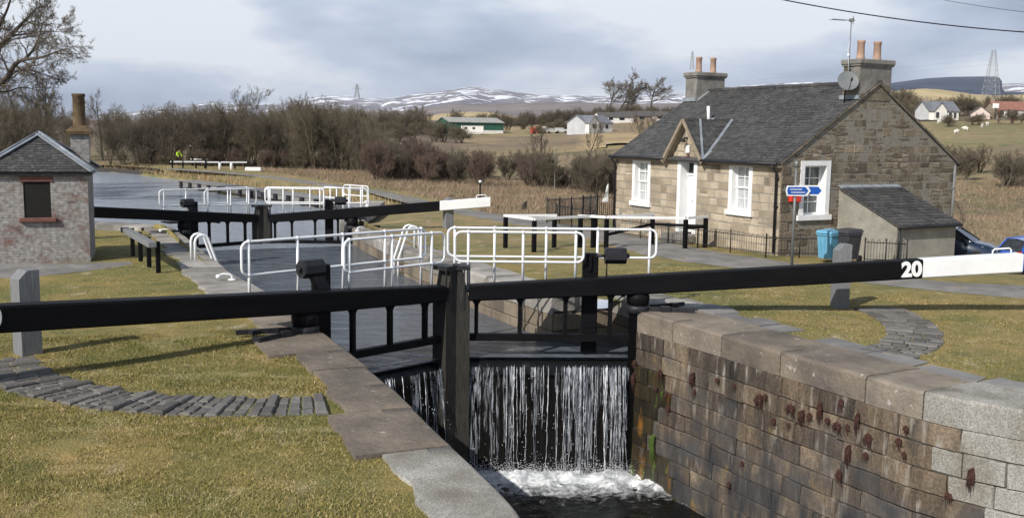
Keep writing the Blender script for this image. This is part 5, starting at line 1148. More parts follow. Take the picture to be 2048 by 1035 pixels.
# left: great spreading tree over the hut, finer trees below it
T = Tree(3); og = T.g; X0, Y0, Z0 = G(-33.6, 60); org = Vector((X0, Y0, Z0))
def limb(pix, r0, r1, dy, nch, ln, lev=1):
    pts = []
    for i, (u, v) in enumerate(pix):
        Y = 60+dy*i/(len(pix)-1); pts.append(Vector(at(u, v, Y))-org)
    for _ in range(2):                                # round the bends
        q = [pts[0]]
        for a, b in zip(pts, pts[1:]): q += [a.lerp(b, .27), a.lerp(b, .73)]
        pts = q+[pts[-1]]
    n = len(pts); rad = [r0+(r1-r0)*i/(n-1) for i in range(n)]; T.poly.append((lev, pts, rad))
    for k in range(int(nch*1.3)):
        t_ = .22+.78*(k+og.random())/nch; x = t_*(n-1); i = min(int(x), n-2); d = (pts[i+1]-pts[i]).normalized(); ax = d.cross(T.rv()).normalized()
        T.branch(pts[i].lerp(pts[i+1], x-i), (Matrix.Rotation(R(og.gauss(46, 14)), 3, ax)@d).normalized(), ln*og.uniform(.6, 1.2)*(1.15-.4*t_), max(.02, rad[i]*.5), 2, OAK)
limb([(-110, 330), (-90, 260), (-60, 215), (-20, 180)], .42, .30, 0, 0, 1, 0)
limb([(-60, 215), (-20, 180), (14, 159), (30, 125), (54, 118), (82, 116), (112, 104), (136, 97)], .22, .03, -3, 13, 2.0)
limb([(50, 119), (70, 96), (80, 70), (86, 44)], .10, .025, 2, 9, 1.7); limb([(14, 159), (32, 140), (62, 140), (86, 149), (110, 155)], .10, .02, 2.5, 10, 1.5)
limb([(-20, 180), (-18, 130), (2, 86), (32, 60), (56, 34), (74, 16)], .20, .03, 3, 13, 2.0); limb([(-18, 130), (-8, 62), (16, 20), (26, -24)], .15, .03, -3, 10, 2.0); limb([(2, 86), (22, 72), (52, 68), (92, 62), (122, 64)], .09, .02, -2, 10, 1.7); limb([(-60, 215), (-70, 140), (-40, 60), (-20, 0), (10, -30)], .2, .03, 1, 10, 2.0); limb([(-20, 180), (10, 186), (44, 172), (80, 182)], .08, .02, 3, 8, 1.5)
t = thing('bare_oak', 'great bare spreading tree reaching in from the left edge above the hut', 'tree', org); T.mesh('trunk', (0, 1), M['bark'], t); T.mesh('crown', range(2, 6), M['twig'], t)
make_tree(41, ASH, 7.6, .17, 2, .3, name='bare_ash', label='fine-branched bare tree rising just left of the hut chimney', loc=G(-35.0, 74), rz=1)
make_tree(42, ASH, 6.9, .14, 2, .35, name='bare_ash', label='bare upright tree beside the hut chimney pot, right-hand of two', loc=G(-36.6, 79), rz=2)
make_tree(43, ASH, 8.0, .16, 1, 0, name='bare_tree', label='slender single-stemmed bare tree standing alone by the far canal bend', loc=G(-46.2, 113), rz=0)
make_tree(44, ASH, 7.9, .12, 3, .22, name='bare_tree', label='tall pale twiggy tree topping the thicket above the far barriers', loc=G(-30.3, 113), rz=.4, mt='twig')
# thickets: a few grown bushes, repeated
thick = [make_tree(50+i, THK, h, .07, st, sp, name='bare_shrub', mt=m, label='', loc=(0, 0, -50), single='shrub') for i, (h, st, sp, m) in enumerate([(4.6, 6, .34, 'twigolive'), (4.9, 6, .38, 'twig'), (4.2, 6, .42, 'twigolive'), (2.9, 8, .55, 'twigred'), (2.7, 9, .6, 'twig'), (2.4, 7, .6, 'twigolive')])]
used = set()
def put_shrub(k, X, Y, sc, label, group, dz=0):
    o = thick[k] if k not in used else thick[k].copy()
    if k in used: col.objects.link(o)
    used.add(k); x, y, z = G(X, Y); o.location = (x, y, z+dz); o.rotation_euler = (0, 0, rng.uniform(0, 6.28)); o.scale = (sc*rng.uniform(.9, 1.15), sc*rng.uniform(.9, 1.15), sc); tag(o, label, 'shrub', group); return o
PROF = [(225, 262), (260, 245), (300, 228), (350, 216), (400, 214), (450, 212), (500, 220), (540, 222), (570, 206), (610, 196), (650, 198), (690, 220), (730, 246), (770, 268), (800, 290)]
for row, (Yr, st) in enumerate([(107, 2.3), (111, 2.3), (116, 2.6), (122, 3.0)]):
    X = -43.0+row*.8
    while X < -11.0+row*.4:
        x, y = X+rng.uniform(-.6, .6), Yr+rng.uniform(-1.4, 1.4); 
        if x > -24: y -= (x+24)*.55; y = max(y, 99+row*3)
        u = 1024+2000*x/y; v = lerp_tab(u, PROF); Ht = 3.7+(262-v)/2000*y+.3
        k = rng.choice([0, 1, 2]); put_shrub(k, x, y, max(.45, Ht/ [6.0, 6.4, 5.5][k])*rng.uniform(.88, 1.0), 'tall olive-brown bare shrub in the thicket behind the far towpath', 'thicket shrubs beyond the canal bank')
        X += st*rng.uniform(.8, 1.2)
for i in range(34):
    x = rng.uniform(-41, -10); y = 105.5-max(0, x+24)*.42+rng.uniform(-1, 1); put_shrub(rng.choice([3, 4, 5]), x, y, rng.uniform(.35, .6), 'low scrubby bush along the front of the far thicket', 'low scrub along the thicket foot')
for x, y, sc, k in [(-46.5, 118, 1.0, 0), (-49, 112, .9, 1), (-53, 120, 1.05, 2), (-57, 116, 1.0, 1), (-50, 126, 1.0, 0)]:
    put_shrub(k, x, y, sc, 'bare shrub behind the lone slender tree at the canal bend', 'shrubs at the canal bend')
for x, y, sc, k in [(-39, 108.5, .62, 3), (-37.6, 108.3, .6, 3), (-36.4, 108.2, .55, 3), (-40.2, 109, .5, 3)]:
    put_shrub(k, x, y, sc, 'low russet bush at the water bend beside the hi-vis worker', 'low russet bushes by the bend')
for i in range(34):
    x = rng.uniform(-12.5, 3.2); y = rng.uniform(84, 99)-(x+12)*.25; put_shrub(rng.choice([3, 4, 4, 5, 3]), x, y, rng.uniform(.84, 1.08)*(1.0 if x < -8 else .82), 'brown-twigged bush in the hollow between towpath and green barn', 'bushes in the hollow below the barn')
for i in range(15):
    x = rng.uniform(5.0, 11.0); y = rng.uniform(74, 84); put_shrub(rng.choice([4, 5, 4]), x, y, rng.uniform(.78, .98), 'grey-brown bush left of the cottage beyond the black railing', 'bushes beyond the cottage railing')
for i in range(4):
    put_shrub(3, 3.8+i*.6, 83+rng.uniform(-1, 1), .5, 'deep red low bush between the two brown thickets', 'low red bushes in the gap')
for i in range(16):
    x = rng.uniform(41, 58); y = rng.uniform(84, 96); put_shrub(rng.choice([4, 5, 4]), x, y, rng.uniform(.7, .95), 'brown bush on the slope behind the parked cars', 'bushes on the slope behind the cars')
for i in range(14):
    x = rng.uniform(37, 48); y = rng.uniform(98, 118); o = put_shrub(5, x, y, rng.uniform(.75, 1.05), 'dull olive bush below the sheep field right of the gable', 'olive bushes under the sheep field')
for x, y, sc, k in [(-36, 66, 1.0, 1), (-33.5, 69, .95, 0), (-38, 70, 1.1, 2), (-34.6, 72, .8, 1), (-34, 63, .75, 0), (-36.2, 75, .8, 2), (-39, 78, .95, 0), (-31, 61, .55, 2), (-35.5, 61, .95, 1), (-32.2, 64.5, .8, 1), (-30.6, 66, .62, 0), (-33, 67, 1.0, 2), (-29.2, 60, .45, 0)]:
    put_shrub(k, x, y, sc, 'dark bare shrub massed behind the brick hut roof', 'shrubs massed behind the hut')
# saplings and small trees in the hollow
make_tree(60, SAP, 3.6, .035, name='birch_sapling', mb_='birch', label='white-stemmed birch sapling between the hollow bushes and the gap', loc=G(3.4, 81)); make_tree(61, SAP, 3.0, .03, name='birch_sapling', mb_='birch', label='smaller pale birch sapling right of its taller neighbour', loc=G(4.6, 82)); make_tree(62, SAP, 4.6, .06, name='sapling', label='dark upright sapling in front of the brown barn thicket', loc=G(1.6, 82))
make_tree(63, ASH, 4.6, .10, name='gnarled_tree', label='crooked dark little tree below the white bungalow', loc=G(8.6, 118), lean=(.25, 0)); make_tree(64, ASH, 4.4, .09, name='gnarled_tree', label='crooked bare tree in the hollow below the scrap yard', loc=G(3.2, 112), lean=(-.2, 0)); make_tree(65, SAP, 2.6, .035, name='sapling', label='thin bare sapling just right of the cottage gable', loc=G(21.5, 47.5)); make_tree(66, ASH, 5.2, .12, 2, .3, name='bare_tree', label='bare tree cut by the right edge above the brown slope', loc=G(52.5, 98))
make_tree(67, ASH, 5.0, .10, 2, .4, name='bare_tree', label='small bare tree on the field edge above the cottage eaves', loc=G(19.5, 150))
# windswept trees on the skyline and field trees
make_tree(70, WND, 10, .36, name='windswept_tree', label='windswept bare tree on the knoll, nearest the white bungalow roof', loc=(37.2, 400, 12.2), lean=(.25, 0), mt='twig'); w2 = make_tree(71, WND, 10.5, .38, name='windswept_tree', label='middle windswept bare tree on the knoll, leaning right', loc=(41.5, 400, 12.6), lean=(.3, 0)); make_tree(72, WND, 10.5, .36, name='windswept_tree', label='third windswept tree on the knoll, beside the far chimney side gap', loc=(44.6, 404, 12.6), lean=(.3, 0)); make_tree(73, WND, 10.5, .42, name='windswept_tree', label='lone rounded windswept tree left of the far chimney', loc=(54.2, 402, 12.6), lean=(.1, 0))
FT = dict(WND); FT['wind'] = (0, 0, 0); FT['n'] = [1, 9, 7, 6, 4]
ft = make_tree(74, FT, 8.5, .3, name='field_tree', label='broad bare field tree left of the green barn', loc=(-34, 345, 3.2))
ft2 = dup(ft, (-40, 352, 3.2), 1.2, .9, 'second bare field tree farther left of the green barn'); ft3 = dup(ft, (-31, 360, 3.6), 2.4, .8, 'bare field tree close behind the green barn end')
hs = make_tree(80, dict(FT, rmin=.016), 4.2, .10, 7, .6, name='hedge_shrub', mt='twigolive', label='bare hedgerow bush along the field edges beyond the barn', loc=(0, 0, -80), single='shrub', group='hedgerow bushes in the far fields'); hs['group'] = 'hedgerow bushes in the far fields'
hg = random.Random(5); first = True
def hedge(a, b, n, sc, jit=6):
    global first
    for i in range(n):
        t_ = (i+hg.random())/n; X = a[0]+(b[0]-a[0])*t_+hg.uniform(-1, 1)*jit*.3; Y = a[1]+(b[1]-a[1])*t_+hg.uniform(-1, 1)*jit
        o = hs if first else hs.copy()
        if not first: col.objects.link(o)
        first = False; o.location = G(X, Y); o.rotation_euler = (0, 0, hg.uniform(0, 6)); o.scale = (hg.uniform(.8, 1.3)*sc, hg.uniform(.8, 1.3)*sc, hg.uniform(.8, 1.2)*sc)
hedge((-75, 300), (-30, 330), 22, 1.15); hedge((-30, 240), (-8, 225), 9, .7); hedge((-3, 395), (26, 420), 15, 1.0); hedge((-25, 420), (-5, 400), 9, 1.2); hedge((30, 440), (68, 430), 16, .9); hedge((92, 285), (118, 300), 14, 1.0, 4); hedge((118, 300), (150, 300), 14, .9, 4); hedge((100, 420), (170, 430), 22, 1.5, 5); hedge((98, 232), (118, 228), 8, .45, 2); hedge((-60, 200), (-25, 180), 14, .9); hedge((8, 330), (24, 350), 8, .6, 3)

# ------------------------------------------------------------------ grass blades
def blades(name, label, pts, hmin, hmax, wd, cols, lean=.5, kind='stuff', cat='grass', patch=False):
    n = len(pts); g = np.random.default_rng(5); h = g.uniform(hmin, hmax, n); a = g.uniform(0, 2*np.pi, n); ln = g.normal(0, lean, (n, 2))*h[:, None]; w = wd*g.uniform(.6, 1.3, n)
    b0 = pts+np.c_[np.cos(a)*w, np.sin(a)*w, np.zeros(n)]; b1 = pts-np.c_[np.cos(a)*w, np.sin(a)*w, np.zeros(n)]; tp = pts+np.c_[ln, h]
    V = np.empty((n*3, 3)); V[0::3] = b0; V[1::3] = b1; V[2::3] = tp
    F = np.arange(n*3).reshape(n, 3); ci = g.integers(0, len(cols), n)
    if patch:
        q = np.array([pnoise(Vector((x*.9, y*1.7, 4)))+.6*pnoise(Vector((x*2.6, y*3.4, 1))) for x, y, z in pts]); q2 = np.array([pnoise(Vector((x*.7, y*.7, 8))) for x, y, z in pts])
        ci = np.where((q > .30) & (g.random(n) < .75), 4, ci); ci = np.where((q2 > .25) & (q < .2) & (g.random(n) < .6), 3, ci); h *= np.where(q > .3, .6, 1.); tp[:, 2] = pts[:, 2]+h; V[2::3] = tp
    c = np.array(cols)[ci]*g.uniform(.75, 1.25, n)[:, None]
    o = np_mesh(name, V, F, M['blade'], attr={'col': ('FACE', c)}); return tag(o, label, cat, kind=kind)
M['blade'] = mat('grass_blades', [(.3, (.85, .85, .85)), (.7, (1.1, 1.1, 1.1))], 2, detail=3, rough=.9, attr='col', big=(.55, (.66, .78, .62), (1.24, 1.10, 1.05)))
gr = np.random.default_rng(3)
def inside(poly, P):
    x, y = P[:, 0], P[:, 1]; c = np.zeros(len(P), bool); j = len(poly)-1
    for i in range(len(poly)):
        xi, yi = poly[i]; xj, yj = poly[j]
        c ^= ((yi > y) != (yj > y)) & (x < (xj-xi)*(y-yi)/(yj-yi+1e-12)+xi); j = i
    return c
def scatter(poly_sw, n, keep=None):
    p = np.array(poly_sw); lo, hi = p.min(0), p.max(0); P = lo+gr.random((n, 2))*(hi-lo); P = P[inside(poly_sw, P)]
    if keep is not None: P = P[keep(P)]
    X = LC*(P[:, 0]+6.5)-LS*P[:, 1]; Y = LS*(P[:, 0]+6.5)+LC*P[:, 1]
    return np.c_[X, Y, zt(X, Y)-.008+.018*np.sin(P[:, 0]*1.7+P[:, 1])*np.cos(P[:, 1]*1.3)]
def clump(P, s, t=0.): return np.array([pnoise(Vector((x*s, y*s, 3))) for x, y in P]) > t
arcL = lambda P: ~((np.abs(np.hypot(P[:, 0]+2.6, P[:, 1]-18.1)-4.95) < .43) & (P[:, 1] < 17.9) & (P[:, 0] < -3.3))
arcR = lambda P: ~((np.abs(np.hypot(P[:, 0]-4.45, P[:, 1]-18.0)-5.4) < .42) & (P[:, 1] < 16.6))
lawnc = [(.27, .228, .075), (.215, .196, .056), (.32, .26, .112), (.155, .155, .042), (.45, .37, .225)]
near = [(-3.0, 8.3), (-3.15, 9.5), (-3.1, 12), (-3.1, 17), (-3.4, 19), (-9, 19.5), (-12.5, 14), (-9.5, 8.5)]
L1 = scatter(near, 330000, arcL); L2 = scatter([(-3.5, 19), (-3.3, 23), (-3.5, 31), (-3.5, 40), (-5.9, 41), (-5.9, 31), (-6.3, 27.5), (-8.5, 26), (-11, 19.5)], 60000)
L3 = scatter([(6.3, 9.8), (6.0, 11), (6.1, 13), (6.0, 17.5), (5.9, 19.5), (5.6, 24), (9.6, 24), (11.5, 18.8), (16, 15), (12, 9)], 120000, arcR)
blades('grass', 'short yellow-green lawn grass beside the lock', np.r_[L1, L2, L3], .015, .05, .006, lawnc, .7, patch=True)
deadc = [(.32, .25, .185), (.27, .205, .155), (.38, .31, .23), (.25, .17, .135), (.22, .145, .115)]
D = []
def world_scatter(poly, n, cl=None):
    p = np.array(poly); lo, hi = p.min(0), p.max(0); P = lo+gr.random((n, 2))*(hi-lo); P = P[inside(poly, P)]
    if cl is not None: P = P[clump(P, *cl)]
    return np.c_[P, zt(P[:, 0], P[:, 1])-.03]
D.append(world_scatter([(-27, 99), (-8.0, 71.5), (-2, 56.2), (2.2, 49.8), (8, 50), (12, 62), (12, 80), (-2, 94), (-14, 103)], 90000)); D.append(world_scatter([(15, 40), (24, 36), (50, 48), (55, 92), (25, 92), (10, 62)], 60000)); D.append(world_scatter([(1.0, 46.8), (-2.3, 55), (2.6, 50), (2.3, 47.6)], 4000))
blades('dead_grass', 'long pale dead grass and bracken between towpath and thickets', np.concatenate(D), .12, .48, .017, deadc, .6)
RB = []
for w in np.arange(57, 118, .12):
    e = lerp_tab(w, SR)
    for k in range(9):
        s = e+abs(gr.normal(0, 1.0))-.15; X, Y = wx(s, w+gr.uniform(-.1, .1)); RB.append((X, Y, max(-.9, float(zt(X, Y))+bank_drop(max(0, s-e), w))-.03))
blades('reeds', 'golden dead reeds fringing the far canal bank', np.array(RB), .2, .62, .022, [(.37, .285, .17), (.31, .235, .14), (.43, .34, .21)], .25)

# ------------------------------------------------------------------ stone arcs where the beams are pushed round
def sett_arc(label, c, r0, r1, a0, a1, rib, rh_, seed, sett=.20):
    t = lthing('stone_arc', label, 'stone arc', c[0], c[1], 0, 0); g = random.Random(seed); mb = MB(); rb = MB()
    P = lambda r, a, z: (r*math.cos(a), r*math.sin(a), z)
    def block(mb_, ra, rb_, aa, ab, top, r):
        j = lambda: g.uniform(-.008, .008); gp = .009; ga = gp/((ra+rb_)/2)
        aa, ab, ra, rb_ = aa+ga, ab-ga, ra+gp, rb_-gp; e = .018; ea = e/((ra+rb_)/2)
        lo = [mb_.vert(P(q, a, -.12)) for q, a in ((ra, aa), (rb_, aa), (rb_, ab), (ra, ab))]; mi_ = [mb_.vert(P(q+j(), a, top-.022+j())) for q, a in ((ra, aa), (rb_, aa), (rb_, ab), (ra, ab))]
        hi = [mb_.vert(P(q, a, top+j())) for q, a in ((ra+e, aa+ea), (rb_-e, aa+ea), (rb_-e, ab-ea), (ra+e, ab-ea))]
        mb_.face(hi, 0, r)
        for A, B in ((lo, mi_), (mi_, hi)):
            for k in range(4): mb_.face((A[k], A[(k+1) % 4], B[(k+1) % 4], B[k]), 0, r)
    rm = (r0+r1)/2; da = sett/rm; a = a0; k = 0; n = int(abs(a1-a0)/da); sg = 1 if a1 > a0 else -1
    for i in range(n):
        aa, ab = a0+sg*i*da, a0+sg*(i+1)*da
        lo_, hi_ = min(aa, ab), max(aa, ab)
        if i % rib == 0:
            rb = MB(); r = r0-.03
            while r < r1-.05: q = min(r+g.uniform(.42, .6), r1+.02); q = r1+.02 if r1-q < .2 else q; block(rb, r, q, lo_, hi_, rh_+g.uniform(-.01, .012), g.random()); r = q
            rb.build('rib', M['sett'], t)
        else:
            r = r0+g.uniform(-.05, .05)
            while r < r1-.06: q = min(r+g.uniform(.18, .34), r1+g.uniform(-.04, .06)); block(mb, r, q, lo_, hi_, -.002+g.uniform(-.010, .012), g.random()); r = q
    mb.build('setts', M['sett'], t)
sett_arc('long curved path of blue-grey setts with raised ribs on the left lawn', (-2.6, 18.1), 4.5, 5.42, R(-99), R(-176), 4, .024, 3, .165)
sett_arc('curved patch of worn setts in the right lawn behind the tall wall', (4.45, 18.0), 4.95, 5.95, R(-70), R(-14), 5, .02, 4, .24)

# ------------------------------------------------------------------ water over the gates
M['wet'] = mat('black_wet_timber', [(.3, (.004, .004, .004)), (.7, (.010, .009, .008))], 4, rough=.45, spec=.15, bump=.4, bscale=8, stretch=(8, 8, .7))
for o in bpy.data.objects:
    if o.name.startswith('planking'): o.data.materials[0] = M['wet']
def fall(heel, mitre, side, n, seed, label, bright):
    dx, dy = mitre[0]-heel[0], mitre[1]-heel[1]; L = math.hypot(dx, dy); sg = 1 if side == 'L' else -1
    X, Y = wx(*heel); g = random.Random(seed); mb = MB(); P = lambda d, y, z: (sg*d, y, z)
    a, b = .2, L-.37; K = 60                           # the sheet that slides over the crest
    prof = [(.34, -.985), (.2, -1.0), (.08, -1.06), (-.0, -1.13), (-.05, -1.23), (-.075, -1.37)]
    rows = []
    for i in range(K+1):
        d = a+(b-a)*i/K; rows.append([mb.vert(P(d, y-.012*pnoise(Vector((d*9, z*3, seed))), z+.01*pnoise(Vector((d*6, z, 2))))) for y, z in prof])
    for A, B in zip(rows, rows[1:]):
        for k in range(len(prof)-1): mb.face((A[k], B[k], B[k+1], A[k+1]), 1 if k < 2 else 2, .5, True)
    dens = [min(1, .03+1.7*max(0, pnoise(Vector((i*.62, seed, 1)))+.28))*(1 if i < 30 or side == 'L' else .3) for i in range(40)]
    cnt = 0
    while cnt < n:
        d = g.uniform(a, b)
        if g.random() > dens[int((d-a)/(b-a)*39)]: continue
        cnt += 1; z = -1.14-.06*g.random() if g.random() < .75 else g.uniform(-2.4, -1.2); v0 = g.uniform(.14, .26); r0 = g.choice([.004, .005, .006, .008, .011])*g.uniform(.7, 1.2)
        zb = -3.58 if g.random() < .42 else z-g.uniform(.25, 1.5); zb = max(zb, -3.58); pts = []; rad = []; x = d; m = max(5, int((z-zb)/.07))
        fat = g.uniform(.3, 1)
        for i in range(m+1):
            zz = z+(zb-z)*i/m; h = max(0, -1.12-zz); y = -.06-v0*math.sqrt(h)*.8-.01; x += g.gauss(0, .0022+.004*h/2)
            pts.append(P(x, y+g.gauss(0, .004), zz)); w = r0*(.35+fat*abs(pnoise(Vector((zz*6, cnt*3.1, seed))))*2.6)*(1.2-.25*h); rad.append(max(.0016, w*(0.3 if i in (0, m) else 1)))
        mb.tube(pts, rad, 5, 0, True, g.random())
    for i in range(int(n*.22)):                       # thin torn veils between the strands
        d = g.uniform(a, b); wv_ = g.uniform(.04, .2); v0 = g.uniform(.12, .2); zb = g.uniform(-3.55, -2.0); m = 14; R0 = []
        for k in range(m+1):
            zz = -1.2+(zb+1.2)*k/m; y = -.05-v0*math.sqrt(max(0, -1.12-zz))*.8; q = wv_*(1-.45*k/m); R0.append((mb.vert(P(d-q/2+g.gauss(0, .004), y, zz)), mb.vert(P(d+q/2+g.gauss(0, .004), y-.01, zz))))
        for A, B in zip(R0, R0[1:]): mb.face((A[0], A[1], B[1], B[0]), 3, .5, True)
    for i in range(int(n*6)):                       # loose drops
        d = g.uniform(a, b); z = -3.55+2.2*g.random()**1.7
        if g.random() > dens[int((d-a)/(b-a)*39)]: continue
        h = -1.12-z; y = -.08-.2*math.sqrt(max(h, 0))-abs(g.gauss(0, .05)); q = g.uniform(.004, .012); c = Vector(P(d+g.gauss(0, .03), y, z))
        vs = [mb.vert(c+Vector(k)*q) for k in ((1, 0, 0), (-1, 0, 0), (0, 1, 0), (0, -1, 0), (0, 0, 1.7), (0, 0, -1.7))]
        for f in ((0, 2, 4), (2, 1, 4), (1, 3, 4), (3, 0, 4), (2, 0, 5), (1, 2, 5), (3, 1, 5), (0, 3, 5)): mb.face([vs[k] for k in f], 0, .5, True)
    o = mb.build('waterfall', [M['strand'], M['water'], M['water2'], M['veil']]); o.location = (X, Y, 0); o.rotation_euler = (0, 0, LA+math.atan2(sg*dy, sg*dx)); return tag(o, label, 'waterfall', kind='stuff')
fall(NR, NM, 'R', 115, 5, 'bright strands of water pouring over the nearest right lock gate', 1); fall(NL, NM, 'L', 60, 8, 'shaded strands of water pouring over the nearest left lock gate', .4)
g = random.Random(12)                                 # foam at the foot of the fall: a patchy sheet riding on the water
nx, ny = 120, 130; V = []; A = []
for i in range(ny+1):
    for j in range(nx+1):
        s = -1.4+j/nx*6.0; w = 13.6+i/ny*5.85; d = fall_dist(s, w); side = min(1, max(0, (s-.2)/1.3))+.3*min(1, max(0, (1.0-abs(s+.8))))
        k = (math.exp(-((d-.35)/.75)**2)*1.0+.42*math.exp(-((d-1.3)/1.0)**2))*min(1, side); n1 = pnoise(Vector((s*2.4, w*2.4, 3)))+.5*pnoise(Vector((s*6, w*6, 1)))+.3*pnoise(Vector((s*14, w*14, 5)))
        V.append((*wx(s, w), -3.53+.12*k*(.5+n1)+(.0 if d > .03 else -.3))); A.append(min(.95, .12+.80*k+.10*n1*k))
F = np.array([(i*(nx+1)+j, i*(nx+1)+j+1, (i+1)*(nx+1)+j+1, (i+1)*(nx+1)+j) for i in range(ny) for j in range(nx)])
tag(np_mesh('foam', np.array(V), F, M['foam'], attr={'rnd': ('POINT', np.array(A))}, smooth=True), 'churning white foam where the water falls into the lower lock', 'foam', kind='stuff')
mbf = MB()
for i in range(4200):
    s = g.uniform(.7, 4.35); w = gate_line(s, NL, NR, NM)-.14-abs(g.gauss(0, .25)); z = -3.5+abs(g.gauss(0, .14)); q = g.uniform(.003, .009); c = Vector((*wx(s, w), z)); vs = [mbf.vert(c+Vector(k)*q) for k in ((1, 0, 0), (-1, 0, 0), (0, 1, 0), (0, -1, 0), (0, 0, 1), (0, 0, -1))]
    for f in ((0, 2, 4), (2, 1, 4), (1, 3, 4), (3, 0, 4), (2, 0, 5), (1, 2, 5), (3, 1, 5), (0, 3, 5)): mbf.face([vs[k] for k in f], 0, .5, True)
tag(mbf.build('spray', M['spray']), 'fine spray of drops at the foot of the waterfall', 'spray', kind='stuff')

# ------------------------------------------------------------------ distant buildings
M['cream'] = mat('cream_render', [(.3, (.70, .68, .63)), (.7, (.80, .78, .74))], .5, rough=.9); M['greyrend_shade'] = mat('grey_render_and_shade', [(.3, (.42, .43, .44)), (.7, (.52, .53, .54))], .5, rough=.9); M['pink'] = mat('pinkish_render', [(.3, (.56, .46, .43)), (.7, (.66, .56, .52))], .5, rough=.9); M['sand'] = mat('brown_rough_render', [(.3, (.26, .21, .16)), (.7, (.36, .29, .22))], .5, rough=.9)
M['roofgrey'] = mat('grey_tiled_roof', [(.3, (.12, .13, .15)), (.7, (.18, .19, .215))], .8, rough=.8); M['roofdark'] = mat('brown_tiled_roof', [(.3, (.075, .07, .068)), (.7, (.12, .11, .105))], .8, rough=.85); M['roofred'] = mat('red_tiled_roof', [(.3, (.22, .10, .075)), (.7, (.31, .15, .115))], .8, rough=.85); M['barngreen'] = mat('green_profiled_sheet', [(.3, (.018, .085, .055)), (.7, (.03, .12, .08))], .5, rough=.6, stretch=(6, 6, .2)); M['sheet'] = mat('weathered_cement_sheet', [(.3, (.26, .26, .24)), (.7, (.38, .38, .35))], .4, rough=.9, stretch=(3, .5, 1))
def house(name, label, cat, X, Y, Z, rz, L, W, ev, rg, wallm, roofm, wins=(), chim=(), gablem=None, wing=None, over=.3):
    t = thing(name, label, cat, (X, Y, Z), rz); mb = MB(); x, y = L/2, W/2
    mb.poly([(-x, -y, -2), (x, -y, -2), (x, -y, ev), (-x, -y, ev)], 0); mb.poly([(-x, y, -2), (x, y, -2), (x, y, ev), (-x, y, ev)], 0)
    for sx in (-x, x): mb.poly([(sx, -y, -2), (sx, y, -2), (sx, y, ev), (sx, 0, rg), (sx, -y, ev)], 1)
    if wing:
        wx0, ww, wd, wr = wing; a, b, yy = wx0-ww/2, wx0+ww/2, -y-wd
        mb.poly([(a, yy, -2), (b, yy, -2), (b, yy, ev), (wx0, yy, wr), (a, yy, ev)], 0)
        for q in (a, b): mb.poly([(q, yy, -2), (q, -y, -2), (q, -y, ev), (q, yy, ev)], 0)
    mb.build('wall', [wallm, gablem or wallm], t)
    mb = MB(); dz = (rg-ev)/y*over
    for sg in (-1, 1): mb.hexa([(-x-over, sg*(y+over), ev-dz), (x+over, sg*(y+over), ev-dz), (x+over, 0, rg), (-x-over, 0, rg), (-x-over, sg*(y+over), ev-dz+.18), (x+over, sg*(y+over), ev-dz+.18), (x+over, 0, rg+.18), (-x-over, 0, rg+.18)])
    if wing:
        k = (wr-ev)/(ww/2)*over
        yb_ = -y*(1-(wr-ev)/(rg-ev)) if rg > ev else -y
        for sg in (-1, 1): mb.hexa([(wx0+sg*(ww/2+over), yy-over, ev-k), (wx0+sg*(ww/2+over), -y, ev-k), (wx0, yb_, wr), (wx0, yy-over, wr), (wx0+sg*(ww/2+over), yy-over, ev-k+.16), (wx0+sg*(ww/2+over), -y, ev-k+.16), (wx0, yb_, wr+.16), (wx0, yy-over, wr+.16)])
    rf = mb.build('roof', roofm, t)
    for cx in chim: mb = MB(); mb.box((cx, 0, rg+.3), (.9, .6, 1.5)); mb.lathe([(.14, rg+1.0), (.11, rg+1.6)], (cx, 0, 0), 6); mb.build('chimney', M['sand'], rf)
    for w in wins:
        a, b, c, d = w[:4]; yy_ = (-y-.03) if len(w) < 5 else w[4]
        mb = MB(); mb.box(((a+b)/2, yy_, (c+d)/2), (b-a, .06, d-c)); mb.build('window' if c > .3 else 'door', M['dglass'] if c > .3 else M['roofdark'], t)
    return t
house('bungalow', 'white bungalow with grey roof and a gabled front wing on the field', 'house', 22.6, 300, 4.55, R(40), 11, 8, 2.5, 4.6, M['cream'], M['roofgrey'], [(-.4, .6, .9, 2.1), (2.6, 3.6, .9, 2.1), (-1.6, -.7, 0, 2.1), (-4.2, -3.2, .9, 2.1, -5.55)], (), M['greyrend_shade'], (-3.6, 4.2, 1.5, 4.5))  # grey gable colour paints shade onto the white bungalow's end walls
bt = thing('barn', 'large green-sided farm shed with pale sheet roof', 'barn', (-15.5, 352, 3.2), R(22)); L_, W_, ev, rg = 19.5, 15, 4.0, 5.6; x, y = L_/2, W_/2
mb = MB(); mb.poly([(-x, -y, 1.4), (x, -y, 1.4), (x, -y, ev), (-x, -y, ev)], 0); mb.poly([(-x, -y, -2), (x, -y, -2), (x, -y, 1.4), (-x, -y, 1.4)], 1); mb.poly([(-x, y, -2), (x, y, -2), (x, y, ev), (-x, y, ev)], 0); mb.poly([(-x, -y, -2), (-x, y, -2), (-x, y, ev), (-x, 0, rg), (-x, -y, ev)], 0); mb.poly([(x, -y, ev-.6), (x, y, ev-.6), (x, y, ev), (x, 0, rg), (x, -y, ev)], 0); mb.poly([(x-.1, -y, -2), (x-.1, y, -2), (x-.1, y, ev-.5), (x-.1, -y, ev-.5)], 2); mb.build('wall', [M['barngreen'], M['cream'], M['void']], bt)  # black sheet across the open end paints in the shaded interior
mb = MB()
for sg in (-1, 1): mb.hexa([(-x-.4, sg*(y+.5), ev-.1), (x+.4, sg*(y+.5), ev-.1), (x+.4, 0, rg), (-x-.4, 0, rg), (-x-.4, sg*(y+.5), ev+.08), (x+.4, sg*(y+.5), ev+.08), (x+.4, 0, rg+.18), (-x-.4, 0, rg+.18)])
mb.build('roof', M['sheet'], bt)
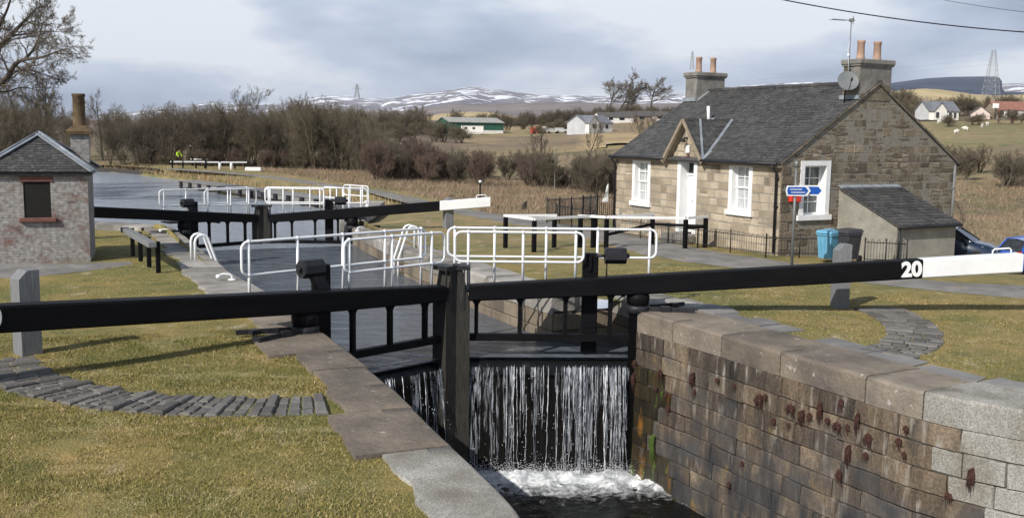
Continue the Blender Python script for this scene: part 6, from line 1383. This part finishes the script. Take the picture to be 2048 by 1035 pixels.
for k in range(5): mb = MB(); mb.box((x+.02, -y+.3+k*(W_-.6)/4, .8), (.3, .3, 5.2)); mb.build('post', M['greywood'], bt)
ct = thing('site_cabin', 'long cream cabin parked in front of the green barn', 'cabin', (-13.9, 338, 3.6), R(6)); mb = MB(); mb.bbox((0, 0, 1.3), (7.4, 2.6, 2.2), .1); mb.build('body', M['cream'], ct); mb = MB(); mb.box((0, 0, 2.46), (7.6, 2.8, .12)); mb.build('roof', M['sheet'], ct)
for k in (-2.2, .4): mb = MB(); mb.box((k, -1.32, 1.6), (.9, .06, .7)); mb.build('window', M['dglass'], ct)
for i, (X, Y, Z, L_, rz, wm) in enumerate([(36.5, 372, 8.2, 13, .25, 'cream'), (44.5, 380, 8.8, 11, .35, 'sand'), (52.3, 384, 9.1, 12, .15, 'pink')]):
    house('bungalow', ['low dark-roofed bungalow just right of the white one', 'middle low bungalow with brown walls below the knoll trees', 'low bungalow with carport nearest the cottage roof'][i], 'house', X, Y, Z, rz, L_, 8, 1.9, 3.5, M[wm], M['roofdark'], [(-3, -1.5, .8, 1.7), (1, 3, .8, 1.7)])
house('house', 'white house with twin front gables and grey roof, left on the ridge', 'house', 109.5, 262, 8.3, R(12), 8.6, 6, 2.7, 5.0, M['cream'], M['roofgrey'], [(1.5, 2.3, .9, 2.2), (-3.3, -2.5, .9, 2.2, -4.6), (2.9, 3.6, .9, 2.2)], (-3.2,), M['greyrend_shade'], (-1.9, 3.6, 1.4, 4.7))
house('house', 'pale gabled cottage beside the red-framed sign on the ridge', 'house', 120.6, 262, 8.3, R(70), 6, 4.6, 2.1, 3.9, M['pink'], M['roofdark'], [(-1.5, -.8, .8, 1.8), (.8, 1.5, .8, 1.8)])
house('house', 'red-roofed terrace with white and brown fronts at the right edge', 'house', 129.2, 263, 8.5, R(6), 11.5, 6, 3.0, 5.0, M['cream'], M['roofred'], [(-4.8, -3.8, 1.6, 2.7), (-2.9, -2.1, 1.6, 2.6), (-1, 0, 1.6, 2.7), (1.8, 2.6, 1.6, 2.7), (-1, 0, .5, 1.3), (1.6, 2.8, .5, 1.3)], (-5.2, 5.0), M['sand'])
house('house', 'small pinkish house end cut off by the right photo edge', 'house', 138.6, 262, 8.5, R(5), 6, 6, 3.0, 5.2, M['pink'], M['roofred'], [(-1.5, -.6, 1, 2.2)], (-2.4,))
ft_ = thing('field_wall', 'dark drystone wall running below the ridge houses', 'wall', (120, 252, 7.7), R(2)); mb = MB()
for k in range(60): mb.bbox((-20+k*.68, .1*math.sin(k), .1+.1*rng.random()), (.72, .5, 1.1+.2*rng.random()), .06)
mb.build('wall', M['mortard'], ft_)
sg_ = thing('sign_board', 'white board on a dark pole with a red frame beside it', 'sign', (120.9, 254, 8.0), 0); mb = MB(); mb.tube([(0, 0, -1), (0, 0, 3.6)], .12, 6); mb.build('pole', M['iron'], sg_); mb = MB(); mb.bbox((0, 0, 4.2), (1.6, .15, 1.2), .3); mb.build('board', M['white'], sg_); mb = MB(); mb.tube([(1.1, .3, -1), (1.1, .3, 3.0)], .14, 6); mb.tube([(.6, .3, 2.4), (1.9, .3, 2.0)], .12, 6); mb.build('frame', M['red'], sg_)
bx = thing('phone_box', 'small red box by the terrace on the ridge', 'phone box', (125.6, 254, 7.9), 0); mb = MB(); mb.bbox((0, 0, 1.0), (.9, .9, 2.2), .08); mb.build('cabinet', M['red'], bx); mb = MB(); mb.bbox((0, 0, 2.2), (.75, .75, .25), .1); mb.build('cap', M['red'], bx)

# sheep
def sheep_mesh():
    me = bpy.data.meshes.new('sheep'); import bmesh; bm = bmesh.new(); sk = bm.verts.layers.skin.verify(); pts = [((0, 0, .55), .25), ((.28, 0, .58), .27), ((-.30, 0, .58), .25), ((.5, 0, .62), .14), ((.66, 0, .5), .085), ((.76, 0, .40), .06), ((.3, .13, .3), .05), ((.3, .13, 0), .04), ((.3, -.13, .3), .05), ((.3, -.13, 0), .04), ((-.3, .13, .3), .06), ((-.32, .13, 0), .04), ((-.3, -.13, .3), .06), ((-.32, -.13, 0), .04), ((-.5, 0, .55), .05)]
    vs = []
    for p, r in pts: v = bm.verts.new(p); v[sk].radius = (r, r); v[sk].use_root = len(vs) == 0; vs.append(v)
    for a, b in ((0, 1), (0, 2), (1, 3), (3, 4), (4, 5), (1, 6), (6, 7), (1, 8), (8, 9), (2, 10), (10, 11), (2, 12), (12, 13), (2, 14)): bm.edges.new((vs[a], vs[b]))
    bm.to_mesh(me); bm.free(); me.materials.append(M['wool']); return me
M['wool'] = mat('fleece', [(.3, (.60, .58, .52)), (.7, (.74, .72, .66))], 6, rough=1)
sm = sheep_mesh()
for i, (u, v, r_) in enumerate([(1878, 247, .3), (1931, 262, 2.5), (1964, 256, 1.0), (1975, 252, 4.0), (1912, 268, .2)]):
    best = None
    for Y in np.arange(120, 260, 2):
        X, _, Z = at(u, v, Y); e = abs(Z-float(zt(X, Y)))
        if best is None or e < best[0]: best = (e, X, Y)
    o = bpy.data.objects.new('sheep', sm); col.objects.link(o); o.modifiers.new('skin', 'SKIN'); o.modifiers.new('sub', 'SUBSURF').levels = 1; o.location = G(best[1], best[2]); o.rotation_euler = (0, 0, r_); o.scale = (1.15,)*3; tag(o, 'white sheep grazing in the green field below the ridge houses', 'sheep', 'sheep in the ridge field')

# pylons and wires
M['steel'] = mat('galvanised_steel', [(.3, (.26, .28, .30)), (.7, (.36, .38, .40))], 1, rough=.6)
def pylon(label, X, Y, Z, H, w, arms, th, rz=0):
    t = thing('pylon', label, 'pylon', (X, Y, Z), rz); mb = MB(); half = lambda z: w*(1-z/H)*.5+w*.13
    zs = [H*q for q in (0, .14, .27, .39, .5, .6, .69, .77, .84, .9, .95, 1)]
    for sx, sy in ((-1, -1), (1, -1), (1, 1), (-1, 1)):
        for a, b in zip(zs, zs[1:]): mb.beam((sx*half(a), sy*half(a), a), (sx*half(b), sy*half(b), b), th, th)
    for i, (a, b) in enumerate(zip(zs, zs[1:])):
        for (p, q) in (((-1, -1), (1, -1)), ((1, -1), (1, 1)), ((1, 1), (-1, 1)), ((-1, 1), (-1, -1))):
            mb.beam((p[0]*half(a), p[1]*half(a), a), (q[0]*half(b), q[1]*half(b), b), th*.6, th*.6); mb.beam((q[0]*half(a), q[1]*half(a), a), (p[0]*half(b), p[1]*half(b), b), th*.6, th*.6); mb.beam((p[0]*half(b), p[1]*half(b), b), (q[0]*half(b), q[1]*half(b), b), th*.5, th*.5)
    mb.build('tower', M['steel'], t)
    for z, l in arms: mb = MB(); mb.beam((-l, 0, z), (l, 0, z), th, th); mb.beam((-l, 0, z), (0, 0, z+l*.35), th*.7, th*.7); mb.beam((l, 0, z), (0, 0, z+l*.35), th*.7, th*.7); mb.build('crossarm', M['steel'], t)
    return t
pylon('tall lattice pylon behind the ridge houses on the right', 330, 702, 31, 34, 8, [(33.5, 1.3)], .17, .8); pylon('distant pylon with one wide crossarm on the snowy skyline', -233, 1500, 52, 21, 6, [(14, 7), (17.5, 4)], .38); pylon('far pylon seen above the far cottage chimney', 87.2, 500, 36, 9, 1.4, [(6.0, 1.7), (7.6, 1.0)], .10)
def cable(label, pts, r, m, n=40, group=None):
    A, B, sag = Vector(pts[0]), Vector(pts[1]), pts[2]; mb = MB(); P = [A.lerp(B, i/n)-Vector((0, 0, sag*4*(i/n)*(1-i/n))) for i in range(n+1)]
    mb.tube([p-P[0] for p in P], r, 5, 0); o = mb.build('overhead_cable', m); o.location = P[0]; return tag(o, label, 'cable', group)
cable('thick black overhead cable crossing the top right sky', ((*at(1480, -18, 24)[:2], at(1480, -18, 24)[2]), at(2300, 74, 24), .25), .014, M['black']); cable('thin overhead wire at the top right corner', (at(1780, -22, 40), at(2300, 44, 30), .2), .008, M['iron'])
for k, (za, zb_) in enumerate(((56, 52), (60, 57), (64, 61))): cable('faint grid wire strung from the tall right pylon', ((330, 702, 31+24.5+4*k), (-240, 1500, 66+2*k), 14), .05, M['steel'], 60, 'grid wires over the fields')

# ------------------------------------------------------------------ cars
M['carnavy'] = mat('dark_navy_car_paint', [(.3, (.010, .02, .045)), (.7, (.014, .026, .055))], 2, rough=.25, coat=1.); M['carblue'] = mat('bright_blue_car_paint', [(.3, (.015, .08, .42)), (.7, (.02, .10, .48))], 2, rough=.25, coat=1.); M['tyre'] = mat('tyre_rubber', [(.3, (.012, .012, .012)), (.7, (.02, .02, .02))], 6, rough=.9); M['alloy'] = mat('alloy_wheel', [(.3, (.35, .36, .37)), (.7, (.5, .5, .5))], 6, rough=.4, metal=.6); M['headlight'] = mat('headlamp_glass', [(.3, (.6, .63, .66)), (.7, (.85, .87, .9))], 6, rough=.08, spec=.8); M['redlamp'] = mat('rear_lamp', [(.3, (.35, .01, .01)), (.7, (.5, .02, .02))], 6, rough=.2)
def car(label, X, Y, Z, rz, paint, L=3.9, Wd=1.68, Ht=1.45):
    t = thing('parked_car', label, 'car', (X, Y, Z), rz); mb = MB()
    # stations along x: (x, sill z, belt z, half width at sill, half width at belt)
    st = [(-L/2, .42, .70, .66, .62), (-L/2+.10, .24, .88, .78, .74), (-L/2+.6, .20, .95, .83, .80), (-.5, .18, .96, .84, .82), (.55, .18, .94, .84, .81), (1.0, .2, .90, .83, .79), (L/2-.35, .22, .78, .80, .72), (L/2-.08, .25, .66, .72, .60), (L/2, .36, .55, .62, .50)]
    rings = []
    for x, z0, z1, w0, w1 in st:
        zm = (z0+z1)/2; half = [(0, z0-.02), (w0*.8, z0-.02), (w0, z0+.08), (w0+.02, zm), (w1+.01, z1-.07), (w1-.08, z1), (w1*.5, z1+.035), (0, z1+.045)]
        ring = half+[(-a, b) for a, b in half[::-1][1:-1]]; rings.append([mb.vert((x, a, b)) for a, b in ring])
    n = len(rings[0])
    for A, B in zip(rings, rings[1:]):
        for k in range(n): mb.face((A[k], A[(k+1) % n], B[(k+1) % n], B[k]), 0, .5, True)
    mb.face(rings[0][::-1]); mb.face(rings[-1]); b_ = mb.build('body', paint, t)
    cab = [(-L/2+.12, .90, .70), (-L/2+.42, 1.34, .60), (-.55, Ht, .60), (.15, Ht-.02, .60), (.45, 1.34, .62), (1.12, .92, .72)]
    mb = MB(); gl = MB(); R_ = []
    top = [(x, z, w) for x, z, w in cab]
    roofp = top[1:5]
    A = [mb.vert((x, -w+.04, z)) for x, z, w in roofp]; B = [mb.vert((x, w-.04, z)) for x, z, w in roofp]; Cc = [mb.vert((x, 0, z+.045)) for x, z, w in roofp]
    for i in range(3): mb.face((A[i], A[i+1], Cc[i+1], Cc[i]), 0, .5, True); mb.face((Cc[i], Cc[i+1], B[i+1], B[i]), 0, .5, True)
    for sx, sy in ((1, -1), (1, 1), (-1, -1), (-1, 1)):           # pillars
        p = (top[5], top[4]) if sx > 0 else (top[0], top[1]); mb.beam((p[0][0], sy*(p[0][2]), p[0][1]-.02), (p[1][0], sy*(p[1][2]-.05), p[1][1]), .07, .07)
    for sy in (-1, 1): mb.beam((-.25, sy*.74, .92), (-.3, sy*.57, Ht-.03), .09, .06)
    for sy in (-1, 1): mb.beam((roofp[0][0], sy*.57, roofp[0][1]), (roofp[1][0], sy*.57, Ht-.01), .06, .05); mb.beam((roofp[1][0], sy*.57, Ht-.01), (roofp[3][0], sy*.58, roofp[3][1]), .06, .05)
    mb.build('roof', paint, t)
    q = lambda i, sy, d=.0: (top[i][0], sy*(top[i][2]-d), top[i][1])
    gl.poly([q(5, -1, .03), q(5, 1, .03), q(4, 1, .06), q(4, -1, .06)]); gl.build('windscreen', M['dglass'], t)
    gl = MB(); gl.poly([q(0, -1, .03), q(0, 1, .03), q(1, 1, .06), q(1, -1, .06)]); gl.build('rear_window', M['dglass'], t)
    for sy in (-1, 1): gl = MB(); gl.poly([(top[5][0], sy*.735, .92), (top[0][0], sy*.715, .9), (top[1][0], sy*.565, top[1][1]-.02), (top[2][0], sy*.565, Ht-.03), (top[4][0], sy*.575, top[4][1]-.02)]); gl.build('side_window', M['dglass'], t)
    for sy in (-1, 1):
        mb = MB(); mb.hexa([(L/2-.36, sy*.42, .56), (L/2-.05, sy*.36, .50), (L/2-.16, sy*.68, .52), (L/2-.48, sy*.745, .58), (L/2-.42, sy*.42, .74), (L/2-.14, sy*.36, .64), (L/2-.22, sy*.66, .67), (L/2-.56, sy*.735, .78)]); mb.build('headlight', M['headlight'], t)
        mb = MB(); mb.bbox((-L/2+.07, sy*.64, .82), (.14, .2, .3), .03); mb.build('tail_light', M['redlamp'], t); mb = MB(); mb.bbox((.85, sy*.90, .95), (.12, .2, .14), .03); mb.build('wing_mirror', paint, t)
        for xx in (-1.18, 1.22):
            mb = MB(); rr_ = [(.27, -.09), (.30, -.08), (.31, 0), (.30, .08), (.27, .09)]; c_ = Vector((xx, sy*.76, .31)); rings = [[mb.vert(c_+Vector((a*math.cos(2*math.pi*k/18), b, a*math.sin(2*math.pi*k/18)))) for k in range(18)] for a, b in rr_]
            for A, B in zip(rings, rings[1:]):
                for k in range(18): mb.face((A[k], A[(k+1) % 18], B[(k+1) % 18], B[k]), 0, .5, True)
            mb.face(rings[0][::-1]); mb.face(rings[-1]); wh_ = mb.build('wheel', M['tyre'], t); mb = MB()
            for k in range(5): a = 2*math.pi*k/5; mb.beam((xx, sy*.858, .31), (xx+.19*math.cos(a), sy*.858, .31+.19*math.sin(a)), .06, .02, up=(0, 1, 0))
            mb.build('rim', M['alloy'], wh_)
    mb = MB(); mb.bbox((L/2-.03, 0, .40), (.06, .9, .12), .02); mb.build('grille', M['iron'], t); return t
car('dark navy hatchback parked with its headlamp showing behind the outhouse', 16.7, 38.4, float(zt(16.7, 38.4))+.16, R(-32), M['carnavy']); car('bright blue hatchback at the right edge beyond the white beam end', 20.9, 38.6, float(zt(20.9, 38.6))+.1, R(12), M['carblue'])

# ------------------------------------------------------------------ far barriers, worker and lamp by the next lock
def far_pt(u, v, z=-.25): Y = (3.7-z)/(-px_ray(u, v)[1]); return (px_ray(u, v)[0]*Y, Y)
def far_bar(label, us, vb, h, z):
    pts = [far_pt(u, vb, z) for u in us]; c = pts[0]; t = thing('towpath_barrier', label, 'barrier', (c[0], c[1], float(zt(*c))), 0)
    for p in pts: mb = MB(); mb.bbox((p[0]-c[0], p[1]-c[1], h/2), (.14, .14, h+.3), .01); mb.build('post', M['black'], t)
    mb = MB(); mb.beam((-.2, 0, h), (pts[-1][0]-c[0]+.2, pts[-1][1]-c[1], h), .16, .13); mb.build('top_rail', M['white'], t)
far_bar('far white-topped barrier with the worker leaning behind it', [345, 366, 392, 410], 339, .62, -.3); far_bar('far white-topped barrier right of the worker', [412, 440, 470, 490], 340, .65, -.3); far_bar('farthest of the white-topped barriers under the thicket', [385, 400, 412], 334, .7, -.25)
for lab, u in (('white-painted short post by the far barriers, left of two', 440), ('white-painted short post by the far barriers, right of two', 463)):
    X, Y = far_pt(u, 343, -.35); t = thing('marker_post', lab, 'post', (X, Y, float(zt(X, Y))), 0); mb = MB(); mb.lathe([(.14, -.1), (.14, .62), (.08, .68)], n=10); mb.build('post', M['white'], t)
X, Y = far_pt(507, 346, -.35); t = thing('water_trough', 'low white beam end lying on the grass beyond the jetty', 'trough', (X, Y, float(zt(X, Y))), .05); mb = MB(); mb.bbox((0, 0, .22), (1.5, .4, .36), .05); mb.build('body', M['white'], t); mb = MB(); mb.bbox((0, 0, .41), (1.3, .28, .03), .01); mb.build('lid', M['greywood'], t)
lamp('thin lamp post with a white head in front of the far thicket', -35.2, 109.5, 2.0)
def person(label, X, Y, rz):
    import bmesh
    t = thing('person', label, 'person', (X, Y, float(zt(X, Y))+.02), rz)
    def skin(name, pts, edges, m, lv=2):
        me = bpy.data.meshes.new(name); bm = bmesh.new(); sk = bm.verts.layers.skin.verify(); vs = []
        for p, r in pts: v = bm.verts.new(p); v[sk].radius = (r, r) if not isinstance(r, tuple) else r; v[sk].use_root = len(vs) == 0; vs.append(v)
        for a, b in edges: bm.edges.new((vs[a], vs[b]))
        bm.to_mesh(me); bm.free(); me.materials.append(m); o = bpy.data.objects.new(name, me); col.objects.link(o); o.parent = t; o.modifiers.new('skin', 'SKIN'); s_ = o.modifiers.new('sub', 'SUBSURF'); s_.levels = s_.render_levels = lv; return o
    M['skin'] = M.get('skin') or mat('skin', [(.3, (.42, .26, .19)), (.7, (.5, .32, .24))], 5, rough=.6)
    body = skin('body', [((0, 0, .92), .13), ((.12, 0, 1.12), .14), ((.26, 0, 1.32), .15), ((.34, 0, 1.42), .055), ((.42, 0, 1.50), .09), ((.46, 0, 1.60), .075), ((-.01, .10, .85), .085), ((.03, .11, .48), .06), ((-.02, .11, .08), .045), ((.14, .12, .03), .035), ((-.01, -.10, .85), .085), ((.05, -.11, .48), .06), ((.0, -.11, .08), .045), ((.16, -.12, .03), .035), ((.28, .19, 1.33), .055), ((.36, .24, 1.08), .04), ((.52, .20, .90), .032), ((.28, -.19, 1.33), .055), ((.38, -.24, 1.08), .04), ((.54, -.18, .92), .032), ((.60, .19, .86), .03), ((.62, -.17, .88), .03)],
         [(0, 1), (1, 2), (2, 3), (3, 4), (4, 5), (0, 6), (6, 7), (7, 8), (8, 9), (0, 10), (10, 11), (11, 12), (12, 13), (2, 14), (14, 15), (15, 16), (2, 17), (17, 18), (18, 19), (16, 20), (19, 21)], M['skin'])
    M['hivis'] = mat('hi_vis_yellow', [(.3, (.42, .68, .03)), (.7, (.5, .78, .05))], 5, rough=.8); M['denim'] = mat('dark_work_trousers', [(.3, (.012, .015, .03)), (.7, (.025, .03, .05))], 5, rough=.9)
    skin('jacket', [((.01, 0, .95), .155), ((.12, 0, 1.12), .168), ((.26, 0, 1.32), .178), ((.32, 0, 1.39), .08), ((.28, .20, 1.33), .075), ((.36, .245, 1.08), .058), ((.50, .205, .92), .045), ((.28, -.20, 1.33), .075), ((.38, -.245, 1.08), .058), ((.52, -.185, .94), .045)], [(0, 1), (1, 2), (2, 3), (2, 4), (4, 5), (5, 6), (2, 7), (7, 8), (8, 9)], M['hivis'])
    skin('trousers', [((0, 0, .90), .15), ((-.01, .10, .83), .10), ((.03, .11, .48), .078), ((-.02, .11, .1), .065), ((-.01, -.10, .83), .10), ((.05, -.11, .48), .078), ((.0, -.11, .1), .065)], [(0, 1), (1, 2), (2, 3), (0, 4), (4, 5), (5, 6)], M['denim'])
    skin('hair', [((.44, 0, 1.60), .085), ((.40, 0, 1.56), .075)], [(0, 1)], M['iron']); return t
person('person in a bright yellow-green jacket and dark trousers leaning over the far rail', -35.0, 104.6, R(-40))
# yard clutter beside the barn
def van(label, X, Y, rz, m, L=4.6, h=2.0):
    t = thing('parked_van', label, 'van', (X, Y, float(zt(X, Y))), rz); mb = MB(); mb.prism([(-L/2, .35), (L/2, .35), (L/2, .95), (L/2-.75, 1.1), (L/2-1.4, h), (-L/2, h)], lambda u, v, d: (u, d, v), -.85, .85); mb.build('body', m, t)
    mb = MB(); mb.poly([(L/2-.80, -.7, 1.15), (L/2-.80, .7, 1.15), (L/2-1.36, .7, h-.1), (L/2-1.36, -.7, h-.1)]); mb.poly([(L/2-1.5, -.87, 1.2), (L/2-.95, -.87, 1.2), (L/2-1.4, -.87, h-.15), (L/2-1.6, -.87, h-.15)]); mb.build('window', M['dglass'], t)
    for a in (-1, 1):
        for b in (-1, 1): mb = MB(); mb.tube([(a*L*.3, b*.7, .34), (a*L*.3, b*.9, .34)], .34, 12); mb.build('wheel', M['tyre'], t)
van('red van parked among the yard clutter beside the barn', 7.8, 330, .4, M['red']); van('pale van parked in the yard between barn and bungalow', 10.4, 331, 1.2, M['cream']); van('silver van parked near the white bungalow drive', 15.2, 322, .1, M['greyrend_shade'], 4, 1.6); van('grey car-sized van in the middle of the scrap yard', 12.6, 324, -.2, M['sheet'], 4, 1.5); van('dark blue van below the cream cabin', -17.6, 322, .3, M['carnavy'], 4.4, 1.8)

# ------------------------------------------------------------------ the air between here and the hills
hm = bpy.data.materials.new('haze'); hm.use_nodes = True; hn = hm.node_tree
for n in list(hn.nodes):
    if n.type == 'BSDF_PRINCIPLED': hn.nodes.remove(n)
pv = hn.nodes.new('ShaderNodeVolumePrincipled'); pv.inputs['Color'].default_value = (.80, .86, .95, 1); pv.inputs['Density'].default_value = .00005; pv.inputs['Anisotropy'].default_value = .2
hn.links.new(pv.outputs[0], [n for n in hn.nodes if n.type == 'OUTPUT_MATERIAL'][0].inputs['Volume'])
mb = MB(); mb.box((0, 3050, 157.5), (9400, 6700, 326)); hz = mb.build('haze', hm); hz['kind'] = 'stuff'; hz['label'] = 'thin pale haze over the far hills'
